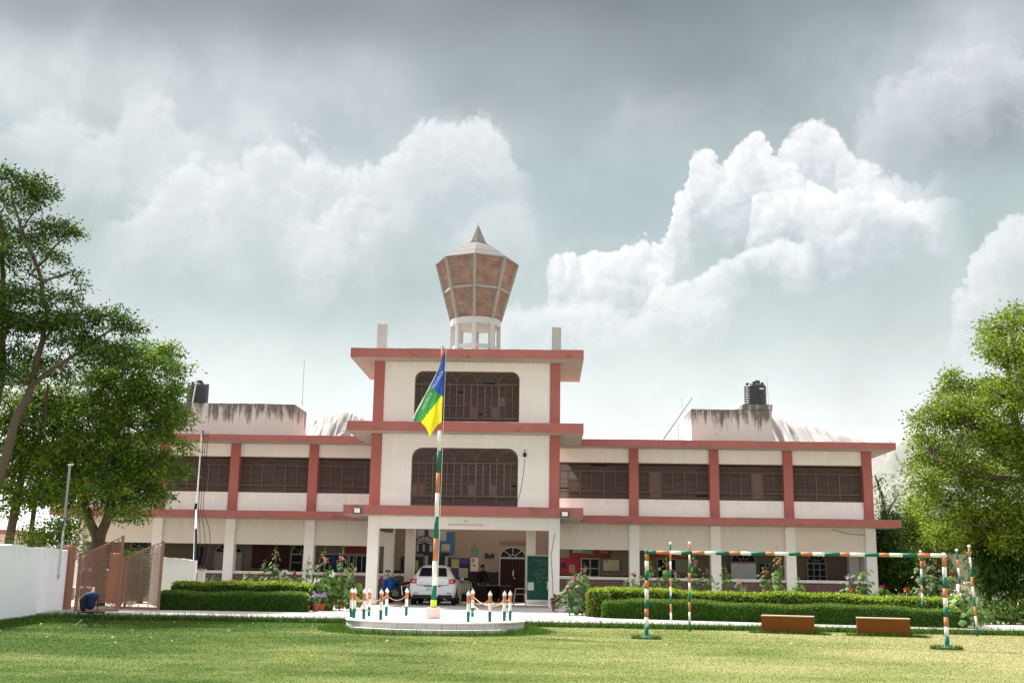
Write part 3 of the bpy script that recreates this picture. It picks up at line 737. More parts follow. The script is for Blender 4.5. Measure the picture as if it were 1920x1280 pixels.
# ------------------------------------------------------------------ vegetation
def leafmat(name, c1, c2, trans=.22, rough=.65, vs=.6, var=.22):
    return M(name, c1, rough, var, vs, 0, 30, isl=.38, col2=c2, fine=.0, trans=trans, spec=.07)
lf_dark = leafmat('leaf_dark', (.038, .078, .014), (.066, .118, .022), .15)
lf_mid = leafmat('leaf_mid', (.062, .14, .018), (.12, .205, .026), .22)
lf_yel = leafmat('leaf_light', (.115, .20, .02), (.20, .27, .032), .3)
lf_rt = leafmat('leaf_right', (.115, .185, .018), (.215, .275, .032), .32)
lf_weep = leafmat('leaf_weeping', (.042, .098, .018), (.072, .145, .026), .22)
lf_grey = leafmat('leaf_greygreen', (.12, .16, .07), (.18, .22, .10), .3)
hedge_fine = leafmat('hedge_leaf_fine', (.055, .15, .006), (.085, .20, .012), .25, .6, .5, .3)
hedge_top = leafmat('hedge_leaf_bright', (.18, .27, .02), (.30, .37, .05), .35, .55, .5)
hedge_left = leafmat('hedge_leaf_left', (.045, .13, .010), (.08, .19, .02), .25, .5, .5)
hedge_core = M('hedge_core', (.018, .042, .006), .9, .2, 5., 0)
bark = M('bark', (.115, .085, .06), .9, .2, 3., .6, 22)
bark_dk = M('bark_dark', (.06, .047, .036), .9, .2, 3., .6, 22)

def leaf_quads(P, Dv, L, Wd, seed=0):
    """rhombic leaves at P along Dv (n,3) with lengths L and half widths Wd"""
    r = np.random.default_rng(seed); n = len(P)
    Dv = Dv/np.linalg.norm(Dv, axis=1, keepdims=True)
    S = np.cross(Dv, r.normal(size=(n, 3))); S /= np.linalg.norm(S, axis=1, keepdims=True)+1e-9
    nrm = np.cross(Dv, S)
    mid = P+Dv*(L*.45)[:, None]; w = S*Wd[:, None]; bend = nrm*(L*.08)[:, None]
    V = np.stack([P, mid+w+bend, P+Dv*L[:, None], mid-w+bend], 1).reshape(-1, 3)
    return V, np.arange(4*n, dtype=np.int32).reshape(n, 4)
def join(parts):
    V, F, b = [], [], 0
    for v, f in parts: V.append(v); F.append(f+b); b += len(v)
    return np.concatenate(V), np.concatenate(F)

DENS = 3.6
def crown_clusters(lumps, r, per_area):
    """cluster centres (x,y,z,radius) inside the lumps, biased to the shell so that gaps open between clumps"""
    out = []
    for (c, rx, ry, rz, dens) in lumps:
        n = max(3, int(DENS*per_area*math.pi*rx*rz*dens))
        d = r.normal(size=(n, 3)); d /= np.linalg.norm(d, axis=1, keepdims=True)
        rad = r.uniform(.25, 1., size=(n, 1))**.55
        out.append(np.array(c)+d*rad*np.array([rx, ry, rz]))
    return out
def lump(px, py, Y, rx, ry, dens=1., ky=1.):
    c = aY(px, py, Y); k = mpp(Y)*1.0
    return (tuple(c), rx*k, max(rx, ry)*k*ky, ry*k, dens)

def make_tree(name, label, base, limbs, lumps, leaf, seed, group, per_area=9., leaves=34, size=.115, crad=.17, droop=.35, barkm=bark, twig=.35, aspect=.24, leaf2=None, f2=0.):
    """limbs: list of (points, r0, r1) tubes; lumps: leaf masses. Twigs join each leaf cluster to the nearest limb point."""
    r = np.random.default_rng(seed); R = random.Random(seed)
    T = thing(name, label, 'tree', base, group)
    tb = MB(); nodes = []
    for pts, r0, r1 in limbs:
        pts = [Vector(p) for p in pts]
        # smooth the limb by subdividing with jitter
        sp = [pts[0]]
        for i in range(len(pts)-1):
            a, b = pts[i], pts[i+1]; k = 3
            for j in range(1, k+1):
                q = a.lerp(b, j/k)
                if j < k: q += Vector((R.uniform(-1, 1), R.uniform(-1, 1), R.uniform(-.4, .4)))*(b-a).length*.035
                sp.append(q)
        n = len(sp); tb.tube(sp, [r0+(r1-r0)*i/(n-1) for i in range(n)], 9)
        nodes += [(p, r0+(r1-r0)*i/(n-1)) for i, p in enumerate(sp)]
    tb.build('trunk', barkm, T, smooth=True)
    cl = crown_clusters(lumps, r, per_area)
    br = MB(); NP = np.array([tuple(p) for p, _ in nodes])
    for (c, rx, ry, rz, dens), pts in zip(lumps, cl):
        c = np.array(c); dist = np.linalg.norm(NP-c, axis=1)+np.maximum(0, NP[:, 2]-c[2])*1.5
        a = nodes[int(dist.argmin())]; cv = Vector(c)
        mid = a[0].lerp(cv, .55)+Vector((R.uniform(-.2, .2), R.uniform(-.2, .2), .12*(cv-a[0]).length))
        r1 = min(a[1]*.7, .06); br.tube([a[0], mid, cv], [r1, r1*.7, r1*.4], 6, caps=False)
        for p in pts[::max(1, int(1/twig))]:
            pv = Vector(p); m = cv.lerp(pv, .5)+Vector((0, 0, R.uniform(-.02, .08)))
            br.tube([mid.lerp(cv, .8), m, pv], [.018, .011, .005], 4, caps=False)
    br.build('branches', barkm, T, smooth=True, kind='stuff')
    C = np.concatenate(cl)
    cc = np.concatenate([np.repeat(np.array(l[0])[None], len(p), 0) for l, p in zip(lumps, cl)])
    def emit(sel, mat, nm, sd):
        c = C[sel]; ce = cc[sel]; rr = np.random.default_rng(sd); n = len(c)*leaves
        off = rr.normal(size=(n, 3))*crad*np.array([1, 1, .6]); P = np.repeat(c, leaves, 0)+off
        outw = np.repeat(c-ce, leaves, 0); outw /= np.linalg.norm(outw, axis=1, keepdims=True)+1e-6
        Dv = off/crad*.6+outw*.5+rr.normal(size=(n, 3))*.7; Dv[:, 2] -= droop
        L = size*rr.uniform(.6, 1.3, n); V, F = leaf_quads(P, Dv, L, L*aspect*rr.uniform(.7, 1.2, n), sd)
        np_mesh(nm, V, F, mat, T)
    m2 = r.random(len(C)) < f2
    emit(~m2, leaf, 'crown', seed+1)
    if leaf2 is not None and f2 > 0: emit(m2, leaf2, 'crown', seed+2)
    return T

def P_(px, py, Y): return aY(px, py, Y)
Yt = 35.
g0 = lambda px, Y: Vector((aY(px, 1090, Y).x, Y, -.1))
GT = 'trees left of the school'
# tall spreading tree at the left edge
make_tree('tall_tree', 'tallest tree at the left edge with flat spreading tiers of dark leaves', g0(-40, 34.), [
    ([g0(-40, 34.), P_(-15, 960, 34.), P_(26, 800, 34.), P_(60, 722, 34.), P_(80, 640, 34.), P_(88, 580, 34.)], .175, .07),
    ([P_(60, 722, 34.), P_(100, 690, 34.), P_(150, 660, 33.7), P_(215, 615, 33.5)], .09, .03),
    ([P_(80, 640, 34.), P_(120, 590, 34.2), P_(170, 590, 34.)], .06, .02),
    ([P_(88, 580, 34.), P_(70, 500, 34.), P_(40, 440, 34.), P_(20, 360, 34.)], .08, .03),
    ([P_(70, 500, 34.), P_(110, 455, 33.8), P_(135, 440, 33.8)], .05, .015),
    ([P_(40, 440, 34.), P_(75, 370, 34.)], .04, .015),
    ([P_(-20, 930, 34.2), P_(4, 700, 34.3), P_(6, 540, 34.3), P_(0, 400, 34.3)], .14, .05)],
    [lump(*a, 34.+random.uniform(-.8, .8), *b) for a, b in (
        ((8, 335), (52, 16)), ((60, 345), (42, 15)), ((82, 362), (20, 22, .8)), ((30, 380), (55, 13)), ((98, 422), (38, 13)), ((132, 440), (22, 15, .9)), ((55, 447), (60, 14)), ((15, 478), (45, 16)),
        ((95, 482), (32, 11, .9)), ((130, 512), (26, 9, .5)), ((60, 515), (40, 12, .45)), ((40, 550), (55, 22, .8)), ((98, 560), (50, 16, .75)), ((150, 540), (10, 14, .6)), ((15, 605), (45, 26)), ((75, 605), (60, 22)), ((150, 598), (48, 18)), ((200, 592), (42, 13)),
        ((235, 615), (34, 14)), ((150, 645), (58, 20)), ((60, 660), (48, 20, .6)), ((15, 700), (36, 24, .55)), ((110, 690), (50, 20, .8)), ((190, 665), (52, 20)), ((235, 655), (26, 15)), ((-40, 420), (60, 30)), ((-40, 560), (60, 50)), ((-40, 690), (60, 50)))],
    lf_dark, 101, GT, per_area=14., leaves=36, leaf2=lf_mid, f2=.3, size=.12)
# second tree just behind it, forked trunk, yellow-green foliage low down
make_tree('forked_tree', 'slim forked tree behind the white wall with light green foliage at the left edge', g0(14, 35.5), [
    ([g0(14, 35.5), P_(18, 1010, 35.5), P_(42, 890, 35.5), P_(66, 850, 35.5), P_(82, 790, 35.5), P_(90, 720, 35.5)], .17, .05),
    ([P_(42, 890, 35.5), P_(34, 830, 35.6), P_(36, 770, 35.6)], .09, .03),
    ([g0(52, 36.2), P_(58, 1000, 36.2), P_(70, 900, 36.2), P_(64, 800, 36.2), P_(74, 720, 36.2)], .10, .04), ([P_(70, 900, 36.2), P_(98, 830, 36.2), P_(112, 760, 36.2)], .07, .03)],
    [lump(*a, 36.+random.uniform(-1, .6), *b) for a, b in (((20, 765), (42, 34)), ((62, 790), (44, 34)), ((28, 850), (42, 40)), ((82, 860), (42, 38)), ((60, 925), (44, 30)), ((108, 815), (38, 38)), ((110, 745), (40, 30)), ((-20, 900), (40, 40)), ((30, 950), (45, 20, .7)), ((50, 700), (36, 26, .8)), ((70, 745), (40, 26)), ((10, 810), (40, 40)), ((55, 860), (34, 30)), ((90, 920), (36, 26)), ((20, 900), (30, 24, .7)))],
    lf_yel, 131, GT, per_area=10., leaves=34, leaf2=lf_mid, f2=.35, size=.12)
# round leafy tree in front of the left wing
make_tree('round_tree', 'round dense green tree with a trunk forked behind the open gate', g0(186, 37.), [
    ([g0(186, 37.), P_(186, 1060, 37.), P_(184, 1012, 37.)], .26, .22),
    ([P_(184, 1016, 37.), P_(164, 965, 37.), P_(152, 910, 37.), P_(140, 850, 37.2)], .17, .07),
    ([P_(186, 1016, 37.), P_(205, 960, 37.), P_(212, 900, 37.), P_(216, 830, 37.), P_(235, 760, 37.)], .18, .06),
    ([P_(212, 900, 37.), P_(255, 850, 36.8), P_(300, 800, 36.7)], .07, .02), ([P_(216, 830, 37.), P_(190, 780, 37.2), P_(170, 760, 37.2)], .06, .02)],
    [lump(*a, 37.+random.uniform(-1.3, 1.0), *b) for a, b in (
        ((262, 680), (46, 26)), ((305, 668), (32, 20)), ((322, 745), (30, 28)), ((285, 735), (52, 34)), ((215, 730), (58, 38)), ((245, 795), (70, 40)), ((312, 795), (36, 36)), ((168, 785), (58, 42)), ((145, 850), (50, 40)),
        ((215, 865), (62, 40)), ((280, 865), (40, 40)), ((178, 915), (58, 28)), ((245, 935), (56, 22)), ((115, 880), (42, 36)), ((290, 910), (22, 20)), ((125, 930), (36, 26)), ((235, 965), (40, 12, .7)), ((200, 700), (30, 20)), ((170, 955), (18, 16, .6)), ((350, 782), (16, 10)), ((318, 700), (16, 14)), ((338, 690), (18, 12)), ((346, 835), (14, 14)), ((334, 882), (18, 14)), ((308, 930), (18, 10, .8)), ((268, 646), (20, 9, .8)), ((228, 660), (20, 12)), ((318, 648), (14, 8, .8)), ((130, 760), (26, 20)), ((100, 920), (24, 20)))],
    lf_mid, 151, GT, per_area=12., leaves=38, leaf2=lf_yel, f2=.28, size=.125, droop=.5)
# two broad trees beyond the left edge: only their shade reaches the lawn
for i, (x, y, h) in enumerate(((-17.6, 21.5, 8.8), (-20.3, 28.5, 10.2))):
    k = .0174*35/35
    lp = [((x+math.cos(a)*q, y+math.sin(a)*q, h+dz), 1.5, 1.5, .9, .55) for a, q, dz in [(j*1.05, 2.0 if j < 6 else .6, (-.6 if j < 6 else .9)) for j in range(8)]]
    make_tree('broad_tree', 'broad shade tree beyond the left edge of the view' if i == 0 else 'second broad shade tree beyond the left edge of the view', Vector((x, y, -.1)),
              [([(x, y, -.1), (x+.1, y, 3.), (x, y+.1, h-.8)], .26, .1)]+[([(x, y, 3.+.5*j), (x+math.cos(j*1.3)*1.2, y+math.sin(j*1.3)*1.2, h-1.)], .1, .03) for j in range(5)],
              lp, lf_mid, 601+i*5, GT, per_area=5.5, leaves=34, size=.17, crad=.28, twig=.2)
T = thing('shrub', 'yellow-green feathery shrub showing above the white wall', 'shrub', g0(108, 33.6))
def bush(T, lumps, leaf, seed, per_area=16., leaves=34, size=.09, crad=.13, droop=.1, nm='foliage', aspect=.24):
    r = np.random.default_rng(seed); cl = np.concatenate(crown_clusters(lumps, r, per_area)); n = len(cl)*leaves
    off = r.normal(size=(n, 3))*crad; P = np.repeat(cl, leaves, 0)+off; Dv = off/crad*.6+r.normal(size=(n, 3))*.6; Dv[:, 2] -= droop-.3
    L = size*r.uniform(.6, 1.3, n); V, F = leaf_quads(P, Dv, L, L*aspect, seed); np_mesh(nm, V, F, leaf, T)
    sb = MB(); o = ORG[T.name]
    for c in cl[::6]: sb.tube([o+Vector((random.uniform(-.1, .1), random.uniform(-.1, .1), 0)), Vector(c)*.5+o*.5+Vector((0, 0, .2)), Vector(c)], [.02, .014, .006], 4, caps=False)
    sb.build('stem', bark, T, kind='stuff')
bush(T, [lump(90, 1005, 33.6, 45, 26), lump(130, 990, 33.6, 30, 30), lump(140, 1025, 33.4, 18, 18), lump(60, 1015, 33.6, 30, 16)], lf_yel, 171)
# right side
GR = 'trees right of the school'
make_tree('broad_tree', 'big broad light-green tree filling the right edge', g0(1990, 37.), [
    ([g0(1990, 37.), P_(1975, 1010, 37.), P_(1950, 950, 37.), P_(1905, 800, 37.), P_(1890, 690, 37.)], .34, .08),
    ([P_(1950, 950, 37.), P_(1905, 948, 36.5), P_(1868, 962, 36.2), P_(1850, 985, 36.1)], .10, .04), ([P_(1935, 900, 37.), P_(1870, 895, 36.6), P_(1800, 880, 36.6), P_(1750, 860, 36.6)], .11, .03),
    ([P_(1910, 815, 37.), P_(1850, 780, 37.), P_(1780, 770, 37.)], .09, .02), ([P_(1890, 690, 37.), P_(1885, 620, 37.)], .06, .03)],
    [lump(*a, 37.+random.uniform(-1.6, 1.2), *b) for a, b in (
        ((1880, 615), (40, 26)), ((1910, 588), (34, 18)), ((1855, 650), (24, 18)), ((1905, 665), (50, 28)), ((1785, 713), (22, 17)), ((1763, 742), (16, 13, .8)), ((1825, 735), (48, 26)), ((1890, 745), (54, 36)), ((1755, 785), (46, 26)), ((1830, 800), (64, 40)),
        ((1900, 825), (56, 44)), ((1748, 842), (42, 32)), ((1800, 880), (54, 40)), ((1870, 900), (54, 40)), ((1738, 900), (34, 28)), ((1768, 950), (50, 30)), ((1840, 960), (54, 36)), ((1900, 975), (44, 34)), ((1718, 815), (14, 10, .8)), ((1722, 868), (20, 12, .8)), ((1800, 760), (40, 20)), ((1850, 1005), (44, 20)), ((1800, 990), (40, 22)), ((1895, 1015), (40, 22)), ((1760, 1000), (30, 18)), ((1960, 700), (60, 80)), ((1960, 860), (60, 80)), ((1945, 960), (40, 50)))],
    lf_rt, 201, GR, per_area=12.5, leaves=36, leaf2=lf_yel, f2=.34, size=.12)
make_tree('sparse_tree', 'thin sparse tree at the right end of the upper floor', g0(1668, 60.), [
    ([g0(1672, 60.), P_(1668, 1000, 60.), P_(1655, 930, 60.), P_(1640, 890, 60.)], .2, .04), ([P_(1665, 960, 60.), P_(1685, 925, 60.)], .07, .02)],
    [lump(*a, 60.+random.uniform(-.8, .8), *b) for a, b in (((1652, 895), (16, 16, .45)), ((1672, 910), (16, 14, .35)), ((1650, 925), (14, 10, .3)), ((1685, 928), (10, 10, .35)), ((1660, 950), (20, 14, .8)))],
    lf_grey, 221, GR, per_area=5., leaves=26, size=.16, crad=.24, barkm=bark_dk)
for i, (px, Y, pts, lab) in enumerate((
        (1712, 52., [((1712, 945), (24, 22)), ((1700, 990), (30, 30)), ((1735, 1000), (30, 30)), ((1715, 1045), (36, 30))], 'light green bushy tree just right of the building end'),
        (1772, 48., [((1770, 1000), (36, 24)), ((1800, 1010), (30, 26)), ((1760, 1035), (34, 26)), ((1820, 1000), (30, 26))], 'light green bushy tree between the weeping trees'))):
    make_tree('bushy_tree', lab, g0(px, Y), [([g0(px, Y), P_(px, 1060, Y), P_(px, 980, Y)], .16, .06)], [lump(*a, Y+random.uniform(-.8, .8), *b) for a, b in pts], lf_rt, 231+i, GR, per_area=7., leaves=36, size=.16, crad=.22, leaf2=lf_yel, f2=.5)
for i, (px, Y, rx, y0, y1, lab) in enumerate((
        (1664, 49.5, 30, 965, 1112, 'dark weeping tree against the right end wall'), (1706, 48.5, 26, 1035, 1118, 'low dark weeping tree right of the end wall'), (1758, 46., 28, 1040, 1110, 'dark weeping tree behind the right goal post'),
        (1852, 37.5, 30, 985, 1108, 'dark drooping tree left of the red sloping rail'), (1898, 37., 36, 960, 1112, 'dark drooping tree above the red sloping rail'), (1945, 36., 30, 960, 1120, 'dark drooping tree at the right edge of the view'))):
    n = max(3, int((y1-y0)/28)); lp = [lump(px+random.uniform(-6, 6), y0+(y1-y0)*(j+.5)/n, Y+random.uniform(-.3, .3), rx*(.55+.45*math.sin(math.pi*(j+.8)/(n+.6))), (y1-y0)/n*.75, 1.1) for j in range(n)]
    make_tree('weeping_tree', lab, g0(px, Y), [([g0(px, Y), P_(px, 1080, Y), P_(px, y0+20, Y)], .09, .04)], lp, lf_weep, 251+i*3, 'dark weeping trees on the right', per_area=11., leaves=34, size=.19, crad=.16, droop=1.5, aspect=.13, barkm=bark_dk, leaf2=lf_dark, f2=.25)

# ---- hedges
def hedge(label, a, b, depth, h0, h1, leaf, leaftop, seed, size, dens, rnd=.16, wob=.03, core=hedge_core, group=None):
    """clipped hedge from a to b (front foot line), its faces covered in leaves"""
    r = np.random.default_rng(seed); a, b = Vector(a), Vector(b); d = (b-a); Ln = d.length; d.normalize(); nrm = Vector((-d.y, d.x, 0))   # to the back
    T = thing('hedge', label, 'hedge', (a+b)/2, group)
    def sect(t):
        h = h0+(h1-h0)*t/Ln+wob*math.sin(t*1.3+seed)+wob*.6*math.sin(t*3.7+seed*2); e = 0.
        for q in (t, Ln-t):
            if q < rnd: e = max(e, rnd-math.sqrt(max(0, rnd*rnd-(rnd-q)**2)))
        rr = .07
        pr = [(e, 0), (e, h-rr-e*.3), (e+rr*.3, h-rr*.3-e*.3), (e+rr, h-e*.3), (depth-e-rr, h-e*.3), (depth-e, h-rr-e*.3), (depth-e, 0)]
        return [a+d*t+nrm*(u+.04*math.sin(t*2.1+v*3+seed)*(.25 if v > 0 else 0))+Vector((0, 0, v)) for u, v in pr]
    ts = [0, rnd*.15, rnd*.5, rnd]+[rnd+(Ln-2*rnd)*i/60 for i in range(1, 60)]+[Ln-rnd, Ln-rnd*.5, Ln-rnd*.15, Ln]
    rings = [sect(t) for t in ts]; mb = MB().loft(rings, 0, True, True); mb.build('core', core, T)
    G = np.array([[tuple(p) for p in rg] for rg in rings])      # (nt, 7, 3)
    ce = np.array(tuple((a+b)/2+nrm*depth/2+Vector((0, 0, h0/2))))
    quads = []
    for i in range(len(G)-1):
        for j in range(5): quads.append((G[i, j], G[i+1, j], G[i+1, j+1], G[i, j+1], j))
    out = {0: [], 1: []}
    for k, (p, q, s, u, j) in enumerate(quads):
        A = np.linalg.norm(np.cross(q-p, u-p)); n = r.poisson(A*dens)
        if n == 0: continue
        x, y = r.random((n, 1)), r.random((n, 1)); pos = (p*(1-x)+q*x)*(1-y)+(u*(1-x)+s*x)*y
        nn = np.cross(q-p, u-p); nn = nn/(np.linalg.norm(nn)+1e-9)
        if nn.dot(pos[0]-ce) < 0 and j in (0, 4): nn = -nn
        if j in (1, 2, 3) and nn[2] < 0: nn = -nn
        out[1 if j in (2, 3) or (j == 1) else 0].append((pos+nn*r.normal(.004, size*.35, (n, 1)), np.repeat(nn[None], n, 0)))
    for end, rg in ((0, G[0]), (1, G[-1])):
        dd = np.array(tuple(-d if end == 0 else d)); hh = rg[2][2]-rg[0][2]; A = hh*depth; n = int(A*dens)
        x, y = r.random((n, 1)), r.random((n, 1)); pos = rg[0]+(rg[6]-rg[0])*x+np.array([0, 0, 1.])*hh*y+dd*r.normal(.01, size*.4, (n, 1)); out[0].append((pos, np.repeat(dd[None], n, 0)))
    ns = int(Ln*14); ti = r.integers(1, len(G)-1, ns); ps = G[ti, 2]*(1-(u_:=r.random((ns, 1))))+G[ti, 4]*u_; out[1].append((ps+np.array([0, 0, 1.])*r.uniform(.0, .07, (ns, 1)), np.repeat(np.array([[0, 0, 1.]]), ns, 0)))
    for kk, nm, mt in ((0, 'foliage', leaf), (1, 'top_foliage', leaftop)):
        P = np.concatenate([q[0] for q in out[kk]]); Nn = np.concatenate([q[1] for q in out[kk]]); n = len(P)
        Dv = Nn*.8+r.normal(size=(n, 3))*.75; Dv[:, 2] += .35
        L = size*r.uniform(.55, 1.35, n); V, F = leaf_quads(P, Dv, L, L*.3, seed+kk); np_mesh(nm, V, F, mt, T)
    return T
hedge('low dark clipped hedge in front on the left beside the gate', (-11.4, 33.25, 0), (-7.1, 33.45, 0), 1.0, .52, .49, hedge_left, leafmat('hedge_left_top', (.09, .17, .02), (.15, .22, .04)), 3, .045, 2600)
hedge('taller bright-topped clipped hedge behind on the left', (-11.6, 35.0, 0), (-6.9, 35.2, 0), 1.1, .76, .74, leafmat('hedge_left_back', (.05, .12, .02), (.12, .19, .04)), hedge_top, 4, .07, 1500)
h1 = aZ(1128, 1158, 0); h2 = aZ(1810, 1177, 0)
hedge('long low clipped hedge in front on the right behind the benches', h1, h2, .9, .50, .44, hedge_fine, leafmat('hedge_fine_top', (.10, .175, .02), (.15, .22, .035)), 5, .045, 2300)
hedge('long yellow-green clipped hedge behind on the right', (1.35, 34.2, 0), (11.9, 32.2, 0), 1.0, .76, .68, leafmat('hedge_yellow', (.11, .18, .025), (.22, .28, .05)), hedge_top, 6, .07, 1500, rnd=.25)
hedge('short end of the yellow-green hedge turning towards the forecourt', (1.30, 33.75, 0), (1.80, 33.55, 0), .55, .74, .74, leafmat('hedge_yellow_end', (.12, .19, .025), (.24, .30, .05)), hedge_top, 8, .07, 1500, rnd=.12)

# ---- lawn blades, taller fringes, fallen leaves
def blades(n, P, H, Wd, seed):
    r = np.random.default_rng(seed); a = r.uniform(0, 6.283, n); w = np.stack([np.cos(a), np.sin(a), np.zeros(n)], 1)*Wd[:, None]
    lean = r.normal(size=(n, 3))*.45; lean[:, 2] = 1.; tip = P+lean*H[:, None]
    V = np.stack([P-w, P+w, tip], 1).reshape(-1, 3); return V, np.arange(3*n, dtype=np.int32).reshape(n, 3)
n = 340000; yy = 11.5*np.exp(rng.random(n)*math.log(29.2/11.5)); xx = -.0315*yy+(rng.random(n)-.5)*yy*1.02
clump = .55+.9*rng.random(n)**2
V, F = blades(n, np.stack([xx, yy, np.full(n, -.122)], 1), .0105*clump*(.7+yy/40), .0046*(yy/12)*(.6+rng.random(n)), 5)
o = np_mesh('grass', V, F, lawnm, None, (0, 20, -.12)); tag(o, 'short mown lawn grass in front of the path', kind='stuff')
fr = leafmat('fringe_grass', (.045, .105, .012), (.09, .16, .022), .25)
pts = []
def line_pts(a, b, dens, w, h): 
    a, b = np.array(a, float), np.array(b, float); L = np.linalg.norm(b-a); k = int(L*dens); t = rng.random((k, 1))
    p = a+(b-a)*t+np.stack([rng.normal(0, w, k), rng.normal(0, w, k), np.zeros(k)], 1); pts.append((p, h*rng.uniform(.4, 1.3, k)))
z = -.122
line_pts((-13, 29.42, z), (-4.4, 29.4, z), 650, .08, .19); line_pts((-.6, 29.35, z), (13.5, 29.2, z), 650, .08, .19)
PLC = Vector((-2.5, 26.4, 0)); PR_ = 2.06
for k in range(60):
    a0, a1 = 6.2832*k/60, 6.2832*(k+1)/60
    r_ = PR_+.18; line_pts((PLC.x+r_*math.cos(a0), PLC.y+r_*math.sin(a0), z), (PLC.x+r_*math.cos(a1), PLC.y+r_*math.sin(a1), z), 800, .12, .12)
    if -2.9 < math.sin(a0)*3 and k % 2 == 0: line_pts((PLC.x+(r_+.2)*math.cos(a0), PLC.y+(r_+.2)*math.sin(a0), z), (PLC.x+(r_+.25)*math.cos(a1), PLC.y+(r_+.25)*math.sin(a1), z), 700, .15, .08)
GP1, GP2 = aZ(1212, 1197, -.12), aZ(1776, 1217, -.12)
for g in (GP1, GP2):
    k = 500; a = rng.uniform(0, 6.283, k); rr = .10+.16*rng.random(k)**.7; p = np.stack([g.x+rr*np.cos(a)*1.2, g.y+rr*np.sin(a), np.full(k, z)], 1); pts.append((p, .10*rng.uniform(.4, 1.2, k)))
BN = [(aZ(1428, 1186, -.12), aZ(1526, 1189, -.12)), (aZ(1607, 1191, -.12), aZ(1708, 1194, -.12))]
for a, b in BN:
    d = (b-a).normalized(); line_pts(a-d*.25+Vector((0, -.07, 0)), b+d*.35+Vector((0, -.07, 0)), 800, .06, .08); line_pts(b+d*.06, b+d*.06+Vector((0, .5, 0)), 400, .06, .09)
WL, WR = aZ(0, 1167, -.12), aZ(117, 1150, -.12); dW = (WR-WL).normalized(); WL2 = WL-dW*9
line_pts(WL2+Vector((.12, -.05, 0)), WR+Vector((.1, -.05, 0)), 500, .1, .10); line_pts(WL+Vector((.5, -.2, 0)), WR+Vector((1.2, -.5, 0)), 700, .35, .07)
P = np.concatenate([p for p, h in pts]); H = np.concatenate([h for p, h in pts])
V, F = blades(len(P), P, H, np.full(len(P), .008)*(.7+.6*rng.random(len(P))), 9)
o = np_mesh('grass_fringe', V, F, fr, None, (0, 28, -.12)); tag(o, 'longer dark green grass left along the path edge and around the platform', kind='stuff')
litter = M('fallen_leaf', (.40, .38, .26), .8, .1, 3, 0, isl=.3)
n = 190; xx = np.concatenate([rng.uniform(-13, -6, 90), rng.uniform(-7, 13, 100)]); yy = np.concatenate([rng.uniform(19, 29, 90), rng.uniform(16, 29, 100)])
Pn = np.stack([xx, yy, np.full(n, -.095)], 1); Dn = np.stack([rng.normal(size=n), rng.normal(size=n), np.full(n, .25)], 1); L = rng.uniform(.025, .07, n)
V, F = leaf_quads(Pn, Dn, L, L*.3, 4); o = np_mesh('fallen_leaves', V, F, litter, None, (0, 22, -.1)); tag(o, 'pale fallen leaves scattered over the lawn', kind='stuff')

# ------------------------------------------------------------------ white walls, gate, platform
brownp = M('brown_post_paint', (.30, .125, .085), .75, .12, 2., .15, 30)
T = thing('boundary_wall', 'white boundary wall ending in a brown post at the left edge', 'wall', WL.lerp(WR, .5))
nW = Vector((-dW.y, dW.x, 0)) if Vector((-dW.y, dW.x, 0)).x < 0 else Vector((dW.y, -dW.x, 0))
rings = []
for i in range(25):
    p = WL2.lerp(WR, i/24); h = 1.80+.03*math.sin(i*1.3)+random.uniform(-.008, .008)
    rings.append([p, p+Vector((0, 0, h)), p+nW*.22+Vector((0, 0, h)), p+nW*.22])
MB().loft(rings, 0, True, True).build('wall', white_wash, T)
pc = WR+dW*.12
MB().box(pc.x-.17, pc.x+.14, pc.y-.16, pc.y+.16, -.12, 1.80, bev=.02).build('post', brownp, T)
# fading pole fixed on the wall face
pa, pb = WR-dW*1.0+Vector((.05, -.05, .95)), aY(131, 873, 31.0)
PL = thing('wall_pole', 'thin grey pole leaning up from the white wall with a dark cable on it', 'pole', pa)
m_ = pa.lerp(pb, .45)
MB().tube([pa, m_], [.018, .03], 8).build('lower_tube', galv, PL); MB().tube([m_-(pb-pa)*.02, pb], .036, 8).build('upper_tube', M('weathered_pole', (.30, .31, .31), .7, .2, 4, .1, 40), PL)
MB().tube([pb+Vector((-.05, 0, .02)), pb+Vector((.09, 0, .04))], .03, 6).build('pole_cap', capw, PL)
MB().tube([m_+Vector((.02, -.04, .3)), m_+Vector((-.02, -.06, -.05)), m_+Vector((-.25, -.05, -.5)), m_+Vector((-.6, .0, -.72))], .014, 5).build('cable', cab, PL)
MB().box(pa.x-.06, pa.x+.03, pa.y-.02, pa.y+.04, pa.z+.08, pa.z+.14).build('bracket', galv, PL)
# second white wall behind the hedge
w1, w2 = aY(283, 1060, 39.), aY(366, 1060, 38.6)
T = thing('garden_wall', 'short white wall behind the hedges in front of the left veranda', 'wall', ((w1.x+w2.x)/2, 38.8, 0))
mb = MB(); rings = []
for i in range(13):
    t = i/12; x = w1.x+(w2.x-w1.x)*t; h = 1.60-.10*t*t+random.uniform(-.012, .012); y = 39.-.4*t; rings.append([(x, y, -.05), (x, y, h), (x, y+.22, h), (x, y+.22, -.05)])
mb.loft(rings, 0, True, True).build('wall', white_wash, T)
p = aY(378, 1075, 38.4); T = thing('meter_box', 'small white box at the right end of the short white wall', 'box', (p.x, 38.4, .85))
MB().box(p.x-.11, p.x+.11, 38.3, 38.5, .72, 1.18, bev=.02).build('case', capw, T); MB().box(p.x-.13, p.x+.13, 38.27, 38.52, 1.18, 1.22).build('lid', pale_conc, T); MB().box(p.x-.04, p.x+.04, 38.36, 38.44, -.05, .72).build('stand', pale_conc, T)
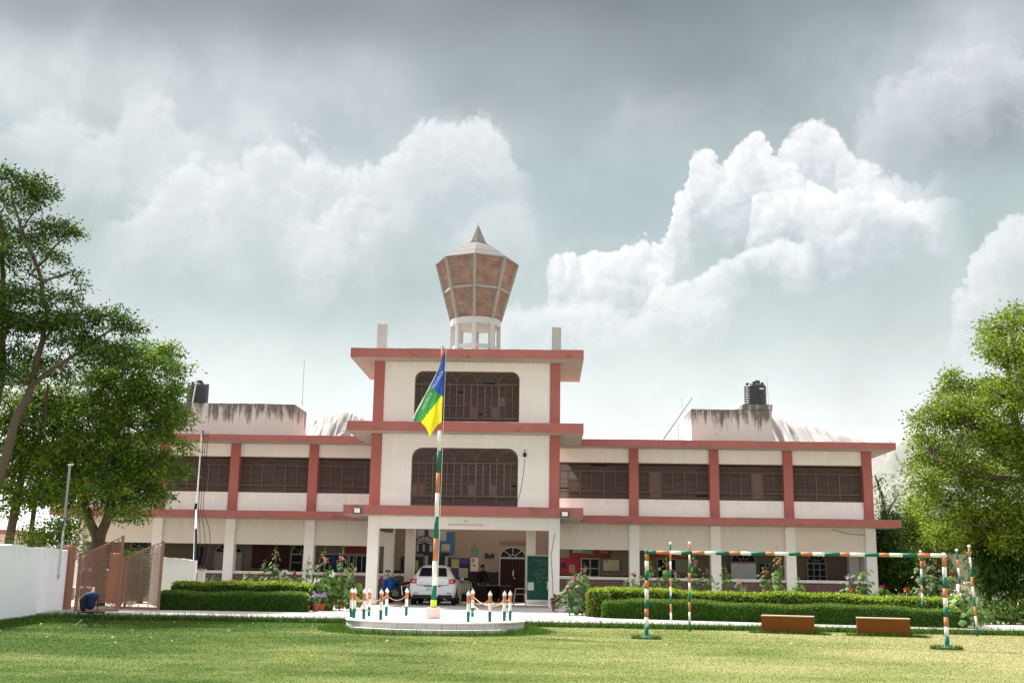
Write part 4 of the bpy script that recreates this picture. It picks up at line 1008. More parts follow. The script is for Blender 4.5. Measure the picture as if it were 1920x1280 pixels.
# service pole with its cables
s0, s1, s2, s3 = aY(378.5, 811, 46.6), aY(373, 885, 46.0), aY(368, 955, 45.0), aY(363.5, 1072, 39.5)
T = thing('service_pole', 'tall thin white pole with black cables rising to the left wing roof', 'pole', (s3.x, s3.y, 0))
MB().tube([s2, s1, s0], .032, 8).build('upper_pipe', capw, T); MB().tube([(s3.x, s3.y, -.05), s3, s2.lerp(s3, .5), s2+Vector((0, 0, .02))], .045, 8).build('lower_pipe', galv, T)
MB().tube([s2+Vector((0, -.07, .25)), s2+Vector((-.02, -.08, -.1)), s2.lerp(s3, .5)+Vector((.05, -.08, 0)), s3+Vector((.06, -.1, .1))], .05, 6).build('cable_sleeve', cab, T)
MB().lathe([(.05, -.02), (.06, 0), (.05, .03)], 10, c=tuple(s2)).build('collar', capw, T)
for dx, dy, e in ((.10, -.05, .2), (.2, -.08, .4), (.28, -.02, .1)):
    MB().tube([s0+Vector((dx, dy, 0)), s0.lerp(s2, .5)+Vector((dx, dy, 0)), s2+Vector((dx, dy, 0))]+[s2.lerp(s3, t)+Vector((dx+dx*1.1*math.sin(math.pi*t), dy, -.5*e*math.sin(math.pi*t))) for t in (.15, .3, .45, .6, .75, .87, .95, 1.)], .013, 5).build('cable', cab, T)
for k in range(5): MB().tube([s0+Vector((.06+.04*math.cos(a), -.06, -.1+.12*math.sin(a)+.02*k)) for a in [6.28*j/10 for j in range(11)]], .008, 4).build('cable_coil', cab, T)
MB().tube(sag(s3+Vector((-.05, 0, .1)), aY(318, 1048, 38.9), .05), .012, 5).build('cable', cab, T)

# gate: two leaves, each a side strip of slanted bars and a field of arched bars
gatep = M('gate_paint', (.27, .13, .095), .55, .12, 3., .1, 40, spec=.4)
gate_dk = M('gate_bar_pale', (.30, .19, .14), .55, .12, 3., .1, 40, spec=.4)
def gate(label, A, Mi, C, hA, hM, hC, seed, barm):
    """A: outer foot, Mi: foot of the middle stile, C: foot of the high stile; h: heights"""
    T = thing('gate', label, 'gate', A.lerp(C, .5), 'open gate leaves')
    for p, h in ((A, hA), (Mi, hM), (C, hC)): MB().bar(p, p+Vector((0, 0, h)), .07, .05).build('stile', gatep, T)
    MB().bar(A+Vector((0, 0, .04)), C+Vector((0, 0, .04)), .06, .07).build('bottom_rail', gatep, T)
    MB().bar(A+Vector((0, 0, hA-.03)), Mi+Vector((0, 0, hM-.03)), .04, .05).build('top_rail', gatep, T)
    n = 17
    for i in range(n):      # slanted bars of the strip
        z0 = .05+(hA-.35)*i/(n-1); MB().tube([A+Vector((0, 0, z0)), Mi+Vector((0, 0, min(z0+.30, hM-.04)))], .017, 5).build('bar', barm, T)
    # curved top bar and arched bars
    def top(t): return hM-.04+(hC-hM)*(t**.8)
    pts = [Mi.lerp(C, t)+Vector((0, 0, top(t))) for t in [j/12 for j in range(13)]]
    MB().tube(pts, .016, 6).build('top_bar', gatep, T)
    n = 32
    for i in range(n):
        z0 = -.15+(hC-.02)*i/n
        pts = []
        for j in range(13):
            t = j/12; z = z0+.42*math.sin(math.pi*min(1, (t*.82+.05)))*1.0
            if z < .06 or z > top(t)+.01: continue
            pts.append(Mi.lerp(C, t)+Vector((0, 0, z)))
        if len(pts) > 2: MB().tube(pts, .017, 5).build('bar', barm, T)
    for t in (.42, .7): MB().tube([Mi.lerp(C, t)+Vector((0, -.015, .06)), Mi.lerp(C, t)+Vector((0, -.015, top(t)-.05))], .012, 5).build('upright', barm, T)
    return T
ga = aZ(142, 1145, 0.02)
gate('brown iron gate leaf next to the white wall post', aZ(141, 1146, .02), aZ(155.5, 1146, .02), aZ(218.5, 1146, .02), 1.55, 1.56, 2.05, 1, M('gate_bar', (.25, .13, .09), .55, .12, 3., .1, 40))
gate('brown iron gate leaf next to the low dark hedge', aZ(224, 1141, .02), aZ(233, 1141, .02), aZ(296, 1143, .02), 1.50, 1.56, 1.97, 2, gate_dk)
# things seen through the gate
orange_col = M('orange_brick_paint', (.42, .15, .06), .8, .15, 3., .2, 20)
p = aZ(210, 1128, 0); MB().box(p.x-.17, p.x+.17, p.y-.17, p.y+.17, -.1, 1.62, bev=.02).lathe([(.21, 1.6), (.24, 1.64), (.24, 1.70), (.12, 1.74)], 4, c=(p.x, p.y, 0), rot=.785).build('gate_pillar', orange_col, loc=(p.x, p.y, -.1), label='orange brown pillar seen through the first gate leaf', category='pillar')
p = aZ(188, 1124, 0); T = thing('planter', 'red and grey round tub behind the first gate leaf', 'planter', (p.x, p.y, 0))
MB().lathe([(.13, 0), (.2, .35), (.22, .52), (.2, .52), (.15, .4)], 14, c=(p.x, p.y, -.05)).build('tub', pale_conc, T); MB().lathe([(.23, .50), (.26, .60), (.27, .72), (.22, .72), (.2, .6)], 14, c=(p.x, p.y, -.05)).build('rim', M('red_plastic', (.5, .045, .03), .45, .1, 3, 0), T)
p = aZ(155, 1122, 0); T = thing('stone_bench', 'white stone slab bench seen through the gate strip', 'bench', (p.x, p.y, 0))
MB().box(p.x-.7, p.x+.7, p.y-.2, p.y+.2, .40, .47, bev=.015).build('seat', capw, T)
for e in (-.5, .5): MB().box(p.x+e-.08, p.x+e+.08, p.y-.17, p.y+.17, -.1, .40).build('leg', pale_conc, T)
p = aZ(138, 1112, 0); T = thing('red_cloth', 'red and white cloth hanging on a rail behind the white wall post', 'cloth', (p.x, p.y, 0))
rc = M('red_cloth', (.45, .04, .06), .85, .1, 3, 0)
mb = MB()
for i in range(7):
    for j in range(6): pass
gx = [p.x-.05+.34*i/8 for i in range(9)]; gz = [1.42-.72*j/8 for j in range(9)]
vs = [(x, p.y+.03*math.sin(i*1.7+j*.5), z) for j, z in enumerate(gz) for i, x in enumerate(gx)]
MB().add(vs, [(j*9+i, j*9+i+1, j*9+i+10, j*9+i+9) for j in range(8) for i in range(8)]).build('fabric', rc, T)
MB().tube([(p.x-.3, p.y+.05, 1.43), (p.x+.6, p.y+.05, 1.43)], .015, 6).tube([(p.x-.3, p.y+.05, -.1), (p.x-.3, p.y+.05, 1.43)], .02, 6).tube([(p.x+.6, p.y+.05, -.1), (p.x+.6, p.y+.05, 1.43)], .02, 6).build('rail', galv, T)
# dark leafy shrub with pale leaves behind the second gate leaf
p = aZ(262, 1128, 0); T = thing('shrub', 'dark shrub with shiny pale leaves behind the second gate leaf', 'shrub', (p.x, p.y, -.05))
bush(T, [lump(262, 1060, p.y, 26, 22, .7), lump(248, 1045, p.y, 16, 12, .6), lump(275, 1085, p.y, 22, 22, .7), lump(258, 1100, p.y, 24, 24, .9)], lf_weep, 301, 30., 26, .085, .10)

# round flag platform
platw = M('platform_top_stone', (.60, .565, .545), .7, .06, 1.2, .1, 25, fine=.02)
plats = M('platform_side_tile', (.50, .475, .455), .65, .08, 1.5, .1, 30, stain=st_patch(.3, (.35, .32, .28), 1.6, .58, .75, (1, 1, .5)))
T = thing('flag_platform', 'low round tiled platform carrying the flagpole in front of the porch', 'platform', (PLC.x, PLC.y, -.12))
MB().lathe([(.01, -.12), (PR_-.05, -.12), (PR_-.05, .10), (.01, .10)], 64, c=(PLC.x, PLC.y, 0)).build('core', plats, T)
MB().lathe([(.01, .102), (PR_+.015, .102), (PR_+.02, .11), (PR_+.02, .137), (PR_+.005, .145), (.01, .145)], 96, c=(PLC.x, PLC.y, 0)).build('top', platw, T)
n = 40
for k in range(n):
    a0, a1 = 6.28318*(k+.012)/n, 6.28318*(k+.988)/n; r0, r1 = PR_-.05, PR_+random.uniform(-.004, .003)
    q = [(PLC.x+r*math.cos(a), PLC.y+r*math.sin(a)) for r, a in ((r1, a0), (r1, a1), (r0, a1), (r0, a0))]
    MB().hexa([(x, y, -.115) for x, y in q]+[(x, y, .098) for x, y in q]).build('tile', plats, T)
n = 22
rings = []
for k in range(n+1):
    a = math.radians(-138+96*k/n); r0, r1 = PR_-.02, PR_+.24
    rings.append([(PLC.x+r0*math.cos(a), PLC.y+r0*math.sin(a), -.12), (PLC.x+r1*math.cos(a), PLC.y+r1*math.sin(a), -.12), (PLC.x+r1*math.cos(a), PLC.y+r1*math.sin(a), -.005), (PLC.x+r0*math.cos(a), PLC.y+r0*math.sin(a), -.003)])
MB().loft(rings, 0, True, True).build('step', plats, T)

# tricolour paint bands
orange = M('saffron_paint', (.46, .18, .085), .75, .1, 6., .05, 40, spec=.15, stain=st_patch(.6, (.55, .42, .32), 20., .58, .68))
whitep = M('white_paint', (.70, .69, .645), .7, .06, 6., .05, 40, spec=.15, stain=st_patch(.5, (.42, .36, .30), 18., .62, .74))
greenp = M('green_paint', (.014, .125, .09), .65, .12, 6., .05, 40, spec=.15, stain=st_patch(.5, (.22, .30, .26), 20., .63, .73))
TRI = [orange, whitep, greenp]
def banded(mb, a, b, r0, r1, seq, n=12):
    """tube from a to b whose lengths carry the paints of seq: list of (fraction end, paint index)"""
    t0 = 0.
    for t1, c in seq:
        p, q = Vector(a).lerp(Vector(b), t0), Vector(a).lerp(Vector(b), t1)
        mb.tube([p, q], [r0+(r1-r0)*t0, r0+(r1-r0)*t1], n, c, caps=(t0 == 0 or t1 >= 1)); t0 = t1
    return mb

# flagpole
FP = Vector((aY(812.5, 1150, PLC.y).x, PLC.y, .145))
ftop = aY(830, 652, PLC.y); fz = ftop.z
T = thing('flagpole', 'tall orange, white and green banded flagpole on the round platform', 'flagpole', FP)
MB().box(FP.x-.16, FP.x+.15, FP.y-.15, FP.y+.15, .145, .40, bev=.012).build('base_block', M('pale_pink_stone', (.66, .50, .46), .8, .06, 2, .1, 30), T)
fb = Vector((FP.x, FP.y, .40)); ft = Vector((ftop.x, ftop.y, fz)); L_ = fz-.4
zat = lambda y: (aY(820, y, PLC.y).z-.4)/L_
seqpx = [(1097, 2), (1051, 1), (1009, 0), (968, 2), (924, 1), (886, 0), (845, 2), (807, 1), (762, 0), (722, 2), (690, 1), (650, 0)]
t0 = 0.
for y, c in seqpx:
    t1 = min(1., zat(y)) if y != 650 else 1.
    MB().tube([fb.lerp(ft, t0), fb.lerp(ft, t1)], [.062-.030*t0, .062-.030*t1], 14).build('band', TRI[c], T, smooth=True); t0 = t1
MB().lathe([(.072, .0), (.072, .14), (.064, .15)], 14, c=(fb.x, fb.y, fb.z+.02)).build('collar', M('lime_collar', (.55, .62, .05), .5, .1, 5, 0), T)
MB().tube([ft, ft+Vector((0, 0, .05))], .035, 10).tube([ft+Vector((0, 0, .01)), ft+Vector((.09, 0, .02))], .012, 6).build('finial', galv, T)
MB().tube([ft+Vector((.09, -.03, .0)), FP+Vector((.08, -.05, .5))], .006, 4).build('halyard', capw, T)

# flag: hanging cloth with three diagonal fields
blue = M('flag_blue', (.03, .10, .42), .75, .08, 4, .1, 60, trans=.2); fgreen = M('flag_green', (.06, .30, .085), .75, .1, 4, .1, 60, trans=.2); fyel = M('flag_yellow', (.85, .74, .03), .75, .06, 4, .1, 60, trans=.2); fwht = M('flag_white', (.70, .76, .66), .8, .05, 4, 0, trans=.2)
def flag():
    Y0 = PLC.y-.07
    left = [(832, 662), (826, 682), (816, 704), (803, 728), (790, 752), (779, 772), (773.5, 783)]
    right = [(835, 663), (834, 685), (832.5, 710), (831, 735), (829.5, 758), (828.5, 778), (828, 790)]
    bot = [(773.5, 783), (781, 788), (789, 791), (797, 799), (803, 810), (806, 820), (810, 812), (817, 800), (828, 790)]
    nu, nv = 26, 44
    def ip(a, t):
        t = max(0, min(1, t))*(len(a)-1); i = min(int(t), len(a)-2); f = t-i
        return a[i][0]*(1-f)+a[i+1][0]*f, a[i][1]*(1-f)+a[i+1][1]*f
    V, PX2 = [], []
    for j in range(nv+1):
        v = j/nv
        for i in range(nu+1):
            u = i/nu; l, r = ip(left, v), ip(right, v); b = ip(bot, u)
            lin = (left[-1][0]*(1-u)+right[-1][0]*u, left[-1][1]*(1-u)+right[-1][1]*u)
            x = l[0]*(1-u)+r[0]*u+(b[0]-lin[0])*v**3; y = l[1]*(1-u)+r[1]*u+(b[1]-lin[1])*v**3
            dy = (.05*math.sin(u*9+v*3)+.03*math.sin(u*17-v*4))*(v**.6)*.9+.02*math.sin(v*14+u*4)
            V.append(tuple(aY(x, y, Y0+dy))); PX2.append((x, y))
    mb = MB(); W_ = nu+1; fs = {0: [], 1: [], 2: [], 3: []}
    for j in range(nv):
        for i in range(nu):
            ids = (j*W_+i, j*W_+i+1, (j+1)*W_+i+1, (j+1)*W_+i); x = sum(PX2[k][0] for k in ids)/4; y = sum(PX2[k][1] for k in ids)/4
            # field boundaries run down to the left
            l1 = 728+(x-812)*.9; l2 = 741+(828-x)*1.30
            if i == 0 and j > 8: c = 3
            elif y < l1 and x > 808: c = 0
            elif y < l2: c = 1
            else: c = 2
            fs[c].append(ids)
    mb.v = V
    for c in fs:
        mb.f += fs[c]; mb.m += [c]*len(fs[c])
    F = thing('flag', 'hanging blue, green and yellow flag on the tall flagpole', 'flag', aY(832, 662, Y0))
    mb.build('cloth', [blue, fgreen, fyel, fwht], F, smooth=True)
    # rows of small white letters (too blurred to read) printed along the fields
    def letters(a, b, n, h, m):
        for i in range(n):
            t = (i+.5)/n; x = a[0]+(b[0]-a[0])*t; y = a[1]+(b[1]-a[1])*t; dx, dy = (b[0]-a[0]), (b[1]-a[1]); L = math.hypot(dx, dy); dx /= L; dy /= L; nx, ny = dy, -dx
            mb = MB(); w = L/n*.62; kind = (i*7+n) % 4
            def stroke(p, q):
                A = aY(x+dx*p[0]*w+nx*p[1]*h, y+dy*p[0]*w+ny*p[1]*h, Y0-.10); C_ = aY(x+dx*q[0]*w+nx*q[1]*h, y+dy*q[0]*w+ny*q[1]*h, Y0-.10); mb.bar(A, C_, .011, .004, up=(0, 1, 0))
            stroke((-.4, 0), (-.4, 1))
            if kind in (0, 1): stroke((.4, 0), (.4, 1))
            if kind in (0, 2): stroke((-.4, 1), (.4, 1))
            if kind in (1, 3): stroke((-.4, .5), (.4, .5))
            if kind in (2, 3): stroke((-.4, 0), (.4, 0))
            mb.build('letter', m, F)
    letters((813, 729), (832, 697), 9, 5, whitep); letters((794, 769), (811, 737), 9, 5, fwht)
flag()

# bollards round the platform and the chains between them
CH = 'chains slung between the bollards'; BG = 'striped bollards round the flag platform'
pxs = [(716, 1161.5, 'frontmost striped bollard on the left half of the platform'), (682.5, 1159.7, 'second striped bollard from the front on the left half of the platform'), (664, 1158, 'middle one of the three close striped bollards at the far left'),
       (658, 1156.6, 'leftmost striped bollard on the platform'), (670, 1154.8, 'right one of the three close striped bollards at the far left'), (693.5, 1154.6, 'striped bollard in front of the left porch column'),
       (725, 1153.8, 'striped bollard in front of the motorcycle wheel'), (762, 1153.6, 'striped bollard just left of the white car'),
       (879, 1164.8, 'left front striped bollard right of the flagpole'), (919, 1164.4, 'middle front striped bollard right of the flagpole'), (946, 1163.5, 'second striped bollard from the right on the platform'),
       (957, 1161.8, 'rightmost striped bollard on the platform'), (886, 1155.6, 'rear striped bollard right of the flagpole in front of the beige chair')]
BH = .64; pos = []
for i, (px, py, lab) in enumerate(pxs):
    q = aZ(px, py, .145); v = Vector((q.x-PLC.x, q.y-PLC.y, 0)); v.normalize()
    # keep the seen direction, put the foot on the ring
    sx = (q.x-PLC.x); R_ = 1.80; sy = math.sqrt(max(.02, R_*R_-min(sx*sx, R_*R_)))*(-1 if i in (0, 1, 2, 8, 9, 10, 11) else 1)
    if i == 3: sy = -.05
    if i == 11: sy = -.35
    if i == 2: sy = -.5
    pos.append(Vector((q.x, PLC.y+sy, .145)))
T0_ = thing('bollard', pxs[0][2], 'bollard', (0, 0, 0), BG)
MB().lathe([(.036, 0), (.037, .22)], 12).build('green_band', greenp, T0_, smooth=False); MB().lathe([(.037, .22), (.038, .40)], 12).build('white_band', whitep, T0_); MB().lathe([(.038, .40), (.040, .56)], 12).build('orange_band', orange, T0_)
MB().lathe([(.040, .56), (.046, .575), (.046, .60), (.03, .625), (.016, .645), (.010, .665), (.004, .675)], 12).build('cap', whitep, T0_)
for i, p in enumerate(pos):
    if i == 0: T0_.location = p
    else: dup(T0_, p, random.uniform(0, 6), label=pxs[i][2], cat='bollard', group=BG)
chm = M('chain_rope', (.55, .48, .42), .6, .1, 6, .2, 60); cho = M('chain_orange', (.50, .26, .17), .6, .1, 6, .2, 60)
def chain(a, b, z, s, lab, m):
    pts = sag(a+Vector((0, 0, z)), b+Vector((0, 0, z)), s, 12); mb = MB(); mb.tube(pts, .009, 5)
    for i in range(0, 12): mb.ball(pts[i], .013, 6, 3)
    tag(mb.build('chain', m), lab, 'chain', CH)
for order in ((0, 1, 2, 3, 4, 5, 6, 7), (8, 9, 10, 11, 12)):
    for i in range(len(order)-1):
        a, b = pos[order[i]], pos[order[i+1]]; d = (b-a).length
        if d < .1: continue
        na = lambda k: pxs[order[k]][2].replace('striped ', '').replace(' on the platform', '').replace(' on the left half of the platform', ' on the left')
        chain(a, b, .50, .10+.05*d, 'upper chain from the '+na(i)[:40].strip(), cho); chain(a, b, .30, .10+.05*d, 'lower chain from the '+na(i)[:40].strip(), chm)

# benches
bench_t = M('brown_glazed_tile', (.165, .055, .010), .55, .12, .9, .05, 40, spec=.08)
bench_e = M('bench_edge', (.42, .30, .22), .6, .1, 3, 0)
for (a, b), lab in zip(BN, ('left one of the two brown tiled block benches on the lawn edge', 'right one of the two brown tiled block benches, near the goal post')):
    d = (b-a).normalized(); nn = Vector((-d.y, d.x, 0)); T = thing('block_bench', lab, 'bench', (a+b)/2+nn*.25, 'brown block benches')
    L = (b-a).length; w = .50
    def bx(u0, u1, v0, v1, z0, z1, nm, m):
        P4 = [a+d*u+nn*v for u, v in ((u0, v0), (u1, v0), (u1, v1), (u0, v1))]; MB().hexa([p+Vector((0, 0, z0)) for p in P4]+[p+Vector((0, 0, z1)) for p in P4]).build(nm, m, T)
    bx(.02, L-.02, .02, w-.02, 0, .40, 'core', bench_e)
    for k in range(3): bx(.004+L*k/3, L*(k+1)/3-.004, 0, .018, .022, .40, 'tile', bench_t)
    for e in (0, L-.018): bx(e, e+.018, .02, w-.02, .022, .40, 'tile', bench_e if e == 0 else bench_t)  # left end tile takes the pale edge colour to paint its lit sheen
    bx(-.008, L+.008, -.008, w+.008, 0, .02, 'plinth', bench_e); bx(-.006, L+.006, -.008, w+.006, .402, .425, 'top_slab', bench_e)

# goal frame
T = thing('goal_frame', 'orange, white and green banded goal frame on the lawn', 'goal', (GP1+GP2)/2)
gh = 1.86
g1t, g2t = aY(1213, 1035, GP1.y), aY(1770, 1041, GP2.y)
def bands_tube(a, b, r, seq, nm):
    t0 = 0
    for t1, c in seq: MB().tube([Vector(a).lerp(Vector(b), t0), Vector(a).lerp(Vector(b), t1)], r, 14).build(nm, TRI[c], T, smooth=True); t0 = t1
# post bands read from the ground up
y1 = lambda ys, y0, yt: [((y0-y)/(y0-yt), c) for y, c in ys]
bands_tube(GP1, g1t, .043, y1([(1174, 2), (1157, 1), (1141, 0), (1125, 2), (1104, 1), (1088, 0), (1070, 2), (1051, 1), (1035, 0)], 1197, 1035), 'post_band')
bands_tube(GP2, g2t, .043, y1([(1192, 2), (1175, 1), (1157, 0), (1138, 2), (1121, 1), (1103, 0), (1082, 2), (1063, 1), (1041, 0)], 1217, 1041), 'post_band')
n = 24; seq = [(min(1., (i+1)/n+(random.uniform(-.006, .006) if i < n-1 else 0)), (2, 0, 1)[i % 3]) for i in range(n)]
bands_tube(g1t+Vector((0, 0, .0)), g2t, .039, seq, 'crossbar_band')
MB().ball(g1t, .058, 12, 8).build('elbow', greenp, T, smooth=True); MB().ball(g2t, .058, 12, 8).build('elbow', galv, T, smooth=True)
for g in (GP1, GP2): MB().lathe([(.01, 0), (.17, 0), (.17, .045), (.06, .05), (.06, .09)], 14, c=tuple(g+Vector((0, 0, -.0)))).build('base_plate', M('base_plate', (.10, .24, .24), .5, .1, 5, 0), T)

# slim banded garden poles with white knobs
def pole(base, topz, leanx, lab, r=.027, flip=0):
    T = thing('garden_pole', lab, 'pole', base, 'slim banded poles with white knobs')
    a = Vector(base); b = Vector((base[0]+leanx, base[1], topz)); n = 9; t0 = 0
    for i in range(n):
        t1 = (i+1)/n; MB().tube([a.lerp(b, t0), a.lerp(b, t1)], r*(.9 if i > 6 else 1), 10).build('band', TRI[(2, 1, 0)[(i+flip) % 3]], T, smooth=True); t0 = t1
    MB().ball(b+Vector((0, 0, .03)), r*1.5, 10, 6).build('knob', whitep, T, smooth=True)
for px, py, yt, pxt, Y, lab, fl in ((1293, 1183, 1020, 1293, None, 'slim banded pole with white knob on the path edge inside the goal', 0), (1833, 1192, 1026, 1817, None, 'slim leaning banded pole with white knob right of the goal', 0),
                             (1258, None, 1020, 1257, 31.6, 'slim banded pole rising between the right hedges near the left goal post', 1), (1730, None, 1036, 1726, 31.2, 'slim banded pole rising from the hedges left of the right goal post', 1), (1806, None, 1033, 1794, 31.4, 'slim leaning banded pole behind the flowers right of the goal', 1)):
    if Y is None: b = aZ(px, py, -.12)
    else: b = Vector((aY(px, 1150, Y).x, Y, 0))
    t = aY(pxt, yt, b.y); pole(tuple(b), t.z, t.x-b.x, lab, flip=fl)

# ------------------------------------------------------------------ things on the veranda and porch walls
YB_ = YV-.02
def wbox(px0, py0, px1, py1, Y=YB_):
    a, b = aY(px0, py1, Y), aY(px1, py0, Y); return a.x, b.x, a.z, b.z
def flatcol(name, col, rough=.7): return M(name, col, rough, .12, 6., .0, 40)
def board(name, label, cat, box, mat, Y=YB_, th=.03, frame=None, fw=.04, papers=(), group=None):
    x0, x1, z0, z1 = box; T = thing(name, label, cat, ((x0+x1)/2, Y-th/2, z0), group)
    MB().box(x0, x1, Y-th, Y, z0, z1).build('panel', mat, T)
    if frame:
        for q in ((x0-fw, x1+fw, z1, z1+fw), (x0-fw, x1+fw, z0-fw, z0), (x0-fw, x0, z0, z1), (x1, x1+fw, z0, z1)): MB().box(q[0], q[1], Y-th-.012, Y, q[2], q[3]).build('frame', frame, T)
    for i, (u0, v0, u1, v1, m) in enumerate(papers):
        MB().box(x0+(x1-x0)*u0, x0+(x1-x0)*u1, Y-th-.006-.002*i, Y-th-.001, z0+(z1-z0)*v0, z0+(z1-z0)*v1).build('paper', m, T)
    return T
redb = flatcol('red_board', (.20, .028, .022)); pinkb = flatcol('pink_board', (.28, .016, .035)); creamb = flatcol('cream_paper', (.30, .275, .2)); greenb = flatcol('green_paper', (.10, .24, .13)); blackb = flatcol('black_board', (.018, .017, .016))
blueb = flatcol('blue_paper', (.03, .045, .16)); yelb = flatcol('yellow_paper', (.27, .25, .08)); orangeb = flatcol('orange_board', (.30, .10, .03)); whiteb = flatcol('white_board', (.66, .67, .64)); greyb = flatcol('grey_paper', (.30, .31, .27)); navyb = flatcol('navy_board', (.02, .02, .05)); purpleb = flatcol('purple_paper', (.06, .03, .14)); mblue = flatcol('mural_blue', (.03, .09, .17)); mwhite = flatcol('mural_white', (.27, .28, .25))
def marks(T, box, Y, rows, m, sz=.018, seed=0, fill=.8):
    """short strokes in rows: writing too small in the photo to be read"""
    R = random.Random(seed); x0, x1, z0, z1 = box; mb = MB()
    for (v, u0, u1, h) in rows:
        x = x0+(x1-x0)*u0; z = z0+(z1-z0)*v
        while x < x0+(x1-x0)*u1:
            w = R.uniform(.6, 1.2)*h
            if R.random() < fill:
                mb.bar((x, Y, z+h*.5), (x+w*.9, Y, z+h*.5+R.uniform(-.01, .01)), sz*.6, .004, up=(0, 1, 0))
                for k in range(R.randint(1, 2)): xx = x+R.uniform(0, w*.8); mb.bar((xx, Y, z+h*.5), (xx+R.uniform(-.3, .3)*h, Y, z-h*R.uniform(.2, .5)), sz*.6, .004, up=(0, 1, 0))
            x += w*1.05
    mb.build('writing', m, T, kind='stuff')
def arch_door(label, px0, px1, pyt, pys, pyb, leaf, kind='door', Y=YB_, panes=None, cat='door', fan=5):
    """arched opening: fanlight with radial bars above, door leaf or window panes below"""
    a, b = aY(px0, pys, Y), aY(px1, pys, Y); x0, x1 = a.x, b.x; zs = (a.z+b.z)/2; zt = aY((px0+px1)/2, pyt, Y).z; zb = max(.06, aY((px0+px1)/2, pyb, Y).z) if pyb else .06
    cx = (x0+x1)/2; R = (x1-x0)/2; kz = (zt-zs)/R
    T = thing('arched_door' if kind == 'door' else 'arched_window', label, cat, (cx, Y, zb))
    arc = lambda r, n=18: [(cx+r*math.cos(math.pi*i/n), zs+r*kz*math.sin(math.pi*i/n)) for i in range(n+1)]
    MB().prism(arc(R), Y-.02, Y, 0).build('fanlight_glass', glass_dark, T)
    mb = MB(); o, i_ = arc(R+.05), arc(R-.01)
    mb.loft([[(p[0], Y-.06, p[1]) for p in o], [(p[0], Y-.06, p[1]) for p in i_], [(p[0], Y-.02, p[1]) for p in i_], [(p[0], Y-.02, p[1]) for p in o]], closed=False); mb.build('arch_frame', winframe, T)
    MB().tube([(x, Y-.04, z) for x, z in arc(R*.28, 8)], .018, 5).build('fan_hub', winframe, T)
    for k in range(1, fan): an = math.pi*k/fan; MB().bar((cx+R*.28*math.cos(an), Y-.04, zs+R*.28*kz*math.sin(an)), (cx+R*math.cos(an), Y-.04, zs+R*kz*math.sin(an)), .03, .03).build('fan_bar', winframe, T)
    MB().box(x0-.06, x1+.06, Y-.07, Y-.01, zs-.05, zs+.02).build('transom', winframe, T)
    for e in (x0-.05, x1-.01): MB().box(e, e+.06, Y-.06, Y, zb, zs-.05).build('jamb', winframe, T)
    if kind == 'door':
        for k in range(2):
            xa, xb = x0+.01+(x1-x0-.02)*k/2+.004, x0+.01+(x1-x0-.02)*(k+1)/2-.004; nb = 4
            for j in range(nb): MB().box(xa+(xb-xa)*j/nb+.002, xa+(xb-xa)*(j+1)/nb-.002, Y-.04, Y-.005, zb, zs-.06).build('plank', leaf, T)
            for z in (.35, 1.0, 1.6): MB().box(xa, xb, Y-.055, Y-.04, zb+z, zb+z+.09).build('ledge', leaf, T)
        MB().ball((cx+.08, Y-.08, zb+1.0), .035, 8, 5).build('handle', galv, T); MB().bar((cx+.03, Y-.07, zb+1.1), (cx+.03, Y-.07, zb+1.35), .03, .03).build('bolt', galv, T)
    else:
        MB().box(x0, x1, Y-.015, Y-.002, zb, zs-.05).build('pane', glass_dark, T)
        nx, nz = panes
        for k in range(1, nx): x = x0+(x1-x0)*k/nx; MB().box(x-.025, x+.025, Y-.05, Y-.01, zb, zs-.05).build('mullion', winframe, T)
        for k in range(1, nz): z = zb+(zs-zb)*k/nz; MB().box(x0, x1, Y-.04, Y-.012, z-.02, z+.02).build('glazing_bar', winframe, T)
    return T
def sq_window(label, box, nx, nz, Y=YB_):
    x0, x1, z0, z1 = box; T = thing('veranda_window', label, 'window', ((x0+x1)/2, Y, z0))
    MB().box(x0, x1, Y-.015, Y, z0, z1).build('pane', glass_dark, T)
    for q in ((x0-.05, x1+.05, z1, z1+.05), (x0-.05, x1+.05, z0-.05, z0), (x0-.05, x0, z0, z1), (x1, x1+.05, z0, z1)): MB().box(q[0], q[1], Y-.05, Y, q[2], q[3]).build('frame', winframe, T)
    for k in range(1, nx): x = x0+(x1-x0)*k/nx; MB().box(x-.025, x+.025, Y-.045, Y-.01, z0, z1).build('mullion', winframe, T)
    for k in range(1, nz): z = z0+(z1-z0)*k/nz; MB().box(x0, x1, Y-.042, Y-.012, z-.022, z+.022).build('glazing_bar', winframe, T)
# left wing
board('notice_board', 'tall black notice board on the left veranda wall behind the service pole', 'notice board', wbox(369, 1025, 384, 1058), blackb, frame=winwood, papers=((.3, .2, .7, .5, navyb), (.25, .6, .6, .85, navyb)))
arch_door('arched doorway with grey-green leaves half behind the second veranda column', 405, 453, 1020, 1035, None, doorgrey)
arch_door('dark arched window behind the first gate leaf on the left veranda', 247, 281, 1013, 1027, 1062, None, 'window', panes=(3, 2), cat='window')
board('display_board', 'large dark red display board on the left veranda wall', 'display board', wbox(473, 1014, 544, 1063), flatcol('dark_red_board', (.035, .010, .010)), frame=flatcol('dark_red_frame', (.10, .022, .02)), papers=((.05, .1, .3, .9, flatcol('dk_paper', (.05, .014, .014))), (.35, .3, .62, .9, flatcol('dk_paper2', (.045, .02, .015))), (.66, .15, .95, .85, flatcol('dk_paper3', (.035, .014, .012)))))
arch_door('arched window with dark panes half behind the third veranda column', 547, 590, 1019, 1038, 1070, None, 'window', panes=(2, 2), cat='window')
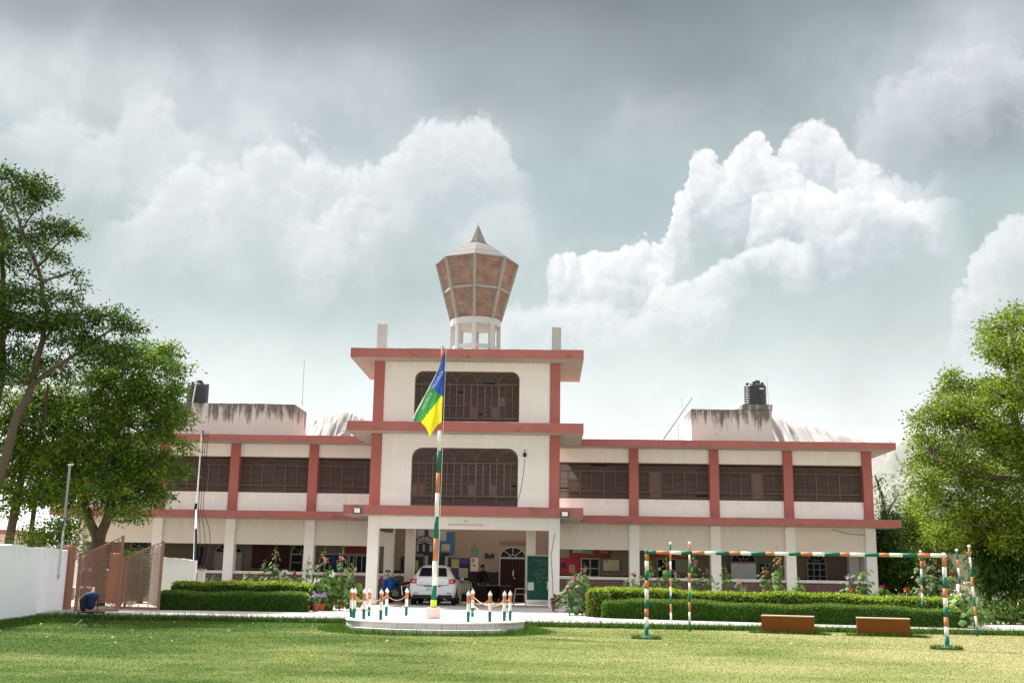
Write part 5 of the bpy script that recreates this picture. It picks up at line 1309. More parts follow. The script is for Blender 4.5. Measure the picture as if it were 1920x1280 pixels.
board('notice_board', 'dark blue notice board in a cream frame left of the porch', 'notice board', wbox(600, 1040, 652, 1072), navyb, frame=flatcol('cream_frame', (.40, .36, .27)), papers=((.3, .35, .55, .9, blueb), (.6, .2, .85, .6, greyb), (.08, .4, .25, .8, blueb)))
T = board('banner', 'red banner with orange letters above the veranda window left of the porch', 'banner', wbox(640, 1016, 690, 1036), redb, papers=((.02, .35, .18, .95, greenb),))
marks(T, wbox(640, 1016, 690, 1036), YB_-.045, [(.62, .28, .98, .20)], flatcol('orange_letters', (.42, .10, .03)), .05, 3, 1.)
sq_window('dark three-light window under the red banner left of the porch', wbox(656, 1042, 690, 1072), 3, 1)
MB().box(-16.9, -16.7, YV-.3, YV-.05, 2.35, 2.6, bev=.03).build('speaker_box', blackb, label='small black box under the veranda lintel beside the gate', category='speaker')
# porch back wall
bx = wbox(781, 994, 853, 1037)
T = board('mural', 'blue and white painted mural panel over the car', 'mural', bx, mwhite, th=.03, frame=None, papers=((.0, .0, .48, .09, blackb), (.42, .0, 1., .55, mblue), (.66, .12, .88, .42, creamb), (.78, .45, 1., .95, mblue), (.2, .72, .3, 1., navyb), (.06, .08, .16, .40, navyb), (.22, .08, .34, .40, navyb), (.48, .62, .7, .95, greyb)))
x0, x1, z0, z1 = bx; cx = x0+(x1-x0)*.21
for k in range(7): an = math.pi*k/6; MB().bar((cx, YB_-.055, z0+.42), (cx+.42*math.cos(an), YB_-.055, z0+.42+.34*math.sin(an)), .025, .01, up=(0, 1, 0)).build('painted_ray', blackb, T)
MB().tube([(cx+.43*math.cos(math.pi*k/12), YB_-.055, z0+.42+.36*math.sin(math.pi*k/12)) for k in range(13)], .018, 4).build('painted_arc', blackb, T)
board('notice_board', 'dark notice board with one yellow-green sheet left of the car', 'notice board', wbox(778, 1043, 794, 1072), blackb, papers=((.0, .1, .4, .75, yelb),))
T = thing('porch_door', 'dark double door behind the white car under the mural', 'door', (aY(818, 1060, YB_).x, YB_, .05))
x0, x1, z0, z1 = wbox(802, 1042, 835, 1064); MB().box(x0, x1, YB_-.03, YB_, .05, z1).build('leaf', blackb, T)
for q in (x0-.12, (x0+x1)/2-.05, x1): MB().box(q, q+.12, YB_-.05, YB_-.002, .05, z1).build('jamb', winframe, T)
MB().box(x0-.16, x1+.16, YB_-.06, YB_, z1+.02, z1+.14).build('head_board', blackb, T)
board('notice_board', 'black notice board with pale and purple posters right of the car', 'notice board', wbox(840, 1046, 881, 1084), blackb, papers=((.14, .55, .5, .95, yelb), (.5, .72, .95, .97, purpleb), (.48, .05, .92, .52, creamb), (.2, .05, .5, .48, purpleb), (.14, .52, .5, .6, greyb)))
board('notice_board', 'dark board on the porch wall between the two left inner columns', 'notice board', wbox(751, 1043, 764, 1075), blackb)
p = aY(891, 1031.5, YB_); T = thing('wall_emblem', 'round green wheel emblem hanging on the porch wall', 'emblem', p)
em = flatcol('emblem_green', (.10, .22, .14)); MB().tube([(p.x+.13*math.cos(a), YB_-.02, p.z+.13*math.sin(a)) for a in [6.2832*k/20 for k in range(21)]], .028, 6).build('ring', em, T)
for k in range(8): a = math.pi*k/8; MB().bar((p.x-.13*math.cos(a), YB_-.02, p.z-.13*math.sin(a)), (p.x+.13*math.cos(a), YB_-.02, p.z+.13*math.sin(a)), .018, .012, up=(0, 1, 0)).build('spoke', em, T)
MB().ball((p.x, YB_-.03, p.z), .04, 10, 6).build('hub', em, T); MB().tube([(p.x-.02, YB_-.01, p.z+.15), (p.x-.02, YB_-.01, p.z+.32)], .008, 4).build('string', blackb, T)
T = board('name_plate', 'small black sign plate on the porch wall left of the arched door', 'sign', wbox(909, 1037, 927, 1045.5), blackb, papers=((.46, .66, .56, .9, whiteb),))
T = board('wall_poster', 'pale sheet with black brush strokes on the porch wall', 'poster', wbox(882, 1045, 897, 1070), flatcol('pale_sheet', (.50, .46, .38)), th=.012)
x0, x1, z0, z1 = wbox(882, 1045, 897, 1070)
for k, (u0, v0, u1, v1) in enumerate(((.15, .9, .5, .86), (.12, .72, .52, .8), (.3, .62, .42, .86), (.2, .4, .62, .48), (.5, .55, .6, .3))): MB().bar((x0+(x1-x0)*u0, YB_-.016, z0+(z1-z0)*v0), (x0+(x1-x0)*u1, YB_-.016, z0+(z1-z0)*v1), .03, .004, up=(0, 1, 0)).build('brush_stroke', blackb, T)
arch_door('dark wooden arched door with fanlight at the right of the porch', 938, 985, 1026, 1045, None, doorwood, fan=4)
x0, x1, z0, z1 = wbox(937, 1014.5, 986, 1018.5); T = thing('wall_batten', 'brown wooden batten fixed above the arched porch door', 'batten', ((x0+x1)/2, YB_, z0))
MB().box(x0, x1, YB_-.06, YB_, z0, z1).build('board', flatcol('batten_brown', (.14, .09, .055)), T)
for px in (921, 926): q = aY(px, 1019, YB_); MB().tube([(q.x, YB_-.02, q.z+.06), (q.x+.02, YB_-.05, q.z), (q.x, YB_-.02, q.z-.06)], .01, 5).build('wall_hook', flatcol('hook_brown', (.12, .1, .07)), label=('left' if px == 921 else 'right')+' of the two small brown hooks on the porch wall', category='hook')
# right wing
board('display_board', 'red display board with three sheets above the window right of the porch', 'display board', wbox(1069, 1026, 1143, 1043), redb, papers=((.06, .42, .32, 1., greyb), (.33, .32, .58, 1., greenb), (.76, .38, .94, .98, flatcol('brown_sheet', (.22, .16, .10)))), frame=flatcol('red_frame', (.15, .02, .018)))
board('poster_board', 'pinkish red poster board with a dark picture right of the porch', 'poster', wbox(1047, 1048, 1088, 1073), pinkb, papers=((.1, .35, .35, .75, navyb), (.48, .05, .75, .6, flatcol('ochre_sheet', (.33, .2, .1)))), frame=flatcol('pink_frame', (.2, .02, .03)))
sq_window('dark four-pane window beside the pinkish red poster board', wbox(1091, 1048, 1122, 1082), 2, 2)
board('map_board', 'cream map board on the veranda wall right of the porch', 'map board', wbox(1131, 1049, 1161, 1069), flatcol('map_cream', (.50, .46, .30)), frame=flatcol('map_frame', (.12, .09, .05)), fw=.03, papers=((.08, .84, .3, .95, flatcol('olive', (.2, .22, .08))), (.45, .1, .9, .4, flatcol('map_tan', (.44, .40, .25)))))
board('display_board', 'orange display board behind the left goal post', 'display board', wbox(1213, 1029, 1291, 1045), orangeb, papers=((.72, .2, .95, .9, creamb), (.1, .2, .3, .8, redb)), frame=flatcol('orange_frame', (.2, .06, .02)))
sq_window('dark narrow window with pale bars behind the first garden pole', wbox(1234, 1049, 1266, 1088), 2, 2)
board('notice_board', 'cream notice sheet right of the narrow veranda window', 'notice board', wbox(1268, 1046, 1292, 1072), creamb)
arch_door('arched fanlight window behind the white board on the right veranda', 1371, 1416, 1034, 1053, 1088, None, 'window', panes=(3, 2), cat='window', fan=4)
T = board('white_board', 'large white board standing on the right veranda under a fanlight', 'white board', wbox(1374, 1059, 1414, 1090, YV-.5), whiteb, Y=YV-.5, frame=capw, fw=.07)
x0, x1, z0, z1 = wbox(1374, 1059, 1414, 1090, YV-.5)
for e in (x0-.04, x1): MB().box(e, e+.05, YV-.53, YV-.48, .05, z0).build('leg', capw, T)
bx = wbox(1424, 1056, 1451, 1074); T = board('sign_board', 'black sign board with white lettering right of the white board', 'sign', bx, blackb, frame=flatcol('plate_frame', (.3, .28, .24)), fw=.02)
marks(T, bx, YB_-.036, [(.78, .55, .9, .10), (.45, .1, .92, .13), (.12, .1, .9, .10)], whiteb, .028, 5, .9)
MB().box(aY(1471, 1040, YV-1.5).x-.1, aY(1471, 1040, YV-1.5).x+.1, YV-1.6, YV-1.4, 2.1, 2.4, bev=.03).tube([(aY(1471, 1040, YV-1.5).x, YV-1.5, 2.4), (aY(1471, 1040, YV-1.5).x, YV-1.5, 3.38)], .02, 6).build('hanging_lamp', blackb, label='small black lamp hanging in the right veranda beside a column', category='lamp')
arch_door('arched window with grey muntins in the last bay of the right veranda', 1514, 1547, 1038, 1055, 1092, None, 'window', panes=(3, 3), cat='window', fan=5)
q = aY(1601, 1060, YV-.4); MB().box(q.x-.22, q.x+.22, YV-.5, YV-.1, .05, 3.3, bev=.01).build('veranda_pier', cream, label='cream pier at the dark side opening at the right end of the veranda', category='pier')
q = aY(1614, 1060, YB_); MB().box(q.x-.16, q.x+.16, YV-.03, YV-.015, .05, 3.2).build('dark_opening', blackb, label='tall dark side opening at the right end of the veranda', category='opening')
q = aY(1447, 1096, YW-.03); 
# chalkboard leaning on its tiled base
x0, x1 = aY(988.5, 1083, 46.9).x, aY(1028, 1083, 46.9).x; zb, zt = aY(1005, 1124, 46.9).z, aY(1005, 1042, 46.9).z
T = thing('chalkboard', 'tall green chalkboard with chalk writing leaning beside the right porch column', 'chalkboard', ((x0+x1)/2, 47, zb))
chg = M('chalkboard_green', (.012, .085, .062), .75, .12, 2., .05, 30)
MB().box(x0, x1, 46.88, 46.93, zb, zt).build('board', chg, T)
for q in ((x0-.05, x1+.05, zt, zt+.05), (x0-.05, x0, zb, zt), (x1, x1+.05, zb, zt)): MB().box(q[0], q[1], 46.86, 46.95, q[2], q[3]).build('frame', M('board_frame', (.5, .5, .46), .6, .08, 3, 0), T)
chalk = M('chalk', (.20, .27, .23), .9, .2, 8, 0)
marks(T, (x0, x1, zb, zt), 46.875, [(.89, .2, .95, .10), (.80, .36, .95, .14), (.655, .40, .86, .16), (.57, .17, .75, .10), (.485, .25, .95, .10), (.40, .45, .92, .09)], chalk, .016, 8, .85)
MB().box(x0+.02, x0+.28, 46.868, 46.876, zb+.22*(zt-zb), zb+.40*(zt-zb)).build('paper', whiteb, T); MB().box(x1-.05, x1+.02, 46.868, 46.876, zb+.24*(zt-zb), zb+.42*(zt-zb)).build('paper', whiteb, T)
T = thing('tiled_base', 'low tiled plinth carrying the green chalkboard', 'plinth', ((x0+x1)/2, 46.95, .02))
for k in range(3): MB().box(x0-.06+(x1-x0+.1)*k/3+.003, x0-.06+(x1-x0+.1)*(k+1)/3-.003, 46.75, 47.1, .021, zb-.003).build('tile', capw, T)

# white plastic chairs
plas = M('cream_plastic', (.50, .47, .33), .5, .06, 3, .0)
def plastic_chair(lab, loc, rz):
    T = thing('plastic_chair', lab, 'chair', (0, 0, 0), 'cream plastic chairs in the porch')
    MB().box(-.24, .24, -.22, .22, .42, .445, bev=.01).build('seat', plas, T)
    for sx in (-1, 1):
        for sy in (-1, 1): MB().tube([(sx*.25, sy*.24, 0), (sx*.22, sy*.2, .42)], [.022, .026], 8).build('leg', plas, T)
        MB().tube([(sx*.23, .22, .43), (sx*.235, .28, .66), (sx*.20, .32, .84), (sx*.10, .33, .90), (0, .335, .905)], .02, 8).build('back_post', plas, T)
        MB().tube([(sx*.235, .26, .64), (sx*.27, .1, .65), (sx*.265, -.16, .64), (sx*.25, -.2, .44)], .018, 8).build('armrest', plas, T)
    for k in range(5): x = -.16+.08*k; MB().bar((x, .25, .47), (x*.9, .325, .87-.03*abs(k-2)), .055, .012).build('back_slat', plas, T)
    T.location = loc; T.rotation_euler = (0, 0, rz)
p = aZ(879, 1130, .02); plastic_chair('cream plastic chair facing away right of the white car', (p.x, 45.6, .02), math.pi)
p = aZ(972, 1131, .02); plastic_chair('cream plastic chair seen from the side beside the green chalkboard', (p.x+.1, 45.4, .02), -math.pi/2)

# ------------------------------------------------------------------ person in dark clothes at the back of the porch
def person():
    T = thing('person', 'person in dark clothes standing in the shade left of the arched porch door', 'person', (0, 0, 0))
    me = bpy.data.meshes.new('body'); bm = bmesh.new(); sk = bm.verts.layers.skin.verify()
    def v(x, y, z, r):
        q = bm.verts.new((x, y, z)); q[sk].radius = (r, r*.85); return q
    def chain_(*vs):
        for a, b in zip(vs, vs[1:]): bm.edges.new((a, b))
    pel = v(0, 0, .93, .155); pel[sk].use_root = True
    ab = v(0, -.01, 1.08, .145); ch = v(0, 0, 1.28, .165); nk0 = v(0, .01, 1.43, .085); nk = v(0, .005, 1.49, .058); hd0 = v(0, -.01, 1.56, .085); hd = v(0, -.012, 1.63, .098); hd2 = v(0, 0, 1.70, .075)
    chain_(pel, ab, ch, nk0, nk, hd0, hd, hd2)
    for s in (-1, 1):
        sh = v(s*.19, .01, 1.38, .072); el = v(s*.255, .03, 1.10, .048); wr = v(s*.24, -.12, .90, .033); pm = v(s*.225, -.17, .84, .034)
        chain_(nk0, sh, el, wr, pm)
        for k, (dx, L) in enumerate(((-.03, .075), (-.011, .085), (.009, .08), (.027, .065))):
            f1 = v(s*.225+dx*.9, -.195, .80, .0095); f2 = v(s*.225+dx, -.20, .80-L*.5, .0085); f3 = v(s*.225+dx, -.185, .80-L, .0075); chain_(pm, f1, f2, f3)
        t1 = v(s*.19, -.19, .85, .011); t2 = v(s*.175, -.22, .815, .009); chain_(pm, t1, t2)
        hp = v(s*.095, 0, .86, .105); kn = v(s*.11, -.01, .48, .065); an = v(s*.115, .02, .09, .045); to = v(s*.13, -.16, .045, .042)
        chain_(pel, hp, kn, an, to)
    bm.to_mesh(me); bm.free(); o = bpy.data.objects.new('body_tmp', me); COL.objects.link(o)
    o.modifiers.new('s', 'SKIN'); u = o.modifiers.new('d', 'SUBSURF'); u.levels = 1; u.render_levels = 1
    dg = bpy.context.evaluated_depsgraph_get(); m2 = bpy.data.meshes.new_from_object(o.evaluated_get(dg)); bpy.data.objects.remove(o)
    skin = M('skin', (.16, .085, .055), .6, .08, 6, 0); cloth = M('dark_clothes', (.010, .010, .013), .95, .15, 6, .2, 60, spec=0.); shoe = M('dark_shoes', (.015, .012, .012), .6, .1, 5, 0)
    m2.materials.clear()
    for m in (cloth, skin, shoe): m2.materials.append(m)
    for p in m2.polygons:
        c = p.center; p.use_smooth = True
        p.material_index = 1 if (c.z > 1.475 or (c.z < .905 and c.y < -.10 and c.z > .6)) else (2 if c.z < .11 else 0)
    b = bpy.data.objects.new('body', m2); COL.objects.link(b); b.parent = T; ORG[b.name] = Vector((0, 0, 0))
    MB().ball((0, .012, 1.665), .112, 14, 8, sc=(.92, 1.0, 1.0)).build('hair', M('black_hair', (.008, .007, .007), .95, .2, 20, .2, 80, spec=.0), T, smooth=True)
    MB().ball((0, -.105, 1.625), .02, 8, 5, sc=(.7, .8, 1.3)).build('nose', skin, T, smooth=True)
    for s in (-1, 1): MB().ball((s*.034, -.098, 1.65), .011, 8, 5).build('eye', whiteb, T); MB().ball((s*.098, .0, 1.63), .026, 8, 5, sc=(.35, .8, 1.2)).build('ear', skin, T, smooth=True)
    MB().box(-.025, .025, -.104, -.094, 1.582, 1.590).build('mouth', M('lips', (.12, .04, .035), .6, .1, 5, 0), T)
    q = aY(905, 1060, 49.0); T.location = (q.x, 49.0, .02); T.rotation_euler = (0, 0, .35); k = (aY(905, 1056.5, 49.0).z-.02)/1.78; T.scale = (k, k, k)
person()
# dark desk in front of the person
q = aY(925, 1105, 48.3); T = thing('desk', 'dark wooden desk in the shade in front of the standing person', 'desk', (q.x, 48.3, .02)); dk = flatcol('dark_desk', (.010, .006, .005), .9)
MB().box(q.x-.75, q.x+.75, 48.0, 48.6, .70, .75, bev=.008).build('top', dk, T)
for e in (-.68, .28): MB().box(q.x+e, q.x+e+.4, 48.05, 48.55, .06, .70).build('drawer_unit', dk, T)
MB().box(q.x-.68, q.x+.68, 48.5, 48.53, .2, .70).build('back_panel', dk, T)

# ------------------------------------------------------------------ white hatchback
def car():
    T = thing('parked_car', 'white hatchback parked in the porch with its tail to the lawn', 'car', (0, 0, 0))
    paint = M('car_paint_white', (.66, .67, .69), .35, .03, .8, 0, coat=.6, spec=.5, fine=.0); blk = M('car_black_plastic', (.018, .018, .019), .6, .05, 4, 0); tyre = M('tyre_rubber', (.016, .016, .016), .85, .1, 8, .2, 60); rim = M('alloy_rim', (.45, .46, .47), .35, .05, 4, 0, metal=.8)
    redl = M('tail_light_red', (.42, .012, .018), .15, .05, 8, 0, coat=.6); redw = M('tail_light_clear', (.70, .30, .30), .15, .03, 8, 0, coat=.6)
    # stations along the length: y, underside, belt height, roof height, half widths (low, mid, belt, roof)
    S = [(0.00, .40, .66, .70, .66, .70, .60, .46), (0.02, .33, .74, .80, .74, .80, .72, .56), (.06, .28, .82, .93, .79, .84, .80, .60), (.12, .25, .90, 1.02, .82, .865, .81, .60), (.30, .24, .945, 1.24, .84, .872, .82, .55), (.50, .23, .955, 1.425, .85, .872, .82, .51),
         (.62, .23, .955, 1.462, .85, .872, .82, .51), (1.2, .22, .945, 1.50, .85, .872, .82, .515), (1.9, .22, .93, 1.49, .85, .872, .82, .52), (2.4, .22, .92, 1.38, .85, .872, .83, .59), (2.85, .22, .91, 1.05, .85, .87, .82, .66), (3.0, .22, .90, .96, .85, .87, .81, .70), (3.5, .24, .82, .86, .83, .85, .76, .60), (3.85, .28, .68, .72, .74, .76, .64, .48), (3.95, .38, .56, .60, .60, .62, .5, .36)]
    def ring(s):
        y, zb, zt, zr, wl, wm, wb, wr = s
        h = [(0, zb), (wl*.8, zb), (wl*.97, zb+.06), (wm*.99, zb+(zt-zb)*.4), (wm, zb+(zt-zb)*.72), (wb, zt), (wb*.4+wr*.6, zt+(zr-zt)*.62), (wr, zr-(zr-zt)*.12), (wr*.72, zr), (0, zr+.012)]
        return [(x, y, z) for x, z in h]+[(-x, y, z) for x, z in h[-2:0:-1]]
    MB().loft([ring(s) for s in S], 0, True, True).build('body', paint, T, smooth=True)
    # rear window, following the hatch
    def hp(u, y, off=.012):
        for a, b in zip(S, S[1:]):
            if a[0] <= y <= b[0]:
                f = (y-a[0])/(b[0]-a[0]); return (u*(a[7]*(1-f)+b[7]*f), y-off, (a[3]*(1-f)+b[3]*f)+off*.8+.006)
    rows = [[hp(u, y) for u in (-.90, -.6, -.2, .2, .6, .90)] for y in (.155, .25, .36, .45)]
    n = 6; vs = [p for r in rows for p in r]; MB().add(vs, [(i*n+j, i*n+j+1, (i+1)*n+j+1, (i+1)*n+j) for i in range(3) for j in range(5)]).build('rear_window', glass_dark, T, smooth=True)
    MB().loft([[(-.46, .47, 1.43), (.46, .47, 1.43), (.46, .47, 1.45), (-.46, .47, 1.45)], [(-.44, .38, 1.412), (.44, .38, 1.412), (.44, .38, 1.428), (-.44, .38, 1.428)]], 0, True, True).build('spoiler', paint, T)
    for sx in (-1, 1):   # side glass
        P4 = []
        for y in (.75, 1.3, 1.9, 2.35, 2.6):
            for a, b in zip(S, S[1:]):
                if a[0] <= y <= b[0]:
                    f = (y-a[0])/(b[0]-a[0]); zt = a[2]*(1-f)+b[2]*f; zr = a[3]*(1-f)+b[3]*f; wb = a[6]*(1-f)+b[6]*f; wr = a[7]*(1-f)+b[7]*f; P4.append((y, zt, zr, wb, wr)); break
        vs = []
        for y, zt, zr, wb, wr in P4: vs += [(sx*(wb-.02+.012), y, zt+.03), (sx*(wb*.4+wr*.6+.014), y, zt+(zr-zt)*.62), (sx*(wr+.02), y, zr-(zr-zt)*.17)]
        MB().add(vs, [(i*3+j, i*3+j+1, i*3+j+4, i*3+j+3) for i in range(4) for j in range(2)]).build('side_window', glass_dark, T, smooth=True)
        # tail light wrapping the corner
        lp = [(sx*.60, .035, .80), (sx*.62, .045, .98), (sx*.78, .10, .985), (sx*.845, .26, .97), (sx*.85, .22, .86), (sx*.80, .06, .80)]
        inn = [(x*.93, y+.08, z) for x, y, z in lp]; MB().loft([inn, [(x*1.005, y-.022, z) for x, y, z in lp]], 0, True, True).build('tail_light', redl, T, smooth=False)
        MB().loft([[(sx*.66, .03, .86), (sx*.67, .035, .94), (sx*.77, .07, .94), (sx*.77, .06, .86)], [(sx*.67, .012, .87), (sx*.68, .016, .93), (sx*.76, .05, .93), (sx*.76, .04, .87)]], 0, True, True).build('light_lens', redw, T)
        MB().box(min(sx*.52, sx*.70), max(sx*.52, sx*.70), -.012, .03, .435, .465).build('reflector', redl, T)
        MB().loft([[(sx*.84, 2.35, .93), (sx*.84, 2.42, .93), (sx*.84, 2.42, 1.0), (sx*.84, 2.35, 1.0)], [(sx*1.0, 2.36, .93), (sx*1.0, 2.46, .94), (sx*.99, 2.46, 1.07), (sx*.99, 2.36, 1.06)]], 0, True, True).build('mirror', paint, T, smooth=True)
        for y in (.78, 3.15):
            W = MB().lathe([(.2, -.09), (.285, -.095), (.30, -.07), (.30, .07), (.285, .095), (.2, .09)], 24); W.v = [(z, x, y_) for x, y_, z in W.v]; W.v = [(sx*.765+a, y+b, .30+c) for a, b, c in W.v]; w = W.build('tyre', tyre, T, smooth=True)
            R_ = MB().lathe([(.02, .05), (.06, .085), (.19, .07), (.205, .085), (.205, -.05), (.02, -.05)], 20); R_.v = [(z*sx, x, y_) for x, y_, z in R_.v]; R_.v = [(sx*.765+a, y+b, .30+c) for a, b, c in R_.v]; R_.build('rim', rim, w)
            A = MB().tube([(sx*.868, y+.35*math.cos(a), .30+.35*math.sin(a)) for a in [math.pi*k/14 for k in range(15)]], .018, 6); A.build('wheel_arch', blk, T)
    MB().box(-.74, .74, -.006, .2, .24, .40, bev=.03).build('lower_bumper', blk, T)
    MB().loft([[(-.80, .05, .395), (.80, .05, .395), (.80, .05, .43), (-.80, .05, .43)], [(-.70, -.03, .40), (.70, -.03, .40), (.70, -.03, .425), (-.70, -.03, .425)]], 0, True, True).build('bumper_lip', paint, T)
    MB().box(-.25, .25, -.022, .0, .555, .665, bev=.006).build('number_plate', capw, T)
    R = random.Random(4)
    for k in range(9):
        x = -.205+.046*k
        if k in (2, 4): continue
        mb = MB(); mb.bar((x, -.026, .58), (x, -.026, .64), .009, .004, up=(0, 1, 0)); mb.bar((x, -.026, .638 if k % 2 else .61), (x+.026, -.026, .638 if k % 2 else .61), .009, .004, up=(0, 1, 0))
        if k % 3: mb.bar((x+.026, -.026, .58), (x+.026, -.026, .64), .009, .004, up=(0, 1, 0))
        mb.build('plate_character', blk, T)
    MB().box(-.33, .33, -.012, .02, .69, .72, bev=.008).build('plate_recess_trim', blk, T)
    mb = MB(); mb.tube([(-.045, .035, .865), (.0, .03, .885), (.045, .035, .865), (0, .03, .845), (-.045, .035, .865)], .008, 5); mb.build('badge', rim, T)
    MB().box(-.50, -.34, .03, .04, .845, .862).build('model_badge', rim, T)
    MB().tube([(-.62, .02, .76), (-.5, -.01, .745), (.5, -.01, .745), (.62, .02, .76)], .008, 4).build('tailgate_line', blk, T)
    MB().tube([(0, .9, 1.5), (0, .82, 1.66)], .008, 5).build('aerial', blk, T)
    MB().bar((-.02, .36, 1.36), (.30, .24, 1.2), .015, .01).build('wiper', blk, T)
    MB().tube([(0, .6, .22), (0, 2.6, .22)], .2, 8).build('underbody', blk, T)
    MB().tube([(.45, -.0, .26), (.45, .3, .26)], .03, 8).build('exhaust', rim, T)
    MB().box(-.6, .6, .3, 2.2, .55, .9).build('seats', blk, T)
    q = aZ(812, 1133.5, .02); T.location = (q.x, q.y-.5, .02); T.rotation_euler = (0, 0, .0)
    T.scale = (1.02, 1, 1)
car()

# ------------------------------------------------------------------ motorcycles
def motorbike(lab, loc, rz, body_col, cover=None):
    T = thing('motorcycle', lab, 'motorcycle', (0, 0, 0)); tyre = MATS['tyre_rubber']; chrome = M('chrome', (.62, .62, .62), .2, .05, 5, 0, metal=1.); bk = MATS['car_black_plastic']
    pt = M('bike_paint', body_col, .3, .05, 3, 0, coat=.5)
    for y, r in ((-.62, .30), (.68, .30)):
        W = MB().lathe([(r-.07, -.05), (r-.02, -.055), (r, -.03), (r, .03), (r-.02, .055), (r-.07, .05)], 26); W.v = [(z, y+x, .30+y_) for x, y_, z in W.v]; w = W.build('wheel', tyre, T, smooth=True)
        R_ = MB().lathe([(r-.07, -.04), (r-.065, .04), (r-.09, .04), (r-.09, -.04), (r-.07, -.04)], 22, caps=False); R_.v = [(z, y+x, .30+y_) for x, y_, z in R_.v]; R_.build('rim', chrome, w)
        mb = MB()
        for k in range(10): a = 6.283*k/10; mb.bar((0, y, .30), (0, y+(r-.08)*math.cos(a), .30+(r-.08)*math.sin(a)), .012)
        mb.tube([(-.09, y, .30), (.09, y, .30)], .035, 8).build('spokes', chrome, w)
    arc = lambda y, r, a0, a1, n=9: [(0, y+r*math.cos(a0+(a1-a0)*k/n), .30+r*math.sin(a0+(a1-a0)*k/n)) for k in range(n+1)]
    MB().loft([[(p[0]-.08, p[1], p[2]-.01), (p[0]-.05, p[1], p[2]+.025), (p[0]+.05, p[1], p[2]+.025), (p[0]+.08, p[1], p[2]-.01)] for p in arc(-.62, .34, math.radians(200), math.radians(60))], closed=False).build('rear_mudguard', chrome, T, smooth=True)
    MB().loft([[(p[0]-.06, p[1], p[2]-.01), (p[0]-.04, p[1], p[2]+.02), (p[0]+.04, p[1], p[2]+.02), (p[0]+.06, p[1], p[2]-.01)] for p in arc(.68, .335, math.radians(150), math.radians(20))], closed=False).build('front_mudguard', pt, T, smooth=True)
    MB().loft([[(.09*s*math.cos(a), y, .80+.10*s*math.sin(a)) for a in [6.283*k/12 for k in range(12)]] for y, s in ((-.02, .75), (.08, 1.25), (.28, 1.45), (.42, 1.0), (.46, .6))], 0, True, True).build('fuel_tank', pt, T, smooth=True)
    MB().loft([[(x*w, y, z+h) for x, z in ((-.12, -.04), (.12, -.04), (.13, .02), (.07, .05), (-.07, .05), (-.13, .02))] for y, w, h in ((-.80, .7, .82), (-.62, 1., .79), (-.3, 1., .76), (-.1, .9, .74), (.0, .7, .76))], 0, True, True).build('seat', bk, T, smooth=True)
    MB().box(-.14, .14, -.15, .3, .26, .60, bev=.04).build('engine', M('engine_metal', (.22, .22, .23), .45, .1, 5, .2, 40, metal=.6), T)
    for s in (-1, 1):
        MB().tube([(s*.08, .68, .30), (s*.08, .50, .98)], .025, 8).build('fork_leg', chrome, T); MB().tube([(s*.14, -.62, .32), (s*.13, -.5, .70)], .03, 8).build('shock_absorber', chrome, T)
        MB().tube([(s*.02, .5, 1.02), (s*.2, .48, 1.08), (s*.36, .36, 1.06)], .015, 6).build('handlebar', chrome, T); MB().tube([(s*.26, .42, 1.07), (s*.32, .44, 1.22)], .008, 5).ball((s*.34, .43, 1.25), .06, 8, 5, sc=(1, .3, .8)).build('mirror', bk, T)
        MB().tube([(s*.14, -.80, .66), (s*.22, -.80, .66)], .012, 5).ball((s*.24, -.81, .66), .035, 8, 5).build('indicator', M('amber_lens', (.6, .2, .02), .2, .05, 5, 0), T)
        MB().box(min(s*.13, s*.17), max(s*.13, s*.17), -.45, -.12, .48, .70, bev=.02).build('side_panel', pt, T)
    MB().tube([(.17, .2, .30), (.19, -.2, .24), (.20, -.45, .27), (.20, -.95, .36)], [.03, .03, .05, .055], 10).build('exhaust', chrome, T, smooth=True)
    MB().box(-.07, .07, -.98, -.92, .62, .72, bev=.012).build('tail_light', MATS['tail_light_red'], T); MB().box(-.11, .11, -1.02, -1.0, .42, .55, bev=.005).build('number_plate', capw, T)
    MB().ball((0, .60, .95), .10, 12, 8).build('headlamp', chrome, T, smooth=True)
    MB().tube([(-.13, -.55, .82), (-.15, -.95, .86), (.15, -.95, .86), (.13, -.55, .82)], .012, 6).build('grab_rail', chrome, T)
    MB().tube([(0, .5, .98), (0, .1, .62), (0, -.15, .35), (0, -.62, .30)], .028, 8).build('frame', bk, T); MB().tube([(-.1, 0, .28), (-.28, -.06, .0)], .012, 6).build('side_stand', bk, T)
    T.location = loc; T.rotation_euler = (0, 0, rz); return T
q = aZ(748, 1131, .02); mloc = (q.x, 45.15, .02); mrz = .62
motorbike('black motorcycle with chrome tail parked between the porch column and the white car', (q.x-.10, 45.0, .02), mrz, (.02, .02, .024))
q2 = aZ(717, 1131, .02); motorbike('red motorcycle half hidden behind the left porch column', (q2.x-.25, 46.3, .02), .5, (.32, .015, .02))
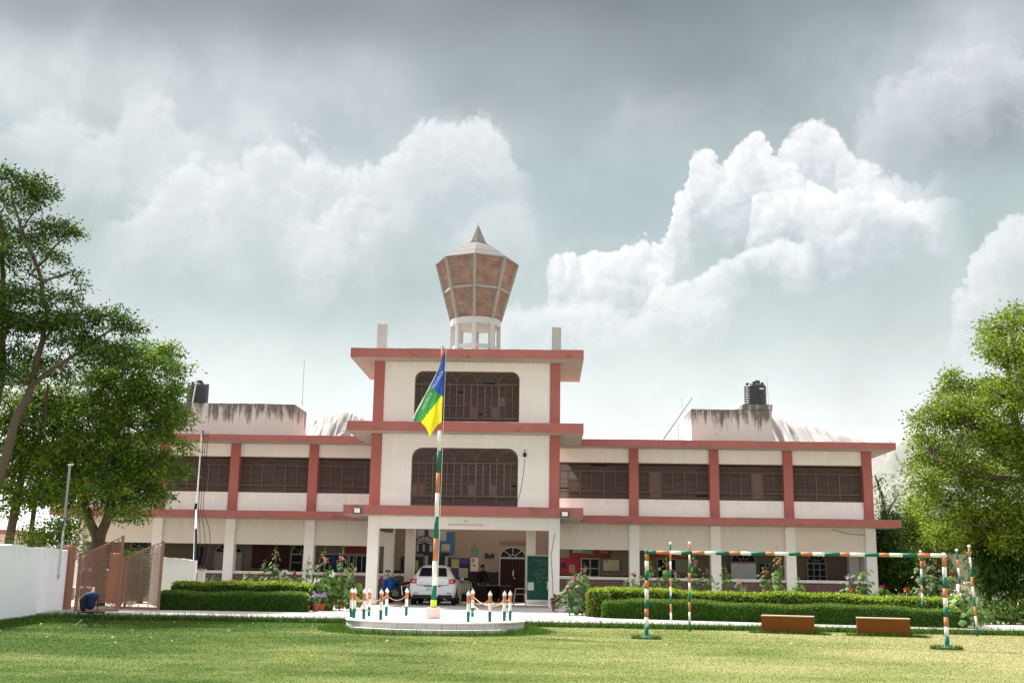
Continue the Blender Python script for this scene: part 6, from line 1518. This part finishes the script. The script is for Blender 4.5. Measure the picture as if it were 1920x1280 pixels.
# blue jacket draped over the bike
T = thing('blue_jacket', 'bright blue jacket hung over the handlebar of the black motorcycle', 'jacket', (0, 0, 0))
R = random.Random(9); rings = []
jm = M('blue_jacket_cloth', (.015, .085, .34), .75, .15, 7, .3, 50)
cx, cy = aY(732, 1085, 44.9).x, 44.9
prof = [(.05, .98), (.17, .97), (.22, .90), (.24, .78), (.23, .66), (.19, .56), (.10, .52)]
for r, z in prof: rings.append([(cx+r*(1+.16*math.sin(3*a+z*9))*math.cos(a)*.85, cy+r*.55*(1+.1*math.sin(5*a))*math.sin(a), z) for a in [6.2832*k/20 for k in range(20)]])
T.location = (cx, cy, .52); ORG[T.name] = Vector((cx, cy, .52))
MB().loft(rings, 0, True, True).build('shell', jm, T, smooth=True)
MB().tube([(cx-.16, cy-.06, .93), (cx-.24, cy-.12, .78), (cx-.25, cy-.14, .60), (cx-.20, cy-.15, .50)], [.07, .065, .06, .05], 10).build('sleeve', jm, T, smooth=True)
MB().tube([(cx-.05, cy-.03, .97), (cx+.0, cy-.07, 1.00), (cx+.08, cy-.03, .97)], .04, 8).build('collar', jm, T, smooth=True)
MB().ball((cx-.12, cy+.05, 1.02), .075, 10, 6).build('cap', M('grey_cap', (.35, .33, .3), .8, .1, 5, 0), T, smooth=True)

# folding chair with a blue backpack on the lawn
q = aZ(168, 1174, -.12); T = thing('folding_chair', 'small black folding stool chair on the lawn near the gate', 'chair', q); fk = M('black_tube', (.012, .012, .014), .5, .05, 5, 0, spec=.5)
x, y, z = q
for e in (-.17, .17):
    MB().tube([(x+e-.11, y-.16, z), (x+e*.9+.10, y+.12, z+.31)], .012, 6).build('leg', fk, T); MB().tube([(x+e+.12, y+.16, z), (x+e*.9-.10, y-.12, z+.31)], .012, 6).build('leg', fk, T)
MB().box(x-.24, x+.26, y-.16, y+.16, z+.305, z+.335, bev=.01).build('seat', M('black_canvas', (.02, .02, .022), .8, .1, 6, .2, 60), T)
for e in (-.2, .08): MB().tube([(x+e, y+.15, z+.32), (x+e-.02, y+.2, z+.70)], .012, 6).build('back_post', fk, T)
MB().tube([(x-.22, y+.2, z+.70), (x+.06, y+.2, z+.70)], .012, 6).build('back_rail', fk, T)
T = thing('backpack', 'dark blue jacket and bag hung on the back of the black folding chair', 'bag', (x-.09, y+.1, z+.34)); nb = M('navy_cloth', (.012, .025, .10), .8, .2, 8, .3, 50)
rings = [[(x-.08+r*(1+.12*math.sin(3*a+zz*8))*math.cos(a), y+.12+r*.6*math.sin(a), z+zz) for a in [6.2832*k/16 for k in range(16)]] for r, zz in ((.05, .37), (.11, .42), (.12, .52), (.15, .62), (.16, .68), (.10, .74), (.03, .76))]
MB().loft(rings, 0, True, True).build('bag', nb, T, smooth=True); MB().tube([(x-.16, y+.02, z+.70), (x-.22, y-.02, z+.56), (x-.20, y-.02, z+.42), (x-.17, y, z+.32)], [.05, .06, .055, .04], 8).build('sleeve', M('black_cloth', (.014, .014, .018), .85, .1, 6, 0), T, smooth=True)
MB().tube([(x-.05, y+.12, z+.72), (x-.04, y+.12, z+.86)], [.035, .03], 10).build('bottle', capw, T)

# ------------------------------------------------------------------ flower pots and hollyhocks
terra = M('terracotta', (.34, .095, .05), .75, .15, 4, .2, 30); yelpot = M('yellow_pot', (.62, .46, .02), .5, .06, 4, 0)
pet = {k: M('petal_'+k, c, .6, .12, 6, 0, isl=.2, trans=.3) for k, c in (('white', (.72, .73, .70)), ('pink', (.62, .16, .22)), ('red', (.27, .02, .03)), ('salmon', (.68, .22, .16)), ('mauve', (.40, .26, .46)), ('magenta', (.36, .05, .16)), ('orange', (.38, .09, .012)))}
hl = leafmat('hollyhock_leaf', (.075, .15, .035), (.13, .20, .06), .3); hl2 = leafmat('hollyhock_leaf_grey', (.11, .16, .075), (.16, .20, .10), .3); stemm = M('green_stem', (.12, .17, .05), .7, .15, 5, 0)
def flower(mb, c, r, nrm, n=5):
    c = Vector(c); nrm = Vector(nrm).normalized(); u = nrm.orthogonal().normalized(); w = nrm.cross(u)
    for k in range(n):
        a = 6.2832*k/n; d = u*math.cos(a)+w*math.sin(a); e = u*math.cos(a+.62)+w*math.sin(a+.62); f = u*math.cos(a-.62)+w*math.sin(a-.62)
        mb.add([c, c+f*r*.75+nrm*r*.22, c+d*r+nrm*r*.35, c+e*r*.75+nrm*r*.22], [(0, 1, 2, 3)])
def roundleaf(mb, c, r, nrm, R):
    c = Vector(c); nrm = Vector(nrm).normalized(); u = nrm.orthogonal().normalized(); w = nrm.cross(u); n = 9
    pts = [c+(u*math.cos(6.2832*k/n)+w*math.sin(6.2832*k/n))*r*(1 if k % 2 else .82)-nrm*r*.18 for k in range(n)]
    mb.add([c]+pts, [(0, k+1, (k+1) % n+1) for k in range(n)])
def pot(lab, loc, r, h, mat, fl, seed, group='flower pots in a row at the end of the left hedge', ph=.35, dense=60):
    R = random.Random(seed); T = thing('flower_pot', lab, 'flower pot', loc, group); x, y, z = loc
    MB().lathe([(r*.62, 0), (r*.92, h*.8), (r*1.06, h*.8), (r*1.06, h), (r*.9, h), (r*.85, h*.86), (.01, h*.86)], 20, c=loc).build('pot', mat, T, smooth=False)
    mb = MB(); fb = MB()
    for k in range(dense):
        a = R.uniform(0, 6.28); q = R.uniform(0, 1)**.5*r*1.3; t = (x+q*math.cos(a), y+q*math.sin(a), z+h+ph*R.uniform(.15, 1)*(1-.35*(q/r/1.3)**2))
        mb.bar((x+q*.4*math.cos(a), y+q*.4*math.sin(a), z+h*.85), t, .006)
        nn = (R.uniform(-1, 1), R.uniform(-1, .3), R.uniform(.1, 1)); roundleaf(mb, t, R.uniform(.03, .055), nn, R)
    for k in range(16 if fl else 0):
        a = R.uniform(0, 6.28); q = R.uniform(.2, 1)*r*1.25; flower(fb, (x+q*math.cos(a), y+q*math.sin(a)-.03, z+h+ph*R.uniform(.55, 1.1)), R.uniform(.03, .05), (R.uniform(-.5, .5), -1, R.uniform(-.2, .8)))
    mb.build('leaves', hl, T, kind='stuff')
    if fl: fb.build('flowers', pet[fl], T, kind='stuff')
for px, py, rp, hp_, mat, fl, lab in ((574.5, 1146, 6.2, 11, terra, 'white', 'small terracotta pot at the left end of the pot row'), (591, 1146, 7.2, 14, terra, 'mauve', 'terracotta pot with mauve flowers, second in the pot row'), (603.5, 1145, 6, 13, terra, 'mauve', 'terracotta pot, third in the pot row'), (619, 1144, 7.2, 14, terra, 'white', 'largest terracotta pot, fourth in the pot row'),
                                (632.5, 1141, 6, 12, terra, 'white', 'terracotta pot with a white bloom in front, fifth in the pot row'), (641, 1140, 5.5, 13, terra, None, 'terracotta pot next to the yellow pot'), (652, 1139.5, 5.2, 10, yelpot, None, 'yellow pot at the right end of the pot row'),
                                (677, 1134, 6, 10, terra, None, 'terracotta pot with spiky leaves at the left porch column'), (1041, 1146, 7.5, 12, terra, 'red', 'terracotta pot with red flowers at the right porch column'), (1102, 1153, 8, 7, M('orange_pot', (.55, .16, .02), .6, .08, 4, 0), None, 'low orange pot under the end of the yellow-green hedge'),
                                (1116, 1050+101, 5.5, 6, terra, None, 'small terracotta pot beside the low orange pot')):
    q = aZ(px, py, .0); k = mpp(q.y); pot(lab, tuple(q), rp*k*1.0, hp_*k, mat, fl, int(px), ph=.30 if fl else .22, dense=46 if px < 1100 else 14)
def holly(lab, px, py0, py1, Y, col, seed, lush=1., leafm=None, nfl=4, wid=1.):
    """hollyhock: leafy base, tall spike with small leaves, buds and a few open flowers"""
    R = random.Random(seed); b = aY(px, 1100, Y); z0 = 0.; zt = aY(px, py0, Y).z; zm = aY(px, py1, Y).z
    T = thing('hollyhock', lab, 'flower plant', (b.x, Y, 0), 'hollyhocks along the hedges and verandas'); lm = leafm or hl
    lean = R.uniform(-.08, .08); top = Vector((b.x+lean, Y, zt))
    MB().tube([(b.x, Y, -.03), (b.x+lean*.3, Y, zt*.5), top], [.02, .015, .005], 6).build('stem', stemm, T)
    mb = MB(); fb = MB(); bud = MB()
    H = zt
    # big basal leaves
    for k in range(int(34*lush)):
        a = R.uniform(0, 6.28); zz = R.uniform(.12, max(.3, zm)); q = R.uniform(.08, .34)*wid*(1.15-.5*zz/max(.3, zm))
        c = (b.x+q*math.cos(a)+lean*zz/H, Y+q*math.sin(a), zz); mb.bar((b.x+lean*zz/H, Y, zz-.08), c, .008); roundleaf(mb, c, R.uniform(.06, .125)*(1.1-.4*zz/H), (math.cos(a)*.6, math.sin(a)*.6-.4, R.uniform(.15, .9)), R)
    # spike leaves and buds
    n = int((zt-zm)/.045)
    for k in range(n):
        f = (k+R.random())/n; zz = zm+(zt-zm)*f; a = k*2.4; q = .13*(1-f)**.8*wid+.015; c = (b.x+lean*zz/H+q*math.cos(a), Y+q*math.sin(a), zz)
        if f < .75: roundleaf(mb, c, .055*(1-f)+.014, (math.cos(a), math.sin(a)-.3, .6), R)
        bud.ball((b.x+lean*zz/H+.03*math.cos(a+1), Y+.03*math.sin(a+1), zz), .018*(1-f*.6), 6, 4)
    for k in range(nfl):
        f = R.uniform(.0, .5); zz = zm+(zt-zm)*f; a = R.uniform(3.4, 6.); flower(fb, (b.x+lean*zz/H+.06*math.cos(a), Y+.07*math.sin(a), zz), R.uniform(.045, .065), (math.cos(a), math.sin(a), .2))
    mb.build('leaves', lm, T, kind='stuff')
    if bud.f: bud.build('buds', stemm, T, kind='stuff')
    if fb.f: fb.build('flowers', pet[col], T, kind='stuff')
HS = [('tall salmon hollyhock in the lush clump left of the porch', 607, 1020, 1062, 35.5, 'salmon', 1.6, hl, 5, 1.5), ('tall pink-topped hollyhock in the lush clump left of the porch', 639, 1020, 1064, 35.6, 'pink', 1.6, hl, 5, 1.5), ('slender hollyhock nearest the left porch column', 658, 1042, 1078, 36.2, 'pink', 1.3, hl, 3, 1.3),
      ('leafy hollyhock with white blooms at the pot row', 596, 1075, 1090, 35.0, 'white', 1.5, hl, 8, 1.3), ('broad leafy plant behind the white-flowered pots', 625, 1068, 1082, 35.3, 'white', 2.0, leafmat('fresh_leaf', (.09, .19, .03), (.14, .24, .05), .35), 5, 1.7), ('dark leafy plant behind the yellow pot', 668, 1085, 1095, 36.5, 'red', 1.5, lf_mid, 0, 1.3),
      ('tall hollyhock in front of the dark red display board', 514, 1018, 1050, 38.5, 'red', 1.2, hl2, 2, 1.2), ('short hollyhock left of the tall one before the display board', 493, 1046, 1062, 38.6, 'pink', 1.2, hl, 0, 1.3), ('grey-leaved hollyhock in front of the third veranda column', 573, 1040, 1062, 38.0, 'red', 1.5, hl2, 1, 1.3),
      ('white-flowered bush at the middle of the left veranda', 530, 1066, 1074, 38.2, 'white', 1.5, hl2, 20, 1.6), ('leafy plant under the left veranda cap rail', 470, 1070, 1078, 38.4, 'white', 1.4, hl, 0, 1.3), ('leafy plant with red blooms near the third veranda column', 552, 1066, 1078, 38.4, 'red', 1.3, hl, 4, 1.4), ('low green plant beside the second veranda column', 402, 1076, 1084, 38., 'white', 1.2, hl, 0, 1.2), ('low green plant in front of the short white wall', 352, 1088, 1092, 37.5, 'white', 1.1, hl, 3, 1.4),
      ('reddish leafed hollyhock at the right porch column', 1078, 1068, 1085, 35.2, 'pink', 1.6, hl2, 6, 1.4), ('pink hollyhock before the four-pane window', 1093, 1055, 1078, 35.6, 'magenta', 1.3, hl, 3, 1.2), ('big leafed plant between forecourt and yellow-green hedge', 1068, 1095, 1104, 34.6, 'red', 1.8, leafmat('kale_leaf', (.075, .15, .06), (.12, .19, .085), .2), 3, 1.6),
      ('white-edged hollyhock in front of the first right veranda column', 1186, 1070, 1080, 36.5, 'red', 1.6, hl2, 3, 1.6), ('dark hollyhock behind the left goal post', 1221, 1048, 1070, 36.5, 'red', 1.4, hl, 3, 1.2), ('tall hollyhock with red bloom behind the first garden pole', 1249, 1040, 1066, 36.6, 'red', 1.4, hl, 4, 1.3), ('leafy hollyhock between the two first garden poles', 1268, 1068, 1080, 36.4, 'pink', 1.3, hl, 2, 1.3),
      ('magenta hollyhock right of the second garden pole', 1301, 1030, 1066, 36.4, 'magenta', 1.3, hl, 4, 1.1), ('dark hollyhock in front of the second right veranda column', 1326, 1062, 1078, 36.4, 'red', 1.3, hl, 2, 1.1), ('leafy hollyhock below the white board', 1362, 1056, 1076, 36.4, 'red', 1.4, hl, 2, 1.2), ('leafy plant right of the white board', 1386, 1085, 1092, 36.2, 'pink', 1.3, hl2, 2, 1.4),
      ('hollyhock with red flowers under the black sign board', 1437, 1056, 1078, 36.2, 'orange', 1.4, hl, 5, 1.4), ('tallest pink-topped hollyhock under the goal crossbar', 1463, 1022, 1062, 36.0, 'pink', 1.5, leafmat('fresh_leaf2', (.08, .17, .035), (.13, .21, .05), .3), 4, 1.3), ('small hollyhock right of the third right veranda column', 1500, 1078, 1090, 36., 'white', 1.2, hl, 0, 1.2),
      ('slender mauve hollyhock left of the last veranda column', 1594, 1070, 1085, 35.6, 'mauve', 1.2, hl2, 3, 1.2), ('dense green plant climbing at the last veranda column', 1618, 1062, 1068, 35.6, 'white', 2.2, hl, 0, 1.5), ('dense low plant with orange flowers at the right hedge', 1600, 1104, 1108, 35.2, 'orange', 1.4, hl, 14, 1.7),
      ('tall pink hollyhock right of the building end', 1728, 1036, 1062, 34.0, 'pink', 1.7, hl2, 6, 1.4), ('tall red-topped hollyhock right of the building end', 1752, 1040, 1062, 34.2, 'red', 1.8, hl2, 7, 1.5), ('leafy hollyhock with red blooms right of the right goal post', 1786, 1054, 1078, 33.6, 'red', 1.7, hl2, 4, 1.5), ('pale green bushy plant at the end of the right hedges', 1808, 1100, 1106, 31.4, 'white', 2.0, leafmat('pale_leaf', (.15, .22, .08), (.21, .28, .11), .35), 0, 1.6), ('big leafed plant at the right end of the low hedge', 1822, 1130, 1138, 30.4, 'white', 1.6, hl, 0, 1.5),
      ('red flowered plant left of the tall pink hollyhock', 1655, 1096, 1102, 34.6, 'red', 1.4, hl, 12, 1.5), ('orange flowered plant behind the right hedge', 1700, 1100, 1106, 34.2, 'orange', 1.4, hl, 14, 1.5)]
for i, (lab, px, y0, y1, Y, col, lush, lm, nf, wd) in enumerate(HS): holly(lab, px, y0, y1, Y, col, 400+i, lush, lm, nf, wd)
# the creeper painted-looking vine on the right porch column stays a thin plant in its pot
# low leafy ground plants at far right
for i, (px, py, r, lab) in enumerate(((1850, 1150, 34, 'dark low leafy plants left of the yellow ramp'), (1898, 1150, 36, 'dark low leafy plants in front of the yellow ramp'))):
    q = Vector((aY(px, 1150, 34.).x, 34., -.05)); T = thing('low_shrub', lab, 'shrub', q); bush(T, [lump(px, py+4, q.y, r, 14, 1.), lump(px+10, py-8, q.y+.3, r*.7, 12, 1.)], lf_weep, 330+i, 10., 20, .13, .12, nm='foliage', aspect=.3)
# yellow ramp with red rails, white wall behind
yel = M('yellow_ochre_paint', (.30, .17, .015), .8, .12, 1.5, .15, 25); crim = M('crimson_paint', (.15, .012, .016), .6, .1, 3, .1, 30)
Yr = 38.; c0, c1 = aY(1846, 1150, Yr), aY(1960, 1086, Yr); T = thing('ramp', 'yellow sided ramp with crimson sloping rails at the right edge', 'ramp', (c0.x, Yr, 0))
MB().prism([(c0.x+.2, -.05), (c1.x, -.05), (c1.x, c1.z-.25), (c0.x+.2, c0.z-.25)], Yr, Yr+1.2).build('side_wall', yel, T)
for dy, dz in ((-.04, 0), (.10, .10)): MB().bar(c0+Vector((-.1, dy, dz-.06)), c1+Vector((0, dy, dz-.03)), .07, .13).build('rail', crim, T)
MB().bar(c0+Vector((0, -.07, -.03)), c1+Vector((0, -.07, 0)), .02, .035).build('rail_stripe', capw, T)
a, b = aY(1798, 1110, 43.), aY(1990, 1110, 43.); T = thing('compound_wall', 'whitish weathered wall behind the trees at the right edge', 'wall', ((a.x+b.x)/2, 43, 0))
mb = MB(); rings = []
for i in range(21):
    x = a.x+(b.x-a.x)*i/20; h = 1.15+.35*(i/20)+random.uniform(-.04, .04); rings.append([(x, 43, -.1), (x, 43-.02, h), (x, 43.25, h), (x, 43.25, -.1)])
mb.loft(rings, 0, True, True).build('wall', M('weathered_whitewash', (.62, .57, .54), .9, .15, 1.2, .3, 15, stain=st_patch(.5, (.28, .24, .22), 1.5, .52, .72)), T)
MB().box(a.x-.2, a.x+2.2, 46, 46.3, .9, 2.3).build('stone_wall', M('stone_wall', (.36, .33, .24), .9, .25, 2., .4, 12), label='brownish stone wall seen between the leaning poles', category='wall')
# small outbuilding at far left
a, b = aY(-60, 1040, 52.), aY(14, 1040, 52.); T = thing('outbuilding', 'small cream outbuilding behind the trees at the left edge', 'building', ((a.x+b.x)/2, 52, 0))
MB().box(a.x, b.x, 52, 56, -.1, 2.7).build('wall', cream_low, T); MB().box(a.x-.2, b.x+.3, 51.7, 56.2, 2.7, 2.9).build('roof_slab', redp, T); MB().box(a.x+.3, b.x-.3, 51.97, 51.999, 1.2, 2.1).build('window', glass_dark, T)
# bird-like birch posts, hanging cloth line etc. are too small; hills beyond
def hill(label_none, prof, Y, depth, mat, seed):
    """ridge through photo points prof at distance Y, falling away behind and in front"""
    r = np.random.default_rng(seed); n = 240; xs = np.linspace(0, 1, n); px = np.interp(xs, np.linspace(0, 1, len(prof)), [p[0] for p in prof]); py = np.interp(px, [p[0] for p in prof], [p[1] for p in prof])
    top = np.array([tuple(aY(a, b, Y)) for a, b in zip(px, py)]); fb = sum(np.sin(np.linspace(0, 6.28*f, n)*1.0+r.uniform(0, 6.28))*a for f, a in ((7, .0016), (13, .0012), (29, .0008), (61, .0005))); top[:, 2] += fb*Y*.3+r.normal(0, Y*.0001, n)
    rows = []
    prf = [(-depth*(1-i/22.), (i/22.)**.85) for i in range(23)]+[(depth*.3, .8), (depth, 0)]
    ND = np.zeros((len(prf), n))
    for gk, amp in ((3, 1.), (2, .6), (1, .25)):      # bumps of three sizes, the same in both directions
        g = r.normal(size=(len(prf)//gk+2, n//(gk*4)+2)); yi = np.arange(len(prf))/gk; xi = np.arange(n)/(gk*4); y0 = yi.astype(int); x0 = xi.astype(int); fy = (yi-y0)[:, None]; fx = (xi-x0)[None]
        ND += amp*((g[y0][:, x0]*(1-fx)+g[y0][:, x0+1]*fx)*(1-fy)+(g[y0+1][:, x0]*(1-fx)+g[y0+1][:, x0+1]*fx)*fy)
    for k, (dy, f) in enumerate(prf):
        q = top.copy(); q[:, 1] += dy; q[:, 0] *= (Y+dy*.3)/Y; q[:, 2] = np.maximum(q[:, 2]*f+ND[k]*Y*.0028*(0 < f < 1), -1); rows.append(q)
    V = np.concatenate(rows); F = []
    for i in range(len(rows)-1):
        for j in range(n-1): F.append((i*n+j, i*n+j+1, (i+1)*n+j+1, (i+1)*n+j))
    o = np_mesh('hill', V, F, mat, None, (float(top[:, 0].mean()), Y, 0), smooth=True); o['kind'] = 'structure'
rock = M('hazed_rock_hill', (.25, .225, .215), .95, .2, .03, .0, .3, fine=.2, stain=st_patch(.35, (.2, .195, .195), .04, .42, .7)); rockg = M('hazed_green_hill', (.15, .155, .135), .95, .3, .02, 0, .1, fine=.3, stain=st_patch(.7, (.24, .23, .21), .035, .58, .68))  # rock colours paled and greyed to paint in the distance haze
hill('', [(470, 860), (540, 812), (585, 788), (615, 778), (643, 769), (665, 777), (700, 790), (760, 815), (900, 850)], 900., 260., rock, 3)
hill('', [(1330, 800), (1372, 762), (1392, 754), (1420, 760), (1448, 785), (1475, 792), (1520, 800), (1560, 812), (1640, 832), (1680, 818), (1700, 812), (1740, 830), (1820, 860), (1960, 930)], 800., 220., rock, 5)
hill('', [(1560, 960), (1620, 900), (1668, 850), (1690, 828), (1712, 815), (1750, 812), (1800, 806), (1880, 820), (2050, 870)], 620., 160., rockg, 7)
